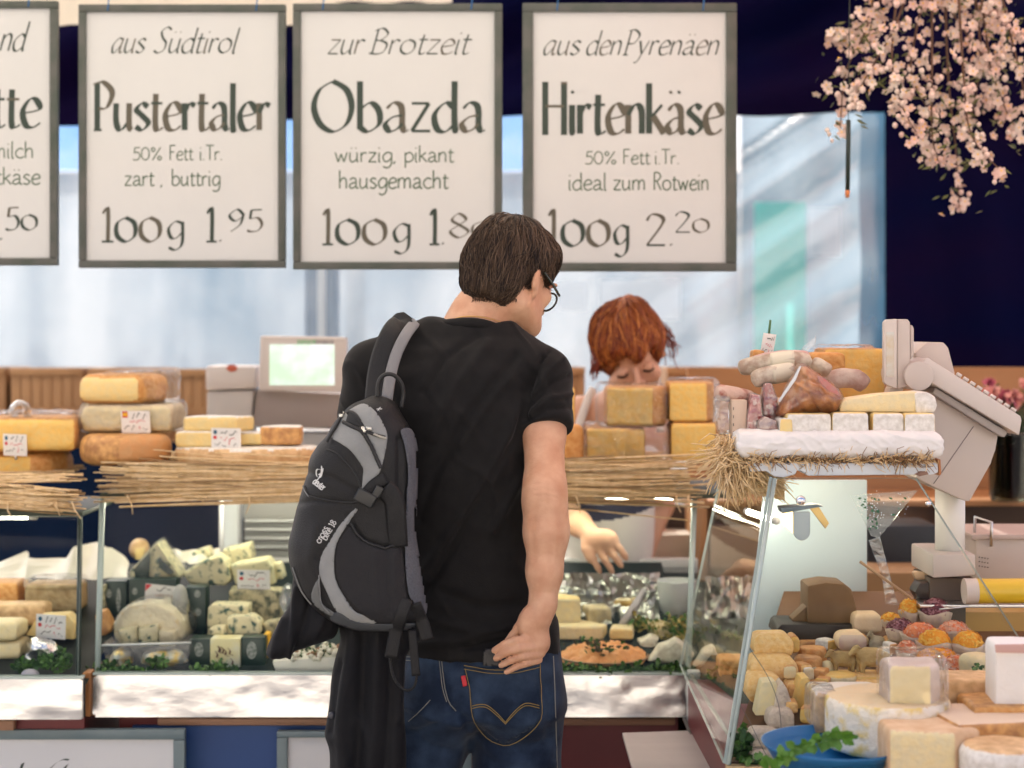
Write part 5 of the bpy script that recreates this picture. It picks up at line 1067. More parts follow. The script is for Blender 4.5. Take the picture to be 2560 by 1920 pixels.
# ---------------------------------------------------------------- weighing scale with lit screen
def scale_left():
    Y=4.95; t=thing('weighing_scale',at(660,1270,Y),'pale grey counter scale with a lit green screen left of the man','scale')
    B=M('scale_body',(.62,.57,.54),.45)
    obj('printer_head',slab([(513,914),(640,915),(640,972),(513,978)],Y,.16,.012),B,t,angle=35)
    obj('printer_body',slab([(516,979),(634,975),(628,1050),(622,1090),(516,1090)],Y+.01,.15,.01),M('scale_side',(.55,.52,.49),.45),t,angle=35)
    obj('label_mark',slab([(564,920),(572,912),(584,911),(594,918),(590,927),(576,930)],Y-.003,.004,.001),M('red_mark',(.5,.1,.05),.4),t,angle=35)
    obj('display_case',slab([(650,839),(866,843),(864,980),(646,977)],Y-.04,.05,.008),B,t,angle=35)
    m=MB(); p,q=at(674,861,Y-.042),at(836,963,Y-.042); m.box((p.x,Y-.042,q.z),(q.x,Y-.0405,p.z)); m.build('screen',M('lit_screen',(.55,.85,.62),.4,(.78,.9,.95),9,(.4,.6),emit=.17),t,smooth=False)
    m=MB(); r=random.Random(3)
    for i in range(12):
        x=744+i*7.6; m.add([at(x,850,Y-.0415),at(x+r.uniform(3,6.5),850,Y-.0415),at(x+r.uniform(3,6.5),860,Y-.0415),at(x+1,860,Y-.0415)],[[0,3,2,1]],0 if i<6 else 1)
    m.build('case_print',[M('green_print',(.12,.5,.2),.5),M('grey_print',(.25,.25,.27),.5)],t,smooth=False)
    obj('neck',slab([(640,972),(880,985),(900,1075),(628,1068)],Y+.02,.12,.012),M('scale_shade',(.34,.29,.27),.5),t,angle=35)
    obj('base',slab([(606,1082),(900,1082),(900,1300),(606,1300)],Y+.05,.25,.01),M('scale_base',(.5,.5,.48),.45),t,angle=35)
    m=MB(); m.box((xat(610,5.0),5.0,0),(xat(900,5.0),5.24,zat(1301,5.0))); m.build('stand',M('stand_grey',(.3,.3,.3),.5),t,smooth=False)
    for k in range(4):
        m=MB(); p=at(612,1300+22*k,4.98); q=at(760,1306+22*k,4.98); m.box((p.x,4.978,q.z),(q.x,4.998,p.z),0,.001); m.build('vent_slat',STEEL,t,angle=40)
scale_left()
mb=MB(); mb.box((xat(560,4.93),4.93,.3),(xat(596,4.93),5.0,zat(1240,4.93)),0,.004); mb.box((xat(546,4.94),4.95,.3),(xat(559,4.94),5.0,zat(1240,4.94)),1,.003)
tag(mb.build('white_post',[M('post_white',(.7,.74,.76),.4),STEEL],None,angle=40),'white and steel upright post behind the left glass case','post')  # post is plain grey white with a steel strip
# ---------------------------------------------------------------- inside the main case, left of the man
def inside():
    sheet=M('wax_paper',(.78,.73,.64),.6)
    def paper(label,top,bot,Y0,Y1,seed):
        n=40; v=[];f=[]; r=random.Random(seed); m=14
        T=[(np.interp(i/n*(len(top)-1),range(len(top)),[p[0] for p in top]),np.interp(i/n*(len(top)-1),range(len(top)),[p[1] for p in top])) for i in range(n+1)]
        for i in range(n+1):
            for j in range(m+1):
                u=j/m; y=T[i][1]*(1-u)+bot*u; Y=Y1*(1-u)+Y0*u; p=at(T[i][0],y,Y); p.y+=.02*math.sin(i*.7+u*3)+.008*noise.noise(Vector((i*.4,j*.5,seed))); v.append(p)
        for i in range(n):
            for j in range(m): a=i*(m+1)+j; f.append([a,a+1,a+m+2,a+m+1])
        return tag(obj('paper_sheet',(v,f),sheet),label,'paper')
    paper('white wrapping paper with torn wavy top edge in the left glass case',[(-60,1420),(0,1405),(62,1379),(75,1392),(160,1398),(190,1364),(244,1357),(282,1368),(322,1408)],1447,4.5,4.62,1)
    paper('strip of white wrapping paper behind the blue cheeses',[(405,1368),(430,1374),(480,1376),(550,1372),(556,1385)],1408,4.6,4.66,2)
    YB=4.5
    o=tag(obj('cheese',slab([(325,1428),(392,1358),(450,1440),(446,1448),(330,1446)],4.46,.10,.008),BLUEC,angle=40),'triangular blue cheese in green and white film at the top of the case','cheese'); obj('green_label',slab([(334,1425),(376,1376),(372,1442),(338,1443)],4.452,.004,.001),DGRN,o,angle=40); obj('green_label',slab([(398,1392),(436,1432),(420,1438),(396,1418)],4.452,.004,.001),DGRN,o,angle=40); obj('film_wrap',slab([(320,1432),(390,1352),(455,1442),(450,1452),(325,1450)],4.445,.12,.01),FILM,o,angle=40)
    def bl(label,pts,Y,dep,mat=BLUEC): 
        V=Vol((xat(min(p[0] for p in pts),Y)-.02,Y-.02,zat(max(p[1] for p in pts),Y)-.02),(xat(max(p[0] for p in pts),Y)+.02,Y+dep+.02,zat(min(p[1] for p in pts),Y)+.02),.0038)
        V.poly(W2(pts,Y),Y+dep/2,dep/2,.008); v,q=V.mesh(1); v=lumps(v,vnorm(v,q),.003,30,len(pts)+pts[0][0]*.01); return tag(obj('cheese',(v,q),mat),label,'cheese','pieces of blue cheese in the main case')
    bl('blue cheese wedge lying on its side above the green boxes',[(457,1433),(500,1406),(541,1390),(562,1404),(579,1448),(563,1466),(500,1466),(473,1460)],4.46,.09)
    bl('blue cheese piece topmost in the case, below the white post',[(556,1374),(625,1357),(632,1398),(600,1412),(563,1420)],4.58,.07)
    bl('yellowish blue cheese slab behind the dotted price tag',[(574,1414),(640,1402),(668,1398),(684,1420),(686,1462),(586,1462)],4.47,.08,M('pale_blue_veined',(.72,.66,.40),.6,(.25,.30,.17),60,(.57,.72)))
    bl('small blue cheese piece nearest the backpack at the right of the tag',[(680,1409),(700,1407),(710,1448),(684,1452)],4.5,.06)
    bl('greyish mouldy cheese block between two price tags',[(570,1476),(640,1474),(700,1478),(702,1540),(690,1572),(640,1576),(572,1560)],4.40,.09,BLUEG)
    bl('upright blue cheese block above the printed carton',[(518,1520),(528,1512),(620,1514),(622,1560),(600,1588),(517,1590)],4.31,.08)
    bl('rounded blue cheese chunk lying in front of the upright block',[(564,1548),(580,1540),(630,1540),(650,1556),(652,1585),(640,1592),(566,1592)],4.27,.06)
    bl('pale wedge with brown rind just right of the glass posts',[(236,1535),(258,1528),(280,1568),(276,1580),(240,1605)],4.3,.06,[R_BRN])
    blob('round tan cheese ball behind the white paper',324,1345,372,1398,4.7,.06,R_PNK,'cheese','cheese',.002)
    tag(obj('cheese',slab([(337,1372),(360,1370),(356,1400),(336,1400)],4.66,.02,.004),P_PALE,angle=40),'small pale cheese piece in front of the tan ball','cheese')
    blob('grey film wrapped cheese half hidden by the backpack',700,1458,740,1536,4.38,.08,[FILM2],'cheese','cheese',.004)
    blob('grey film wrapped lump beside the dark green boxes',430,1462,470,1560,4.34,.07,[M('grey_wrap',(.4,.4,.36),.3,bump=.6,bs=30)],'cheese','cheese',.004)
    def gbox(label,x0,y0,x1,y1,Y,em):
        t=thing('carton',at((x0+x1)/2,y1,Y),label,'carton','dark green cartons in the main case'); p,q=at(x0,y0,Y),at(x1,y1,Y); m=MB(); m.box((p.x,Y,q.z),(q.x,Y+.06,p.z),0,.003); m.build('box',DGRN,t,angle=40)
        for ex,ey,rx,ry in em:
            c=at(ex,ey,Y-.0015); m=MB(); m.add([c+Vector((rx*sc(Y)*math.cos(k*.3927),0,ry*sc(Y)*math.sin(k*.3927))) for k in range(16)],[list(range(16))[::-1]]); m.build('emblem',EMB,t,smooth=False)
    gbox('dark green carton leftmost of the row behind the pale lump',262,1452,316,1545,4.42,[(272,1484,7,11),(296,1500,6,30)])
    gbox('dark green carton behind the red cornered price tag',322,1447,440,1530,4.42,[(337,1478,7,9)])
    gbox('dark green upright carton with round white marks left of the upright blue cheese',462,1468,514,1590,4.36,[(493,1484,8,10),(494,1530,9,10)])
    gbox('dark green carton with an oval emblem in the front row',474,1597,526,1684,4.2,[(497,1624,11,18)])
    gbox('dark green carton with a blurred oval emblem next to the salad tub',602,1594,662,1684,4.2,[(629,1626,13,22)])
    t=thing('carton',at(562,1682,4.19),'pale yellow carton with brown brushed writing in the front row','carton'); p,q=at(525,1597,4.19),at(600,1682,4.19); m=MB(); m.box((p.x,4.19,q.z),(q.x,4.25,p.z),0,.003); m.build('box',M('printed_card',(.75,.68,.35),.4,(.72,.74,.66),18,(.4,.7)),t,angle=40)
    r=random.Random(4)
    for k in range(8):
        x=535+r.random()*45; y=1610+r.random()*45; P=cat([(x,y),(x+6,y+8),(x+4,y+16),(x+14,y+18)],4); v=[]
        for a,b in P: v+=[at(a-2,b-1,4.188-k*.00005),at(a+2,b+1,4.188-k*.00005)]
        m=MB(); m.add(v,[[2*i,2*i+1,2*i+3,2*i+2] for i in range(len(P)-1)]); m.build('brush_mark',M('brown_print',(.12,.05,.03),.6),t,smooth=False)
    cheese('narrow yellow carton edge beside the jacket',657,1585,672,1680,4.24,.05,[FLAGY,FLAGY],name='carton',cat_='carton')
    for i,(lab,pts,Y,mt) in enumerate([('crumbly blue cheese piece under the red cornered tag at its right',[(448,1500),(462,1492),(470,1520),(464,1552),(450,1556)],4.33,BLUEC),('blue cheese crumb piece in front of the upright block at its left',[(522,1572),(560,1566),(566,1594),(524,1596)],4.25,BLUEC),('mouldy blue cheese corner above the oval emblem carton',[(655,1560),(700,1548),(712,1590),(660,1598)],4.30,BLUEG),('thin blue cheese slice leaning behind the white paper strip',[(476,1382),(520,1368),(532,1392),(486,1402)],4.63,BLUEC),('dark rinded cheese wedge at the left of the green cartons',[(240,1470),(262,1462),(264,1530),(242,1536)],4.4,BLUEG)]): bl(lab,pts,Y,.05,mt)
    price_tag('price tag with red corners above the pale lump in the case',362,1462,446,1518,4.37,6,3,seed=5)
    price_tag('price tag with green and red dots among the blue cheeses',593,1424,675,1475,4.41,1,1,seed=6)
    SW=M('soft_lump',(.70,.62,.42),.6,(.62,.42,.14),40,(.6,.75),bump=.5,bs=70)
    bl('big pale lump of soft cheese under film in the middle of the case',[(284,1560),(300,1530),(322,1518),(352,1512),(395,1514),(430,1530),(452,1556),(458,1596),(440,1612),(300,1612),(282,1590)],4.24,.12,SW)
    for i,a in enumerate([[(292,1576),(338,1568),(345,1612),(300,1618)],[(342,1572),(392,1564),(396,1614),(346,1618)],[(394,1576),(436,1580),(438,1616),(398,1618)]]): bl(['small veined cheese piece leftmost before the big soft lump','small veined cheese piece in the middle before the big soft lump','small veined cheese piece rightmost before the big soft lump'][i],a,4.20,.05,BLUEC if i<2 else SW)
    tag(obj('film_wrap',slab([(278,1560),(300,1522),(350,1506),(400,1508),(440,1526),(466,1560),(466,1606),(280,1606)],4.19,.16,.02),FILM,angle=60),'clear film stretched over the big soft lump of cheese','film')
    t=thing('plastic_tub',at(360,1688,4.2),'clear plastic tub holding yellow foil cheeses in the front row','tub'); obj('tub',slab([(250,1612),(475,1606),(468,1688),(278,1688)],4.165,.12,.006),glassmat('tub_plastic',(.95,.96,.95),.4,.12,bump=.2,base=.06,dirt=.10),t,angle=40); m=MB(); m.tube([at(248,1614,4.163),at(477,1607,4.163)],.0028,6); m.build('rim',M('clear_rim',(.7,.72,.7),.3),t)
    for i,(x0,x1) in enumerate(((272,336),(350,470))): blob(['yellow foil wrapped cheese at the left of the clear tub','yellow foil wrapped cheese at the right of the clear tub'][i],x0,1618,x1,1690,4.225,.06,[FOILY],'foil_cheese','cheese',.005,35)
    t=thing('salad_tub',at(775,1684,4.16),'tub of white cheese salad with herbs and olives behind the jacket','salad'); obj('tub',slab([(678,1652),(860,1640),(855,1686),(690,1686)],4.12,.14,.01),M('salad_dish',(.66,.64,.55),.4),t,angle=40)
    r=random.Random(9); sm=MB()
    for k in range(70):
        c=at(r.uniform(700,858),0,4.12+.13*r.random()); c.z=zat(1648,4.13)+(.0+.035*r.random())*(c.x-xat(690,4.15))/.17; sm.lathe([(.0004,-.006),(.007,-.003),(.008,.003),(.0004,.007)],c,6,0 if k%5 else 1)
    sm.build('salad',[paste('feta',(.75,.72,.6),(.7,.66,.5)),M('olive',(.25,.12,.05),.4)],t); leaves('herb_bits','',[(775,1632,4.14,90,16)],46,.010,3,par=t)
    leaves('parsley','parsley sprigs lying along the front of the main case',[(270,1668,4.12,40,12),(330,1676,4.12,50,8),(398,1655,4.12,20,14),(545,1665,4.12,16,16),(515,1678,4.12,30,6),(570,1678,4.12,20,6)],300,.014,21)
    # left case
    cheese('orange cheese stack end at the left picture edge',-60,1458,44,1520,4.4,.1,[R_ORG,R_ORG],rnd_=.012)
    o=cheese('brownish crumbly cheese block under pink film in the left case',62,1462,196,1532,4.4,.1,[M('crumbly',(.5,.38,.2),.7,(.36,.25,.11),40,bump=.5),R_PNK],rnd_=.008); wrap(o,58,1450,196,1480,4.39,.11)
    cheese('pale pink cheese block left of the dotted tag in the left case',-50,1512,112,1568,4.3,.08,[R_PNK,R_PNK],rnd_=.014)
    tag(obj('cheese',slab([(62,1590),(96,1540),(168,1536),(190,1560),(186,1600)],4.24,.06,.006),[P_PALE],angle=40),'pale cheese wedge behind the dotted tag in the left case','cheese')
    price_tag('price tag with green and red dots in the left case',90,1536,164,1598,4.2,4,1,seed=8)
    for i,(y0,y1,x1) in enumerate(((1558,1604,42),(1606,1650,50),(1652,1692,46))): cheese(['upper','middle','lower'][i]+' soft white cheese of the stack at the left picture edge',-60,y0,x1,y1,4.15+.01*i,.1,[P_CRM,P_CRM],rnd_=.014,group='soft white cheeses stacked at the left edge')
    blob('crumpled silver foil lump in the left case',62,1594,142,1668,4.18,.07,[FOILS],'foil_ball','foil',.009,30)
    leaves('parsley','parsley sprigs at the front of the left case',[(60,1668,4.08,25,12),(110,1655,4.08,25,16),(160,1650,4.08,25,20)],230,.014,22)
    blob('small grey dome at the front edge of the left case',53,1672,98,1702,4.05,.03,[M('grey_dome',(.4,.38,.42),.35)],'plastic_dome','dome',0)
    # right of the man
    cheese('pale cheese block beside the man\'s wrist inside the case',1385,1498,1450,1568,4.4,.12,[P_CRM,P_PALE],plan=[(-.06,0),(.035,0),(.035,.05),(0,.1),(-.06,.1)],rnd_=.008)
    cheese('flat pale cheese slab under the pale block by the man\'s wrist',1380,1566,1515,1604,4.34,.12,[P_CRM,P_CRM],plan=[(-.08,0),(.06,0),(.075,.04),(0,.12),(-.08,.12)],rnd_=.006)
    for i,(lab,x0,y0,x1,y1,Y,mt) in enumerate([('film wrapped pale cheese lying on the crumpled foil',1470,1520,1530,1566,4.44,P_CRM),('small yellow cheese half sunk in the crumpled foil',1534,1500,1580,1540,4.5,P_YEL),('white cheese piece before the plastic bucket',1640,1560,1690,1598,4.36,P_CRM),('pale cheese slice between foil and orange spread',1524,1572,1582,1602,4.33,P_PALE)]): 
        o=cheese(lab,x0,y0,x1,y1,Y,.07,[mt,P_CRM],rz=(12,-18,24,-8)[i],rnd_=.008); wrap(o,x0-4,y0-4,x1+6,y1,Y-.004,.08) if i<2 else None
    t=thing('spread_bowl',at(1508,1662,4.16),'wide dish of orange cheese spread with onion and herbs behind the man\'s hand','dish'); m=MB(); c=at(1508,1668,4.25); m.lathe([(.085,0),(.115,.03),(.112,.032),(.08,.006)],c,36); m.build('dish',M('brown_dish',(.28,.17,.08),.4),t)
    n=30; v=[];f=[]
    for i in range(n+1):
        for j in range(n+1):
            a,b=(i/n*2-1),(j/n*2-1); rr=max(abs(a),abs(b)); k=math.hypot(a,b) or 1; a,b=a/k*rr,b/k*rr; v.append((c.x+a*.112,c.y+b*.112,c.z+.029+.028*(1-rr**2)+.014*noise.noise(Vector((a*4,b*4,1)))+.006*noise.noise(Vector((a*13,b*13,2)))-.004*(rr>.99)))
    for i in range(n):
        for j in range(n): k=i*(n+1)+j; f.append([k,k+n+1,k+n+2,k+1])
    obj('spread',(v,f),M('orange_spread',(.62,.25,.07),.6,(.7,.34,.12),30,bump=.5),t); leaves('herb_bits','',[(1490,1610,4.2,60,10),(1520,1625,4.18,50,10)],60,.012,5,M('herb_dull',(.10,.085,.04),.6),par=t)
    feta=paste('white_feta',(.72,.70,.56),(.66,.62,.46),25,bump=.3)
    for i,(p,Y) in enumerate([([(1620,1656),(1650,1618),(1690,1598),(1722,1620),(1745,1650),(1700,1664)],4.2),([(1735,1668),(1760,1630),(1785,1618),(1806,1655),(1800,1676)],4.1),([(1596,1606),(1630,1590),(1650,1600),(1630,1640),(1605,1636)],4.3),([(1700,1600),(1745,1590),(1790,1605),(1760,1632),(1715,1624)],4.32)]):
        V=Vol((xat(min(q[0] for q in p),Y)-.02,Y-.02,zat(max(q[1] for q in p),Y)-.02),(xat(max(q[0] for q in p),Y)+.02,Y+.1,zat(min(q[1] for q in p),Y)+.02),.0036); V.poly(W2(p,Y),Y+.03,.03,.012); v,q=V.mesh(1); v=lumps(v,vnorm(v,q),.004,35,i); tag(obj('cheese',(v,q),feta),['large white feta wedge right of the orange spread','white feta wedge at the counter corner post','small white feta lump touching the orange spread','white feta piece behind the corner of the glass'][i],'cheese','white feta pieces at the right of the case')
    leaves('parsley','dark parsley border in front of the orange spread',[(x,1672+r.random()*8,4.115,26,10) for x in range(1400,1730,30)]+[(1790,1690,4.0,30,12),(1830,1705,3.95,20,10)],520,.013,23)
    leaves('herb_salad','yellow green herb salad behind the feta pieces',[(1590,1560,4.4,30,16),(1640,1572,4.38,36,18),(1690,1560,4.36,36,18),(1700,1590,4.34,40,14)],420,.012,24,M('yellow_herb',(.36,.30,.09),.6),cat_='salad')
    leaves('dill','loose green dill behind the corner post',[(1780,1590,4.3,30,22),(1830,1600,4.25,30,22)],240,.012,25,M('dull_herb',(.10,.12,.05),.6))
    o=tag(obj('bucket',MBL(lambda m:m.lathe([(.043,0),(.050,.10),(.052,.122),(.0515,.125),(.049,.12),(.042,.004)],at(1692,1568,4.52),28)),M('white_plastic_soft',(.6,.62,.58),.4)),'whitish plastic bucket standing in the right of the case','bucket')
    v=[];f=[]; n,m_=60,36
    for i in range(n+1):
        for j in range(m_+1):
            x=1392+(1650-1392)*i/n; y=1432+(1600-1432)*j/m_; p=at(x,y,4.64-.26*j/m_); d=noise.noise(Vector((i*.16,j*.2,1)))*.03+abs(noise.noise(Vector((i*.4,j*.35,7))))*.026; p.y-=d; v.append(p)
    for i in range(n):
        for j in range(m_): a=i*(m_+1)+j; f.append([a,a+1,a+m_+2,a+m_+1])
    tag(obj('crumpled_foil',(v,f),M('dull_foil',(.50,.51,.46),.3,bump=.4,bs=40,metal=1)),'crumpled silver film lining the case below the redhead\'s hand','foil')
    v=[];f=[]
    for i in range(n+1):
        for j in range(m_+1):
            x=1762+(1905-1762)*i/n; y=1440+(1650-1440)*j/m_; p=at(x,y,4.5-.15*j/m_); p.y-=noise.noise(Vector((i*.12,j*.17,4)))*.04+abs(noise.noise(Vector((i*.3,j*.3,9))))*.02; v.append(p)
    for i in range(n):
        for j in range(m_): a=i*(m_+1)+j; f.append([a,a+1,a+m_+2,a+m_+1])
    tag(obj('crumpled_foil',(v,f),M('dark_foil',(.38,.37,.33),.3,bump=.4,bs=40,metal=1)),'crumpled grey film lining the corner wing behind the sharp glass edge','foil')
    tag(obj('knife',slab([(1552,1548),(1606,1470),(1618,1476),(1580,1560),(1548,1610),(1530,1606)],4.4,.006,.001),M('dull_blade',(.35,.33,.33),.3,metal=.9),angle=40),'grey flat spatula lying slanted over the herbs','spatula')
    cheese('orange cheese piece in the corner wing beside the glass edge',1800,1648,1868,1700,3.95,.08,[R_ORG,R_ORG],rnd_=.012)
def MBL(fn):
    m=MB(); fn(m); return (m.v,m.f)
inside()
# ================================================================= the saleswoman
def woman():
    t=thing('person',at(1540,1900,4.9),'red haired saleswoman bending down behind the counter, reaching into the glass case','person')
    f=Vector((.10,-math.cos(R(30)),-math.sin(R(30)))).normalized(); s=Vector((-1,0,0)); s=(s-f*s.dot(f)).normalized(); s=Matrix.Rotation(R(12),3,f)@s; u=s.cross(f); HM=Matrix((s,f,u)).transposed(); K=1.1
    H=at(1574,880,4.74); hl=lambda x,y,z: np.array(H+HM@(Vector((x,y,z))*K)); e3=lambda a,b,c:(a*K,b*K,c*K)
    SK=M('fair_skin',(.62,.34,.22),.5,(.68,.40,.28),9,spec=.3,sss=.05)
    V=Vol((xat(1330,4.9),4.4,-.01),(xat(1800,4.9),5.25,1.68),.0058)
    V.ell(hl(0,-.012,.028),e3(.076,.096,.092),.02,HM); V.ell(hl(0,.035,-.045),e3(.062,.058,.07),.03,HM); V.ell(hl(0,.07,-.092),e3(.022,.022,.022),.025,HM)
    for sx in (-1,1):
        V.ell(hl(sx*.04,.072,-.03),e3(.024,.02,.022),.02,HM); V.ell(hl(sx*.033,.098,.0),e3(.02,.013,.011),.008,HM,'d'); V.ell(hl(sx*.033,.083,-.001),e3(.0145,.0145,.013),.003,HM); V.ell(hl(sx*.08,-.005,-.012),e3(.009,.02,.03),.006,HM)
    V.rc(hl(0,.094,.002),hl(0,.113,-.034),.008,.0125,.01); V.ell(hl(0,.092,-.06),e3(.025,.012,.010),.008,HM)
    for sx in (-1,1): V.ell(hl(sx*.012,.102,-.036),e3(.008,.009,.007),.005,HM)
    V.chain([hl(0,-.03,-.06),P3(1552,1010,4.84),P3(1545,1062,4.88)],[.052,.052,.07],.03)
    V.chain([P3(1452,1040,4.88),P3(1545,1050,4.9),P3(1625,1075,4.92)],[.058,.078,.055],.04)
    V.chain([P3(1545,1120,4.93),P3(1520,1330,4.95),P3(1520,1560,5.0)],[.115,.11,.125],.05)
    for sx in (-1,1):
        A=P3(1520+70*sx,1600,5.0); V.chain([A,np.array((A[0],5.0,.5)),np.array((A[0],5.02,.08))],[.09,.06,.045],.03); V.rc((A[0],5.0,.045),(A[0]+.02*sx,4.86,.03),.04,.03,.02)
    # arm into the case, hand with five fingers spread over the ledge
    V.chain([P3(1446,1046,4.88),P3(1385,1225,4.88),P3(1398,1268,4.8),P3(1445,1308,4.62),P3(1470,1330,4.57)],[.052,.043,.041,.033,.028],.02)
    V.ell(P3(1500,1350,4.545),(.042,.02,.030),.015); V.ell(P3(1515,1352,4.54),(.036,.018,.030),.012)
    for P in ([(1478,1372,4.54),(1482,1396,4.535),(1494,1418,4.535),(1500,1430,4.535)],[(1500,1376,4.535),(1512,1400,4.53),(1526,1420,4.53),(1531,1430,4.53)],[(1522,1370,4.535),(1536,1392,4.53),(1549,1408,4.53),(1554,1416,4.53)],[(1536,1358,4.54),(1551,1374,4.535),(1562,1388,4.535),(1567,1397,4.535)],[(1462,1352,4.55),(1462,1374,4.54),(1470,1392,4.54),(1474,1402,4.54)]):
        V.chain([P3(*p) for p in P],[.0115,.0098,.0088,.0075],.004)
    V.chain([P3(1628,1094,4.92),P3(1648,1260,5.06),P3(1600,1400,5.02),P3(1585,1430,5.0)],[.05,.042,.034,.025],.02); V.ell(P3(1580,1450,4.99),(.025,.03,.04),.01)
    for k in range(4): V.chain([P3(1588-7*k,1470,4.98),P3(1588-8*k,1510,4.97)],[.009,.008],.003)
    v,q=V.mesh(1); v[:,2]=np.maximum(v[:,2],.012); obj('body',(v,q),SK,t); B=bvh(v,q)
    # striped top
    V=Vol((xat(1350,4.9),4.66,.6),(xat(1780,4.9),5.25,1.42),.0048); V.chain([P3(1545,1140,4.93),P3(1520,1330,4.95),P3(1520,1600,5.0)],[.126,.121,.137],.05); v,q=V.mesh(1)
    px=(v[q][:,:,2].mean(1)); yy=HY-(px-CZ)/v[q][:,:,1].mean(1)*FPX; xx=v[q][:,:,0].mean(1)/v[q][:,:,1].mean(1)*FPX+CX; k=yy+.0016*(xx-1480)**2
    mi=[1 if (1262<a<1304 or 1180<a<1214) else 0 for a in k]
    obj('striped_top',(v,q),[M('white_knit',(.68,.62,.58),.8),M('navy_knit',(.012,.016,.05),.8)],t,mi=mi)
    mb=MB(); mb.tube(cat([at(1436,1100,4.795),at(1452,1050,4.80),at(1470,1000,4.815),at(1484,972,4.85)],5),.012,8,flat=.25,up=(0,1,0)); mb.tube(cat([at(1655,1080,4.82),at(1648,1010,4.84),at(1635,960,4.9)],5),.014,8,flat=.25,up=(0,1,0)); mb.build('apron_strap',M('white_strap',(.8,.76,.72),.8),t)
    # apron skirt down to the floor side, shoes
    V=Vol((xat(1350,5),4.7,.3),(xat(1720,5),5.3,1.0),.009); V.loft([(.32,xat(1520,5),5.0,.2,.16),(.6,xat(1520,5),5.0,.19,.16),(.92,xat(1520,5),5.0,.155,.14)],.02); v,q=V.mesh(1); obj('apron',(v,q),M('dark_apron',(.02,.02,.03),.8),t)
    # hair
    V=Vol(np.array(H)-.2,np.array(H)+.2,.0042); HI=np.array(HM.transposed())
    V.ell(hl(0,-.012,.034),e3(.091,.110,.097),.02,HM); V.ell(hl(0,-.06,-.02),e3(.078,.06,.075),.03,HM); V.ell(hl(-.03,-.02,.115),e3(.03,.03,.025),.03,HM)
    def cut(X,Y,Z):
        p=[X-H.x,Y-H.y,Z-H.z]; l=[(HI[i][0]*p[0]+HI[i][1]*p[1]+HI[i][2]*p[2])/K for i in range(3)]
        zc=np.interp(l[1],[-.12,-.03,.0,.03,.05,.07,.12],[-.10,-.10,-.07,-.055,-.03,.036,.04])+.012*np.sin(l[0]*90)*(l[1]>.05)-.15*l[0]*(l[1]>.05)*.4
        return (l[2]-zc)*.8
    V.add(cut,np.array(H)-.2,np.array(H)+.2,.008,'d'); v,q=V.mesh(1); v=lumps(v,vnorm(v,q),.005,26,8)
    HR=[M('auburn_hair',(.36,.095,.018),.42,spec=.5),M('copper_hair',(.66,.24,.05),.4,spec=.5),M('dark_red_hair',(.17,.025,.01),.45)]
    ho=obj('hair',(v,q),HR[0],t); sv=strands(v,q,H,HM,1900,(-.015,-.05,.12),(.06,.10),.0016,4,lift=.006); obj('hair_strands',sv,HR,ho,mi=STR_MI)
    mb=MB(); r=random.Random(6)
    for k in range(26):
        x=1668+r.gauss(0,10); y=845+r.gauss(0,14); mb.tube(cat([at(x-20,y-18,4.80),at(x+4,y+6,4.79),at(x+10+r.gauss(0,9),y+30+r.gauss(0,14),4.79)],4),[.0016]*8+[.0006],4)
    for k in range(12):
        x=1612+r.gauss(0,4); mb.tube(cat([at(x-8,800,4.78),at(x,778,4.78),at(x+2+r.gauss(0,4),756+r.gauss(0,4),4.78)],4),[.0016]*8+[.0006],4)
    for k in range(22):
        x=1496+r.gauss(0,5); mb.tube(cat([at(x+6,830,4.74),at(x-6,866,4.70),at(x-8+r.gauss(0,5),900,4.69),at(x-14+r.gauss(0,7),936+r.gauss(0,12),4.70)],4),[.0016]*12+[.0006],4)
    mb.build('loose_locks',HR[2],ho)
    mb=MB()
    for sx in (-1,1): mb.tube([hl(sx*(.033+.014*a),.0975-.004*abs(a),-.0075+.004*a*a) for a in (-1,-.5,0,.5,1)],.0026,5)
    mb.build('eyelashes',M('lash',(.03,.012,.008),.7),t)
    mb=MB(); mb.tube([hl(.016*a,.1035-.006*a*a,-.060+.002*abs(a)) for a in (-1.4,-.7,0,.7,1.4)],.004,6); mb.build('lips',M('lip',(.45,.14,.11),.5),t)
woman()
# ---------------------------------------------------------------- brown fittings behind, right half
OAK=M('oak',(.28,.13,.045),.55,(.36,.18,.07),7,st=(.2,1,1),bump=.08); DOAK=M('dark_oak_and_shade',(.035,.014,.006),.6,(.06,.025,.01),6,st=(.2,1,1))  # darker tone serves the worktop base and the painted cavity shade
def cabinet():
    Y=5.0; t=thing('wooden_cabinet',at(2200,1900,Y),'brown wooden back cabinet with shelves behind the right scale and flowers','cabinet')
    X0_,X1_=xat(1752,Y),xat(2950,Y)
    m=MB(); m.box((X0_,Y+.38,.0),(X1_,Y+.40,zat(925,Y))); m.build('back_panel',OAK,t,smooth=False)
    for y,th in ((1252,.016),(1700,.02)):
        m=MB(); z=zat(y,Y); m.box((X0_+.02,Y,z-th),(X1_,Y+.379,z),0,.003); m.build('shelf',OAK,t,angle=40)
    m=MB(); m.box((X0_-.02,Y,0),(X0_+.019,Y+.4,zat(1240,Y)),0,.003); m.build('side_board',OAK,t,angle=40)
    m=MB(); m.box((xat(2425,Y),Y+.20,zat(1690,Y)),(X1_,Y+.22,zat(1271,Y))); m.build('cavity_shade',DOAK,t,smooth=False)  # dark panel standing in for the shade under the shelf
    m=MB(); p=zat(1330,Y); m.box((X0_+.03,Y+.01,zat(1420,Y)),(xat(2160,Y),Y+.03,zat(1316,Y))); m.build('drawer_front',M('light_oak',(.36,.23,.13),.55,(.42,.28,.17),8,st=(.2,1,1)),t,smooth=False)
cabinet()
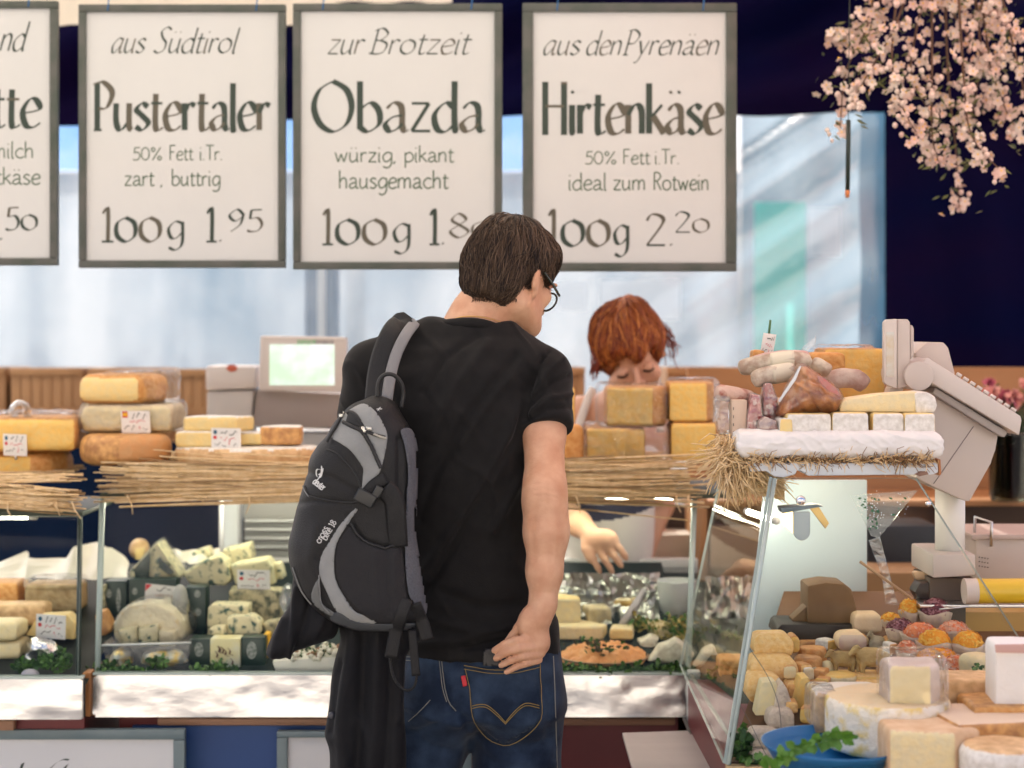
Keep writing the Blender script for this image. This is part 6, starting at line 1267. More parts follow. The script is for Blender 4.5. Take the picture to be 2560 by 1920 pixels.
def box_(name,label,cat_,x0,y0,x1,y1,Y,dep,m,bev=.004):
    b=MB(); p,q=at(x0,y0,Y),at(x1,y1,Y); b.box((p.x,Y,q.z),(q.x,Y+dep,p.z),0,bev); return tag(b.build(name,m,None,angle=40),label,cat_)
box_('black_case','black leather bag standing behind the near glass case','bag',2168,1312,2352,1440,4.6,.2,M('black_bag',(.008,.008,.008),.5),.02)
box_('brown_box','plain brown cardboard box behind the near glass case','box',2150,1432,2330,1700,4.4,.3,M('brown_card',(.30,.17,.07),.7,(.24,.13,.05),6))
box_('carton','pale carton with orange end seen behind the redhead\'s arm','carton',1585,1245,1665,1372,5.2,.2,M('pale_orange_carton',(.62,.45,.36),.6,(.55,.2,.09),7,(.45,.55)))
box_('dark_bag','dark brown bag hanging right of the pale carton','bag',1666,1262,1756,1330,5.25,.1,M('dark_brown_bag',(.03,.014,.008),.6),.02)
box_('paper_stack','beige paper stack on the back worktop right of the redhead','paper',1600,1336,1752,1398,5.1,.2,M('beige_paper',(.42,.36,.3),.7,(.5,.43,.36),8,st=(.2,1,1)))
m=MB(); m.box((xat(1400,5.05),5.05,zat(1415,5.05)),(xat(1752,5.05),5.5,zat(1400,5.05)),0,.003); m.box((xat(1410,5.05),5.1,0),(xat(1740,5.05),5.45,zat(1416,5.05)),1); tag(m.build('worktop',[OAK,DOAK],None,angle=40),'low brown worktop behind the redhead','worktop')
def vase():
    Y=4.95; t=thing('flower_vase',at(2520,1252,Y),'glass vase with pink flowers on the wooden shelf at the right picture edge','vase')
    c=at(2522,1251,Y); m=MB(); m.lathe([(.05,.0),(.055,.02),(.058,.19),(.062,.20),(.056,.19),(.05,.02),(.02,.006)],c,28); m.build('vase',glassmat('dark_vase',(.35,.38,.33),.5,.03,base=.03),t)
    g=MB(); fl=MB(); lf=MB(); r=random.Random(12)
    for i in range(22):
        top=at(2470+r.random()*130,955+r.random()*75,Y+r.uniform(-.06,.06)); b=c+Vector((r.gauss(0,.015),r.gauss(0,.015),.03)); g.tube([b,b.lerp(top,.6)+Vector((0,0,.02)),top],.0025,5)
        for k in range(26):
            d=Vector((r.gauss(0,1),r.gauss(-.3,1),r.gauss(.5,.8))).normalized(); w=d.orthogonal().normalized(); L=r.uniform(.016,.028); fl.add([top,top+d*L*.6+w*L*.35,top+d*L,top+d*L*.6-w*L*.35],[[0,1,2,3]],0 if i%4 else 1)
        for k in range(9):
            p=b.lerp(top,r.uniform(.45,.95)); d=Vector((r.gauss(0,1),r.gauss(0,1),r.gauss(0,.6))).normalized(); w=d.orthogonal().normalized(); L=r.uniform(.03,.05); lf.add([p,p+d*L*.5+w*L*.2,p+d*L,p+d*L*.5-w*L*.2],[[0,1,2,3]])
    g.build('stems',M('stem',(.03,.05,.012),.6),t); fl.build('blossoms',[M('pink_petal',(.6,.24,.22),.6,(.7,.38,.33),30),M('rose_petal',(.45,.10,.16),.6)],t,smooth=False); lf.build('leaves',M('dark_leaf',(.02,.04,.012),.6),t,smooth=False)
vase()
# ================================================================= near glass case at the right
YN=3.2; YC=lambda py: 1.9016/((py-HY)/FPX+.34)       # distance of the sloping deck at a photo row
def near_case():
    t=thing('glass_case',at(2150,1910,YN),'near glass display case with slanting end pane under the white plank','display case')
    zb=zat(1912,YN); zt=zat(1193,YN+.16)
    A=[Vector((xat(1822,YN),YN,zb)),Vector((1.08,YN,zb)),at(2545,1592,YN+.05),at(2290,1196,YN+.15),at(1938,1196,YN+.15)]
    n=(A[1]-A[0]).cross(A[4]-A[0]).normalized()*.006; m=MB(); k=len(A); m.add(A+[p+n for p in A],[list(range(k)),list(range(k,2*k))[::-1]],0); m.add(A+[p+n for p in A],[[i,i+k,(i+1)%k+k,(i+1)%k] for i in range(k)],1); m.build('end_pane',[GLASS,GEDGE],t,smooth=False)
    pane('side_pane',t,(xat(1822,YN)-.004,YN+.008,zb),(xat(1938,YN+.15)-.004,YN+.16,zt),(xat(1938,YN+.15)-.006,4.05,zt),(xat(1822,YN)-.004,4.05,zb+.02))
    m=MB(); m.tube([A[0]+Vector((-.001,-.002,0)),A[4]+Vector((-.001,-.002,0))],.0045,8); m.tube([A[3],A[2]],.0016,6); m.build('glass_edge',GEDGE,t)
    m=MB(); m.box((xat(1815,YN),YN-.012,zb-.02),(xat(2010,YN),YN+.014,zb-.001),0,.002); m.build('wood_ledge',M('ledge_wood',(.5,.35,.18),.6),t,angle=40)
    m=MB(); m.add([(xat(1822,YN)+.004,3.22,.79),(1.4,3.22,.79),(1.4,3.95,1.0),(xat(1960,3.95),3.95,1.0)],[[0,1,2,3]]); m.build('deck',M('brown_deck',(.16,.085,.04),.7),t,smooth=False)
    m=MB(); m.box((xat(1830,YN),YN+.02,0),(1.4,4.0,.785)); m.build('base_cabinet',MAROON,t,smooth=False)
    for a in ((2000,1250,YN+.128),(2318,1258,YN+.12)):
        m=MB(); c=at(*a); r_=.0098 if a[0]<2100 else .0055
        m.lathe([(.0002,-.012),(r_*.7,-.0105),(r_,-.006),(r_*.9,-.001),(r_*.5,.002),(.0002,.004)],c+Vector((0,-.004,0)),20,ax='y'); m.build('chrome_knob',CHROME,t)
    m=MB(); m.tube(cat([at(1846,1755,YN+.04),at(1872,1800,YN+.03),at(1906,1870,YN+.01),at(1930,1912,YN)],4),.0007,5); m.tube(cat([at(1872,1618,YN+.06),at(1918,1688,YN+.05),at(1946,1760,YN+.03),at(1953,1830,YN+.015),at(1950,1880,YN)],5),.0007,5); m.build('hairline_crack',M('crack',(.12,.11,.1),.4),t)
    # clamp with a rounded pale plate behind the big knob
    m=MB(); P=[(1984,1280)]+[(1984,1322)]+[(2005-21*math.cos(k*math.pi/8),1328+24*math.sin(k*math.pi/8)) for k in range(9)]+[(2026,1280)]
    c_=thing('glass_clamp',at(2005,1352,YN+.15),'pale rounded glass clamp under the chrome knob inside the near case','clamp')
    obj('plate',slab(P,YN+.145,.012,.002),M('frosted_plate',(.42,.47,.47),.35),c_,angle=40); obj('bracket',slab([(1952,1270),(2045,1262),(2060,1266),(1956,1284)],YN+.16,.05,.002),M('clamp_bracket',(.16,.2,.22),.3),c_,angle=40)
    obj('warm_reflection',slab([(1958,1284),(1983,1280),(1983,1334),(1958,1312)],YN+.17,.02,.001),M('warm_glow',(1,.72,.3),.5,emit=1.1),c_,angle=40); obj('reflection_flap',slab([(2024,1270),(2048,1268),(2073,1308),(2064,1322)],YN+.17,.01,.001),M('reflection_flap_mat',(.62,.42,.16),.3,metal=.6),c_,angle=40)  # warm reflections by the clamp, put into a glowing and a brassy patch
    lm=thing('case_lamp',at(1975,1240,3.62),'small lamp tube under the top of the near case','lamp'); m=MB(); m.tube([(xat(1985,3.70),3.70,1.312),(xat(2200,3.70),3.70,1.312)],.007,10); m.build('lamp_tube',M('warm_tube',(1,.88,.66),.5,emit=12),lm)
near_case()
o=tag(obj('white_board',slab([(1900,1330),(1960,1402) ,(2166,1330),(2168,1492),(2140,1500),(2100,1640),(1868,1660),(1880,1500)][0:1]+[(1912,1200),(2168,1200),(2168,1494),(2120,1500),(2110,1650),(1862,1660),(1890,1420)],3.95,.012,.003),M('blue_white_panel',(.62,.76,.82),.4),angle=40),'blue white board standing inside the near glass case','board')
ff=fcut(-90)
def nc(label,x0,y0,x1,y1,mats,dep=.07,Y=None,**k):
    kw=dict(rnd_=.012,amp=.0015); kw.update(k); return cheese(label,x0,y0,x1,y1,Y or YC(y1),dep,mats,**kw)
SEMO=M('speckled_orange_rind',(.80,.47,.14),.6,(.88,.60,.26),110,bump=.4,bs=150); GRYR=M('woven_grey_rind',(.70,.59,.47),.7,(.58,.47,.37),110,bump=.5,bs=160)
nc('speckled orange cheese topmost of the left stack in the near case',1886,1588,1984,1650,[SEMO,SEMO],Y=3.46,dep=.08,rnd_=.022)
nc('pale orange cheese block behind the top of the left stack',1975,1590,2000,1636,[P_YEL,R_ORG],Y=3.53,dep=.06)
nc('speckled orange cheese second in the left stack of the near case',1876,1643,1996,1716,[SEMO,SEMO],Y=3.42,dep=.09,rnd_=.028)
nc('flattened orange cheese lowest in the left stack behind the glass edge',1866,1688,1962,1766,[SEMO,SEMO],Y=3.37,dep=.09,rnd_=.03)
tag(obj('cheese',slab([(1888,1790),(1898,1740),(1906,1706),(1938,1703),(1944,1712),(1938,1788)],3.30,.05,.004),P_CRM,angle=40),'upright ivory cheese wedge with a bluish mark in the near case','cheese')
tag(obj('cheese',slab([(1934,1782),(1944,1720),(1956,1704),(1968,1722),(1988,1782)],3.29,.05,.004),[GRYR],angle=40),'pointed greyish pink cheese wedge beside the ivory wedge','cheese')
for i,a in enumerate([(1920,1774,1987,1830,3.262),(1877,1824,1953,1880,3.235),(1955,1826,1990,1880,3.24),(1880,1878,1940,1912,3.215),(1960,1884,1996,1914,3.215)]):
    nc(['grey woven rind cheese under the pointed wedge','grey woven rind cheese at the lower left of the near case','narrow grey woven rind cheese beside the blue dish','grey woven rind cheese half sunk in the leaves at the bottom','small grey cheese at the lower edge by the blue dish'][i],*a[:4],[GRYR,GRYR],Y=a[4],dep=.05,rnd_=.016)
tag(obj('cheese',slab([(1985,1772),(1992,1735),(2003,1696),(2022,1694),(2050,1772)],3.33,.06,.004),[P_YEL],angle=40),'upright yellow cheese wedge in the middle of the near case','cheese')
nc('yellow orange cheese piece between the two upright wedges',1966,1705,1998,1752,[SEMO,SEMO],Y=3.38,dep=.05)
nc('half disc of yellow cheese lying before the sheep figures',2053,1684,2140,1722,[P_YEL,P_CRM],plan=disc(.036,20),rnd_=.008,fm=topw)
nc('orange flat cheese slices behind the pink wheel',2040,1704,2222,1738,[SEMO,SEMO],dep=.06,rnd_=.006)
nc('brown orange cheese wheel farthest left behind the sheep',1996,1618,2064,1656,[R_ORG,R_ORG],plan=disc(.03,20),rnd_=.008)
nc('brown orange cheese wheel half under the glossy slice',1986,1640,2054,1684,[R_ORG,R_BRN],plan=disc(.03,20),rnd_=.01)
nc('small cream cheese nub left of the dark sheep',2052,1652,2084,1690,[P_CRM,P_CRM],plan=disc(.013,16),rnd_=.01)
nc('ochre bedding loaf under the sheep figures',2060,1690,2235,1722,[P_YEL,SEMO],dep=.07,rnd_=.01,Y=3.46)
# dark parcel
BP=M('brown_parcel',(.14,.075,.025),.6,(.19,.11,.045),14); DP=M('dark_parcel',(.022,.017,.014),.5)
o=tag(obj('parcel',slab([(2019,1464),(2065,1456),(2112,1460),(2130,1474),(2142,1520),(2146,1566),(2019,1566)],3.72,.10,.006),BP,angle=40),'brown paper parcel standing against the white board in the near case','parcel'); obj('flap',slab([(1981,1548),(2018,1514),(2018,1562),(1984,1562)],3.735,.05,.003),BP,o,angle=40)
tag(obj('dark_tray',slab([(1946,1568),(1954,1560),(2146,1562),(2146,1606),(2040,1612),(1940,1590)],3.70,.12,.006),DP,angle=40),'black tray under the brown parcel','tray')
nc('brownish flat cheese on the shelf under the black tray',2000,1604,2110,1626,[R_BRN,R_BRN],dep=.06,Y=3.68,rnd_=.006)
WX=M('kraft_wrap',(.76,.58,.35),.6,(.82,.66,.44),30,bump=.15)
nc('pale wrapped cheese behind the ram figure',2136,1536,2206,1586,[WX,WX],dep=.06,rnd_=.012)
nc('pale cheese in printed film left of the ram figure',2096,1582,2168,1634,[M('printed_film',(.62,.5,.38),.35,(.5,.32,.28),30,(.5,.7)),WX],dep=.06,rnd_=.02)
for i,(lab,x0,y0,x1,y1,Y,mt) in enumerate([('small yellow cheese wedge between the blue dish and the pink wheel',2000,1772,2046,1812,3.24,P_YEL),('small orange cheese cube left of the tiny lamb',2000,1660,2034,1690,3.44,SEMO),('pale round cheese beside the lying ram at its left',2140,1590,2172,1616,3.62,P_CRM),('yellow cheese slice leaning on the left stack',1990,1716,2018,1752,3.36,P_YEL),('small brown rind cheese above the orange slices',2226,1690,2262,1722,3.42,R_BRN),('thin orange cheese slice in front of the tiny lamb',2014,1708,2064,1722,3.40,SEMO)]): nc(lab,x0,y0,x1,y1,[mt,R_ORG],Y=Y,dep=.04,rz=(-14,20,0,30,10,-20)[i],rnd_=.008)
more=[('pale yellow cheese cube behind the upright yellow wedge',2010,1672,2040,1704,3.43,P_CRM),('orange cheese wedge at the foot of the brown wheels',2028,1676,2062,1700,3.45,R_ORG),('small ivory cheese under the larger sheep at its right',2196,1676,2226,1704,3.47,P_CRM),('yellow cheese cube left of the pale film wrapped cheese',2066,1600,2098,1626,3.64,P_YEL),('orange cheese nub on the black tray edge',2112,1588,2140,1614,3.62,SEMO),('flat cream cheese right of the ram figure',2218,1598,2252,1622,3.58,P_CRM),('small brown cheese below the dark purple petal cheese',2222,1610,2250,1640,3.53,R_BRN),('yellow cheese slice between the lamb and the half disc',2036,1696,2072,1716,3.42,P_YEL),('ivory cheese wedge right of the coral petal cheese at the wedge top',2420,1690,2452,1722,3.30,P_CRM),('yellow cheese wedge below the cream cheese with parsley',2452,1696,2486,1722,3.28,P_YEL),('pale cheese crumb block left of the second orange cheese',1958,1668,1990,1700,3.40,P_CRM),('small orange rinded cheese in front of the ivory wedge',1966,1756,1996,1784,3.285,SEMO)]
for i,(lab,x0,y0,x1,y1,Y,mt) in enumerate(more):
    w=px_w(x0,x1,Y); nc(lab,x0,y0,x1,y1,[mt,R_WHT if i%3==0 else R_ORG],Y=Y,dep=.04,rz=(18,-24,8,32,-12,0)[i%6],rnd_=.005,plan=None if i%2 else [(-w/2,0),(w/2,.004),(w*.36,.035),(-w*.1,.045)],fm=lambda a,b,c:0 if b<-.5 else 1)
# sheep figures
def sheep(label,x0,y0,x1,y1,face,col,head=True,lying=False,Yo=0):
    Y=YC(y1)+Yo; k=sc(Y); w=(x1-x0)*k; h=(y1-y0)*k; c=at((x0+x1)/2,y1,Y); V=Vol((c.x-w*.75,Y-w*.4,c.z-.004),(c.x+w*.75,Y+w*.4,c.z+h*1.15),max(w/42,.0012)); L=lambda a,b,d=0: np.array((c.x+face*a*w,Y+d*w,c.z+b*h))
    if lying: V.ell(L(0,.36),(w*.42,w*.2,h*.34),.004)
    else:
        V.ell(L(-.05,.60),(w*.36,w*.17,h*.25),.004); V.ell(L(.12,.62),(w*.2,w*.16,h*.24),.004)
        for a,d in ((-.3,-.08),(-.24,.08),(.2,-.08),(.26,.08)): V.chain([L(a,.5,d),L(a+.02,.28,d),L(a-.01,.02,d)],[h*.10,h*.055,h*.05],.002)
        V.chain([L(-.38,.68),L(-.43,.42)],[h*.05,h*.035],.002)
    V.chain([L(.2,.62),L(.36,.78)],[w*.12,w*.085],.004); V.chain([L(.36,.82,-.02),L(.50,.68,-.05)],[w*.085,w*.048],.003)
    for d in (-1,1): V.chain([L(.33,.88,d*.05),L(.25,.86,d*.17)],[w*.03,w*.018],.001)
    v,q=V.mesh(0); v=lumps(v,vnorm(v,q),w*.012,380,2); return tag(obj('sheep_figure',(v,q),col),label,'figurine','little sheep figures in the near case')
SH=M('sheep_brown',(.56,.40,.16),.7,(.42,.28,.10),60); SH2=M('sheep_cream',(.6,.5,.33),.7)
sheep('small brown sheep figure facing left in the near case',2064,1616,2150,1694,-1,M('sheep_dark',(.44,.31,.11),.7,(.32,.21,.08),60))
sheep('larger brown sheep figure walking left in front of the wrapped wedge',2124,1604,2232,1702,-1,SH)
sheep('tiny cream lamb figure beside the upright yellow wedge',1990,1664,2046,1710,1,SH2)
sheep('ram figure lying between the wrapped cheeses',2168,1572,2222,1630,-1,M('sheep_grey',(.45,.4,.28),.7,(.3,.25,.14),50),lying=True)
# flowered cheeses in paper cups
def petal_cheese(label,x0,y0,x1,y1,c1,c2,Y=None):
    Y=Y or YC(y1); k=sc(Y); w=(x1-x0)*k; h=(y1-y0)*k; c=at((x0+x1)/2,y1,Y)
    t=thing('petal_cheese',c,label,'cheese','petal covered cheeses in paper cups'); n=26; m=MB(); r=random.Random(x0)
    pr=[(.30,.0),(.42,.10),(.50,.42),(.53,.55),(.515,.55),(.47,.42),(.3,.06)]
    kk=len(m.v)
    for a,b in pr:
        for j in range(n):
            th=2*math.pi*j/n; e=1+.05*math.sin(th*7+x0)+(.04*math.sin(th*13) if b>.3 else 0); m.v.append((c.x+a*w*e*math.cos(th),c.y+a*w*e*math.sin(th)*.8,c.z+h*(b+(.10*math.sin(th*3+x0)*.6 if b>.4 else 0))))
    for i in range(len(pr)-1):
        for j in range(n): m.f.append([kk+i*n+j,kk+i*n+(j+1)%n,kk+(i+1)*n+(j+1)%n,kk+(i+1)*n+j]); m.m.append(0)
    m.build('paper_cup',CUP,t)
    V=Vol((c.x-w*.6,Y-w*.55,c.z),(c.x+w*.6,Y+w*.55,c.z+h*1.1),max(w/30,.0016)); V.ell((c.x,Y,c.z+h*.52),(w*.45,w*.38,h*.46),.001); v,q=V.mesh(1); obj('cheese_ball',(v,q),c1,t)
    m=MB()
    for i in range(150):
        d=Vector((r.gauss(0,1),r.gauss(-.4,.8),abs(r.gauss(.3,.8)))).normalized(); p=c+Vector((d.x*w*.45,d.y*w*.38,h*.52+d.z*h*.46)); a=d.orthogonal().normalized(); a=Matrix.Rotation(r.random()*6,3,d)@a; b=d.cross(a); s_=r.uniform(.003,.006); o_=d*r.uniform(.0006,.002)
        m.add([p+o_-a*s_,p+o_*1.6-b*s_*.5,p+o_+a*s_,p+o_*1.6+b*s_*.5],[[0,1,2,3]],r.randrange(2))
    m.build('petals',[c1,c2],t,smooth=False)['kind']='stuff'
CUP=M('paper_cup_mat',(.62,.5,.36),.6,(.5,.38,.33),60,(.45,.7))
ORA=M('orange_petal',(.80,.30,.01),.6,(.85,.42,.03),60); ORB=M('yellow_petal',(.82,.50,.08),.6); COR=M('coral_petal',(.72,.16,.06),.6,(.8,.3,.12),70); COB=M('pale_coral',(.75,.42,.28),.6); PUR=M('purple_petal',(.10,.02,.03),.6,(.2,.05,.06),60); PUB=M('mauve_petal',(.35,.16,.18),.6)
for a in [('orange petal cheese farthest back at the left of its group',2246,1496,2302,1562,ORA,ORB,3.66),('dark red petal cheese farthest back with a thin knife on it',2298,1494,2378,1572,PUR,PUB,3.64),('flat orange petal cheese at the left end of its group',2202,1532,2252,1570,ORA,ORB,3.62),('dark purple petal cheese at the left of the coral one',2214,1545,2286,1602,PUR,PUB,3.58),('coral petal cheese in the middle row',2254,1556,2348,1620,COR,COB,3.55),('paler coral petal cheese at the right of the middle row',2344,1552,2424,1604,COB,COR,3.56),('big orange petal cheese, left of the bright pair',2292,1572,2380,1646,ORA,ORB,3.48),('big orange petal cheese, right of the bright pair',2378,1576,2462,1652,ORA,ORB,3.47),('small coral petal cheese above the wrapped wedge',2240,1602,2294,1656,COR,COB,3.46),('low orange petal cheese just above the wrapped wedge',2288,1620,2396,1664,ORA,COB,3.43),('coral petal cheese right of the top of the wrapped wedge',2354,1638,2424,1712,COR,COB,3.38)]: petal_cheese(*a)
o=nc('round cream cheese with a parsley leaf on top at the right',2398,1634,2478,1704,[P_CRM,P_CRM],plan=disc(.032,22),rnd_=.016,Y=3.36); leaves('parsley_leaf','',[(2443,1672,3.30,5,6)],9,.010,6,par=o)
# goods in front of the pane on a low table
t=thing('low_table',at(2300,1960,2.95),'low wooden table in front of the near case carrying the big cut cheeses','table'); m=MB(); m.box((xat(1990,2.95),2.55,.79),(1.35,3.13,.812),0,.004); m.build('table_top',RAIL,t,angle=40)
for x in (.58,1.25):
    for y in (2.6,3.08):
        m=MB(); m.box((x-.025,y-.025,0),(x+.025,y+.025,.789),0,.003); m.build('leg',RAIL,t,angle=40)
m=MB(); c=at(2085,1932,3.02); m.lathe([(.07,.0),(.10,.012),(.125,.055),(.128,.056),(.124,.05),(.098,.018),(.02,.012)],c,40); o=tag(m.build('blue_dish',M('blue_plastic',(.02,.16,.38),.35)),'blue plastic dish under the green leaf spray at the bottom','dish')
o=nc('pinkish wheel of cheese with a printed paper label on top',2060,1742,2250,1850,[R_PNK,M('printed_label',(.72,.64,.52),.5,(.3,.28,.36),12,(.58,.72))],plan=sector(.082,-75,200,16,(.0,.06)),dep=.12,Y=3.10,rnd_=.006,fm=lambda a,b,c:1 if c>.6 else 0); wrap(o,2034,1728,2100,1832,3.11,.10,FILM2)
m=MB(); c=at(2180,1735,3.14); m.tube([c+Vector((-.055,.0,.004)),c+Vector((.0,-.012,.006)),c+Vector((.06,-.02,.002))],.009,8,flat=.4); m.build('red_wrapper',M('red_film',(.35,.05,.05),.25,bump=.6,bs=60),o)
MOLD=M('mouldy_rind',(.80,.73,.60),.75,(.74,.56,.20),34,(.5,.66),bump=.6,bs=70)
nc('big mouldy white cheese wheel half behind the cut block',2108,1772,2400,1908,[MOLD,paste('worn_top',(.72,.54,.30),(.80,.64,.40))],plan=[(x+.0,y+.11) for x,y in disc(.112,30)],Y=2.98,rnd_=.010,fm=lambda a,b,c:1 if c>.75 else 0,amp=.002)
o=nc('tall wrapped cheese wedge with dark specks standing on the mouldy wheel',2226,1664,2338,1816,[M('specked_paste',(.84,.70,.38),.5,(.22,.13,.08),70,(.70,.74)),M('dusky_rind',(.64,.52,.44),.5,(.74,.62,.54),30)],plan=[(-.042,0),(.03,-.008),(.055,.025),(.06,.09),(-.042,.085)],Y=3.02,rnd_=.012,fm=lambda a,b,c:0 if b<-.6 and a<.35 else 1); wrap(o,2222,1642,2374,1820,3.012,.105,amp=.003)
nc('big cut cheese block with reddish rind in the front at the bottom',2228,1826,2378,1990,[P_CRM,M('reddish_rind',(.62,.40,.22),.65,(.74,.54,.34),30,bump=.2)],plan=[(-.055,.0),(.05,-.022),(.115,.03),(.10,.12),(-.055,.14)],Y=2.90,rnd_=.008,fm=lambda a,b,c:0 if b<-.7 and a<.3 else 1)
nc('pink wrapped flat cheese wedge behind the tall wrapped wedge',2374,1702,2490,1808,[R_PNK,R_PNK],plan=[(-.05,0),(.05,.02),(.05,.1),(-.05,.1)],Y=3.12,rnd_=.006)
nc('dark orange cheese wedge under the white tub',2436,1768,2620,1806,[R_ORG,R_BRN],dep=.12,Y=3.0,rnd_=.006)
o=nc('white wrapped cheese tub with a red top band at the right edge',2490,1612,2620,1782,[M('white_wrap',(.76,.72,.66),.45,bump=.2),PAPER],dep=.09,Y=3.02,rnd_=.012,rz=-4); obj('red_band',slab([(2488,1612),(2622,1610),(2622,1634),(2490,1632)],3.016,.004,.001),M('faded_red',(.55,.33,.28),.5),o,angle=40)
nc('flat brown cheese block at the right edge behind the white wheel',2388,1806,2640,1880,[R_BRN,M('dusty_top',(.72,.56,.40),.6)],dep=.16,Y=2.93,rnd_=.006,fm=topw and (lambda a,b,c:1 if c>.6 else 0),rz=10)
nc('white round cheese cut off by the bottom right corner',2436,1884,2640,1990,[R_WHT,R_PNK],plan=[(x,y+.07) for x,y in disc(.072,26)],Y=2.8,rnd_=.02,fm=lambda a,b,c:0 if c<.8 else 1)
LG=M('bright_leaf',(.10,.24,.02),.5,(.05,.14,.015),20)
def spray():
    t=thing('leaf_spray',at(2000,1915,2.97),'bright green leaf spray lying over the blue dish','leaves'); P=cat([(1918,1916),(1960,1888),(2010,1862),(2070,1850),(2118,1846)],8); m=MB(); m.tube([at(x,y,2.93) for x,y in P],.0014,6); m.build('stem',LG,t); r=random.Random(3); m=MB()
    for i,(x,y) in enumerate(P):
        for sgn_ in (-1,1,1):
            if r.random()<.2: continue
            c=at(x,y,2.93); d=Vector((r.gauss(.5,.6),r.gauss(-.2,.3),sgn_*r.uniform(.3,1)-.2)).normalized(); w=d.cross(Vector((0,-1,r.gauss(0,.5)))).normalized(); L=r.uniform(.012,.026)
            m.add([c,c+d*L*.3+w*L*.3,c+d*L*.65+w*L*.33+Vector((0,-.002,0)),c+d*L,c+d*L*.65-w*L*.33,c+d*L*.3-w*L*.3],[[0,1,2,3],[0,3,4,5]])
    m.build('leaves',LG,t,smooth=False)
spray()
leaves('leaf_garnish','dark green leaves at the lower left corner of the near case',[(1850,1880,3.23,12,24),(1880,1900,3.22,20,12),(1856,1845,3.25,10,10)],70,.020,31)
m=MB()
for i in range(13): p=at(1940+i*4.4,1898,3.19); m.box((p.x,3.188,p.z-.012),(p.x+.0016,3.192,p.z),0)
p,q=at(1936,1914,3.19),at(1998,1922,3.19); m.box((p.x,3.186,q.z),(q.x,3.194,p.z),1,.001)
tag(m.build('price_rail',[M('grey_rail',(.25,.25,.26),.4),DP]),'small ribbed grey rail at the bottom edge of the near case','rail')
# crossing sticks and film behind the pane
m=MB(); m.tube([at(2150,1404,3.6),at(2282,1498,3.55)],.0032,6); tag(m.build('wooden_skewer',M('skewer',(.4,.25,.13),.6)),'thin wooden skewer slanting behind the end pane','skewer')
tag(obj('film_strip',slab([(2172,1352),(2200,1342),(2236,1480),(2246,1512),(2214,1510),(2206,1440)],3.66,.004,.001),FILM2,angle=40),'strip of clear film hanging behind the wooden skewer','film')
t=thing('printed_film',at(2195,1345,3.34),'clear film corner printed with green sprigs stuck inside the end pane','film'); obj('film',slab([(2128,1238),(2294,1226),(2196,1346),(2178,1340)],3.345,.002,0),glassmat('printed_clear',(.93,.96,.94),.4,.08,base=.03,dirt=.08),t,smooth=False)
m=MB(); r=random.Random(8); dots=MB()
for k in range(46):
    x=r.uniform(2140,2275); y=r.uniform(1240,1335)
    if y>1338-(x-2195)*1.15 or y>1240+(x-2125)*1.7: continue
    c=at(x,y,3.343); a=r.random()*6; d=Vector((math.cos(a),0,math.sin(a))); w=Vector((-d.z,0,d.x)); L=r.uniform(.004,.010); m.add([c,c+d*L*.5+w*L*.25,c+d*L,c+d*L*.5-w*L*.25],[[0,1,2,3]])
    for j in range(2): c2=at(x+r.gauss(0,10),y+r.gauss(0,10),3.342); dots.add([c2+Vector((.0012*math.cos(e*1.257),0,.0012*math.sin(e*1.257))) for e in range(5)],[[0,1,2,3,4]])
m.build('sprig_print',M('sprig_green',(.03,.14,.05),.6),t,smooth=False); dots.build('dot_print',PAPER,t,smooth=False)
# ---------------------------------------------------------------- plank, straw and goods on top
YPk=3.36
t=thing('white_plank',at(2108,1188,YPk),'weathered white painted plank with chipped edge on top of the near case','plank')
obj('plank',slab([(1872,1157),(2345,1158),(2347,1182),(2330,1187),(2200,1188),(2020,1190),(2005,1178),(1992,1176),(1990,1186),(1960,1194),(1936,1192),(1916,1178),(1876,1180)],YPk,.30,.004),M('chipped_white',(.66,.71,.76),.6,(.60,.63,.66),8,bump=.3,bs=30,st=(.3,1,1)),t,angle=40)
obj('bare_chip',slab([(2286,1186),(2300,1178),(2318,1178),(2322,1186),(2300,1191)],YPk-.003,.004,.001),M('bare_wood',(.25,.14,.1),.7),t,angle=40); obj('bare_end',slab([(2346,1150),(2352,1148),(2354,1186),(2347,1190)],YPk-.002,.1,.002),M('rusty_wood',(.4,.15,.05),.6),t,angle=40)
def straw_heap(name,label,specs,seed,mats=(STRAW,STRAW2)):
    r=random.Random(seed); m=MB()
    for n,x0,y0,x1,y1,Y,dy,ln,ang,sp,rr in specs:
        for k in range(n):
            x=r.uniform(x0,x1); y=r.uniform(y0,y1); a=R(r.gauss(ang,sp)); L=ln*r.uniform(.4,1.2); Yd=Y+r.uniform(-dy,dy); c=at(x,y,Yd); e=at(x+L*math.cos(a),y+L*math.sin(a),Yd+r.uniform(-.02,.02)); md=c.lerp(e,.5)+Vector((r.gauss(0,.004),r.gauss(0,.004),r.gauss(.002,.004)))
            m.tube([c,md,e],[rr*1.1,rr,rr*.6],5,r.randrange(len(mats)))
    return tag(m.build(name,list(mats)),label,'straw',kind='stuff')
straw_heap('straw_layer','thin layer of straw between the plank and the white wrapped cheese',[(420,1862,1146,2330,1157,3.36,.02,34,0,60,.0009),(70,2180,1140,2320,1156,3.345,.01,28,20,70,.0009)],41,(STRAW,M('dark_straw',(.24,.13,.05),.7)))
straw_heap('straw_tuft','shaggy bunch of straw hanging off the left end of the white plank',[(240,1785,1085,1850,1160,3.42,.05,46,100,55,.0012),(210,1790,1130,1895,1195,3.40,.05,60,70,45,.0014),(110,1810,1170,1870,1215,3.39,.03,62,80,26,.0013),(40,1790,1120,1850,1170,3.38,.03,80,140,25,.0014),(90,1860,1170,1930,1215,3.50,.05,70,10,30,.0013)],42)
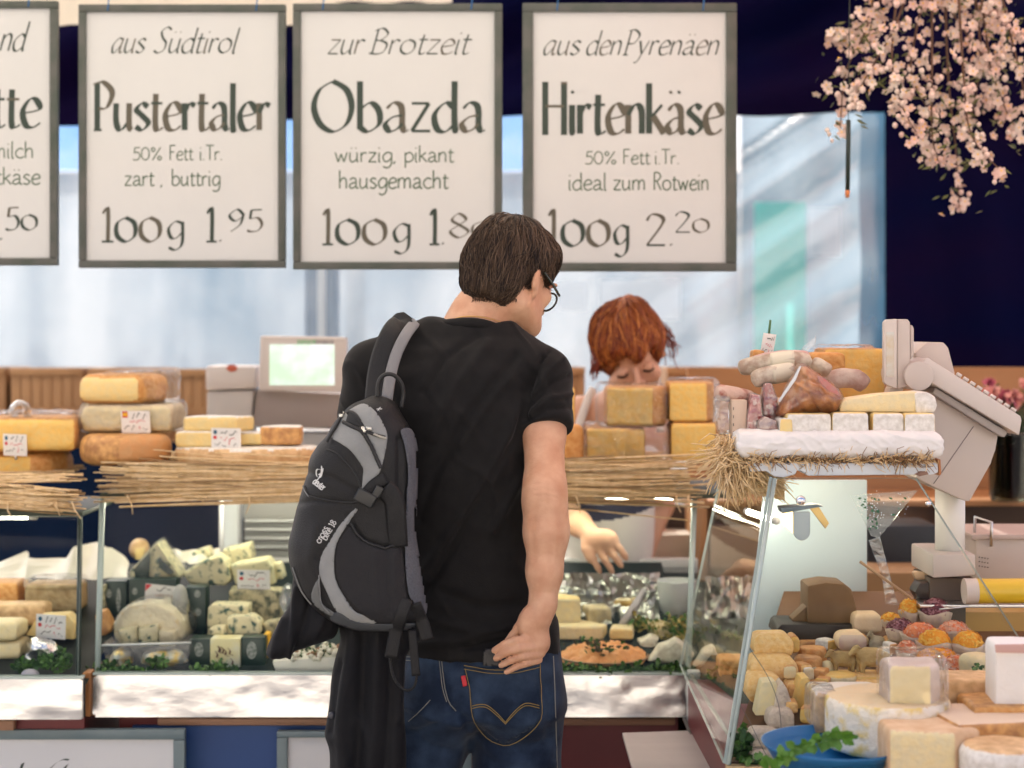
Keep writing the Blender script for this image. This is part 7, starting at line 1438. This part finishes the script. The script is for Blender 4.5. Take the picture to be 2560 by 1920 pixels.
tag(obj('reed_mat',straw_heap.__globals__['MBL'](lambda m:[m.tube([at(1800,1172+i*5.5,3.62),at(1960,1196+i*6.4,3.5)],.0034,6) for i in range(9)]),STRAW2),'short bundle of reeds sticking out under the plank beside the glass edge','straw mat')
LIN=M('white_cloth_wrap',(.76,.74,.71),.6,bump=.12,bs=50)
o=solid('wrapped_cheese',rect((2358-1846)*sc(3.37),.2),(1154-1086)*sc(3.37),at(2102,1154,3.35),LIN,None,rnd_=.020,amp=.004,sc_=16,res=.0034,wr=1); tag(o,'long white cloth wrapped cheese slab lying on the plank','cheese')
for i,a in enumerate([(1950,1046,1982,1090),(1968,1034,2078,1089),(2082,1032,2172,1088),(2182,1034,2260,1089),(2262,1034,2338,1090)]):
    cheese(['small beige cheese end at the left of the white rind row','widest white rind cheese piece, left of the row on the slab','white rind cheese piece second from the left, tilted','white rind cheese piece third from the left on the slab','white rind cheese piece at the right end of the row'][i],*a,3.37+.004*(i%2),.08,[R_WHT if i else P_PALE,P_PALE if i else R_WHT],fm=lambda a,b,c:0 if b<-.6 else 1,rnd_=.007,amp=.0015,group='row of white rind cheeses on the slab')
tag(obj('cheese',slab([(2098,1030),(2102,1004),(2120,998),(2200,986),(2290,980),(2318,981),(2338,994),(2342,1014),(2336,1032)],3.40,.08,.007),[P_CRM],angle=40),'long yellow brie wedge lying on top of the white rind row','cheese')
tag(obj('white_end',slab([(2286,981),(2318,979),(2340,992),(2345,1014),(2338,1033),(2290,1034)],3.395,.09,.008),R_WHT,bpy.data.objects[[o.name for o in COL.objects if o.get('label','').startswith('long yellow brie')][0]],angle=40))
# smoked ham in net and film
HAMM=M('smoked_ham',(.56,.22,.05),.3,(.30,.09,.025),34,bump=.3,bs=50,coat=.5)
def ham():
    t=thing('smoked_ham',at(2020,1040,3.45),'big orange brown smoked ham in clear film leaning over the white cheeses','ham'); Y=3.44; pts=[(1942,1040),(1940,1026),(1962,984),(1986,936),(2000,914),(2026,922),(2060,944),(2090,968),(2104,990),(2104,1010),(2092,1030),(2070,1040),(2000,1038),(1965,1042)]
    V=Vol((xat(1925,Y),Y-.07,zat(1056,Y)),(xat(2120,Y),Y+.07,zat(900,Y)),.003); V.poly(W2(cat(pts,3,True),Y),Y,.065,.06); v,q=V.mesh(1); n=vnorm(v,q)
    v=creases(v,n,[([(1990,1000),(2015,1036)],5,-.005),([(2020,985),(2050,1036)],5,-.005),([(1975,1010),(1985,1040)],4,-.004),([(2050,975),(2078,1020)],6,-.005),([(2010,945),(2060,960),(2095,985)],5,-.004),([(1990,960),(2040,985),(2100,1000)],4,.003)],Y); v=lumps(v,n,.004,30,3); obj('ham',(v,q),HAMM,t)
    V=Vol((xat(1925,Y),Y-.08,zat(1060,Y)),(xat(2120,Y),Y+.07,zat(896,Y)),.0035); V.poly(W2([(x+(x-2020)*.03,y+(y-985)*.04) for x,y in cat(pts,3,True)],Y),Y,.069,.06); v,q=V.mesh(1); v=lumps(v,vnorm(v,q),.006,40,7); obj('film_wrap',(v,q),FILM,t)
    obj('label_edge',slab([(1986,940),(1998,916),(2004,914),(1990,950),(1950,1006),(1946,1002)],Y-.072,.006,.001),M('silver_edge',(.5,.52,.56),.3,metal=.6),t,angle=40); obj('red_label',slab([(2042,938),(2062,946),(2090,972),(2102,990),(2072,978),(2052,960)],Y-.06,.005,.001),M('red_label_mat',(.5,.12,.09),.3,(.42,.22,.2),40),t,angle=40)
ham()
SAL=M('floury_salami',(.60,.42,.33),.6,(.32,.08,.055),30,(.48,.62),bump=.4,bs=60); SALG=M('grey_salami',(.58,.51,.40),.75,(.36,.26,.19),40,(.4,.62),bump=.4,bs=70); SALR=M('red_salami',(.46,.06,.04),.35,(.78,.52,.44),70,(.5,.62))
def salami(label,P,rr,mat,band=None,fw=False,n=14):
    Q=cat([at(*p) for p in P],6); t=thing('salami',Q[0],label,'salami'); k=len(Q); R_=[rr*(math.sqrt(max(.02,1-abs(2*(i/(k-1))-1)**6))) for i in range(k)]; m=MB(); m.tube(Q,R_,n); 
    vv=np.array(m.v); vv=vv+np.array([noise.noise(Vector(p)*60)*rr*.12 for p in m.v])[:,None]*np.array([[0,-1,.6]]); obj('sausage',(vv,m.f),mat,t)
    if band:
        m=MB(); i0,i1=band; m.tube(Q[i0:i1],[x*1.06 for x in R_[i0:i1]],n); m.build('paper_band',M('cream_band',(.66,.6,.46),.6,(.2,.18,.15),30,(.62,.68)),t)
    return t
salami('floury red salami poking out at the left above the cardboard box',[(1788,978,3.46),(1820,984,3.47),(1852,990,3.48),(1886,1000,3.5)],.0165,SAL)
salami('grey salami with a cream paper band, upper of the heap',[(1846,922,3.56),(1880,914,3.55),(1930,906,3.54),(1975,900,3.53),(2030,903,3.53)],.019,SALG,(12,20))
salami('grey salami with a cream paper band, lower of the heap',[(1878,952,3.50),(1915,940,3.5),(1960,932,3.5),(1990,928,3.5)],.019,SALG,(8,17))
salami('long pinkish salami lying across the top of the heap',[(1868,914,3.60),(1905,900,3.6),(1960,892,3.6),(2025,890,3.6)],.014,M('pink_salami',(.5,.28,.24),.5,(.6,.45,.4),26,bump=.3))
salami('floury salami right of the ham against the yellow cheese',[(2060,958,3.6),(2100,946,3.6),(2140,948,3.6),(2166,968,3.6)],.021,M('floury_grey',(.52,.42,.35),.7,(.36,.22,.18),26,bump=.3))
salami('short salami end with a tied tip behind the ham',[(2030,905,3.58),(2055,918,3.57),(2075,930,3.57)],.015,SALG)
def pack(label,pts,Y,dep,mat): 
    t=thing('salami_pack',at(pts[0][0],max(p[1] for p in pts),Y),label,'salami'); obj('meat',slab(pts,Y,dep,.004),mat,t,angle=40); obj('film_wrap',slab([(x+(2 if x>sum(p[0] for p in pts)/len(pts) else -2),y-2) for x,y in pts],Y-.003,dep+.006,.004),FILM2,t,angle=40)
pack('film packed salami slices standing beside the cardboard box',[(1868,1085),(1870,1040),(1880,985),(1900,988),(1906,1040),(1902,1085)],3.42,.05,SALR)
pack('film packed dark red salami slices behind the ham tip',[(1908,1010),(1914,960),(1928,958),(1944,1000),(1940,1050),(1910,1052)],3.45,.04,SALR)
pack('small film bag with dark sausages at the left of the white rind row',[(1900,1086),(1898,1056),(1914,1042),(1940,1052),(1950,1086)],3.39,.04,SAL)
box_('cardboard_box','small beige cardboard box with a dotted edge under the salami','box',1830,1000,1868,1092,3.43,.05,CARD,.002)
m=MB()
for k in range(4): p=at(1834,1018+k*20,3.4285); m.box((p.x-.0006,3.4282,p.z-.006),(p.x+.0006,3.4286,p.z),0)
m.build('dotted_print',BLACK,[o for o in COL.objects if o.get('label','').startswith('small beige cardboard')][0],smooth=False)
tag(obj('plastic_bag',slab([(1786,1000),(1792,986),(1826,990),(1830,1086),(1800,1088),(1790,1050)],3.45,.04,.01),FILM2,angle=40),'clear plastic bag standing at the left end of the plank','plastic bag')
nc('orange cheese with rounded top behind the salami heap',2026,882,2114,946,[R_ORG,R_ORG],Y=3.68,dep=.1,rnd_=.012)
o=nc('big yellow cheese block behind the heap, left of the right scale',2062,872,2214,1000,[P_YEL,R_ORG],Y=3.8,dep=.14,rnd_=.006); wrap(o,2060,866,2190,884,3.8,.14)
nc('small orange cheese tip under the clipped white card',1882,876,1912,905,[R_ORG,R_ORG],Y=3.66,dep=.05,rnd_=.006)
m=MB(); m.box((xat(1880,3.7),3.5,zat(1088,3.55)),(xat(2230,3.7),3.9,zat(1000,3.62)-.005),0,.01); tag(m.build('heap_crate',CARD,None,angle=40),'low cardboard crate under the salami heap on the near case','crate')
t=price_tag('white price card clipped on a green stick above the salami heap',1904,834,1936,892,3.66,8,0,True,9,group='small price tags'); m=MB(); m.tube([at(1926,800,3.665),at(1922,840,3.665)],.0026,6); m.build('green_clip',M('green_clip_mat',(.05,.14,.05),.5),t)
tag(obj('plastic_peak',slab([(1996,892),(2010,866),(2036,846),(2041,838),(2040,860),(2014,884),(2000,896)],3.62,.012,.003),FILM2,angle=40),'pointed tip of crumpled film on top of the salami heap','film')
# ---------------------------------------------------------------- right weighing scale
def scale_right():
    Y=3.62; t=thing('weighing_scale',at(2375,1440,Y),'grey counter scale on a white column at the right, seen from its side','scale')
    B=M('warm_grey_plastic',(.53,.46,.41),.42); B2=M('lighter_grey_plastic',(.58,.52,.47),.42)
    m_=slab([(2210,806),(2216,799),(2243,797),(2243,972),(2216,962),(2210,955)],Y-.06,.02,.003); obj('display_front',m_,B2,t,angle=35)
    obj('display_case',slab([(2243,798),(2270,798),(2276,806),(2276,966),(2243,972)],Y-.055,.11,.004),B,t,angle=35); obj('display_back',slab([(2276,812),(2282,814),(2285,822),(2285,890),(2276,900)],Y-.04,.08,.002),B,t,angle=35)
    m=MB(); p,q=at(2216,830,Y-.0615),at(2235,942,Y-.0615); m.box((p.x,Y-.0615,q.z),(q.x,Y-.0601,p.z),0); m.build('screen',M('dull_screen',(.55,.56,.52),.15,(.5,.36,.2),14,(.42,.58)),t,smooth=False)
    obj('neck',slab([(2226,968),(2262,968),(2240,1010),(2214,1010)],Y,.05,.004),B,t,angle=35)
    obj('printer_housing',slab([(2286,882),(2318,855),(2360,856),(2372,870),(2390,940),(2300,930)],Y+.04,.16,.006),B,t,angle=35)
    P=[(2300,896),(2314,889)]+[(2553,1040),(2555,1052),(2549,1088),(2540,1088)]+[(2338,960)]+[(2298-36*math.cos(k*math.pi/9-1.1),941-36*math.sin(-(k*math.pi/9)+1.1) ) for k in []]
    disc_=[(2298+36*math.cos(a),941+36*math.sin(a)) for a in np.linspace(R(20),R(270),16)]
    obj('keyboard_arm',slab([(2304,905),(2318,893),(2553,1041),(2555,1052),(2549,1089),(2330,958)],Y-.05,.22,.004),B2,t,angle=35); obj('hinge_drum',slab([(2298+37*math.cos(a),940+37*math.sin(a)) for a in np.linspace(0,2*math.pi,28)[:-1]],Y-.072,.23,.004),B,t,angle=35)
    for k in range(9):
        x=2392+17*k; y=934+10.9*k; m=MB(); m.tube([at(x,y,Y-.04),at(x+11,y+7,Y-.04)],.004,8); m.build('key_edge',B2,t)
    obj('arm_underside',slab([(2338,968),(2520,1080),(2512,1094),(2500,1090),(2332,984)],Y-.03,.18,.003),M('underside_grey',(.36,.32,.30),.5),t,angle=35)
    obj('scale_body',slab([(2326,984),(2497,1088),(2490,1125),(2478,1160),(2425,1255),(2410,1252),(2330,1216),(2290,1195),(2290,1040)],Y,.2,.008),B,t,angle=35)
    m=MB(); m.tube([at(2434,1066,Y-.0008),at(2334,1210,Y-.0008)],.0008,5); m.build('body_seam',M('seam',(.2,.17,.16),.6),t)
    m=MB(); c=at(2375,1395,Y+.1); m.lathe([(.032,0),(.032,.17)],Vector((c.x,Y+.1,zat(1400,Y+.1))),32); m.build('column',M('cream_column',(.74,.73,.68),.35),t)
    obj('foot',slab([(2332,1386),(2440,1386),(2440,1440),(2332,1446)],Y+.02,.2,.006),B,t,angle=35)
    m=MB(); m.box((xat(2340,Y),Y+.05,.0),(xat(2430,Y),Y+.2,zat(1446,Y+.05))); m.build('stand',M('dark_stand',(.1,.08,.06),.6),t,smooth=False)
scale_right()
def printer():
    Y=3.9; t=thing('film_dispenser',at(2510,1450,Y),'pale metal wrapping film dispenser with a wire handle at the right edge','dispenser'); b=M('dispenser_body',(.50,.43,.39),.4)
    obj('case',slab([(2440,1345),(2700,1345),(2700,1455),(2440,1450)],Y,.2,.006),b,t,angle=35); m=MB(); p,q=at(2430,1336,Y-.01),at(2700,1350,Y-.01); m.box((p.x,Y-.01,q.z),(q.x,Y+.21,p.z),0,.004); m.build('lid',M('pinkish_lid',(.46,.37,.33),.4),t,angle=40)
    m=MB()
    for r_ in range(3):
        for k in range(4): c=at(2447+7*k,1392+11*r_+1.2*k,Y-.0015); m.box((c.x,Y-.0015,c.z-.002),(c.x+.003,Y-.0005,c.z),0)
    m.build('vent_holes',BLACK,t,smooth=False)
    m=MB(); m.tube([at(2436,1345,Y+.02),at(2438,1292,Y+.02),at(2479,1306,Y-.02),at(2478,1366,Y-.02)],.0035,8); m.build('wire_handle',STEEL,t)
printer()
m=MB(); a,b=at(2410,1478,3.6),at(2760,1476,3.6); u=(b-a).normalized(); m.tube([a,a+u*.026],.0268,26,1); m.tube([a+u*.0265,b],.0262,26,0); tag(m.build('film_roll',[M('yellow_roll',(.75,.50,.03),.35,(.7,.46,.03),4),M('roll_core',(.62,.54,.48),.6)],None,angle=40),'yellow wrapping film roll with a pale core at the right edge','film roll')
m=MB(); p,q=at(2300,1512,3.62),at(2760,1520,3.62); m.box((p.x,3.62,q.z),(q.x,3.7,p.z),0,.002); tag(m.build('steel_rail',STEEL,None,angle=40),'thin steel rail under the yellow film roll','rail')
m=MB(); m.tube([at(2348,1524,3.58),at(2420,1516,3.57)],.0022,6); tag(m.build('table_knife',STEEL),'thin steel knife tip lying over the dark red petal cheese','knife')
box_('cutting_board','ochre cutting board behind the petal cheeses at the right','board',2300,1530,2800,1640,3.75,.3,M('ochre_board',(.50,.33,.10),.6,(.44,.27,.08),5,st=(.2,1,1)),.004)
tag(obj('black_tool',slab([(2285,1480),(2300,1456),(2400,1454),(2412,1500),(2380,1516),(2296,1500)],3.68,.06,.01),M('black_tool_mat',(.012,.009,.006),.4),angle=40),'black rounded tool lying left of the yellow film roll','tool')
tag(obj('wooden_knife',slab([(2282,1432),(2292,1428),(2352,1440),(2350,1452),(2290,1450)],3.72,.02,.006),M('handle_wood',(.6,.42,.26),.5),angle=40),'pale wooden knife handle left of the scale foot','knife')
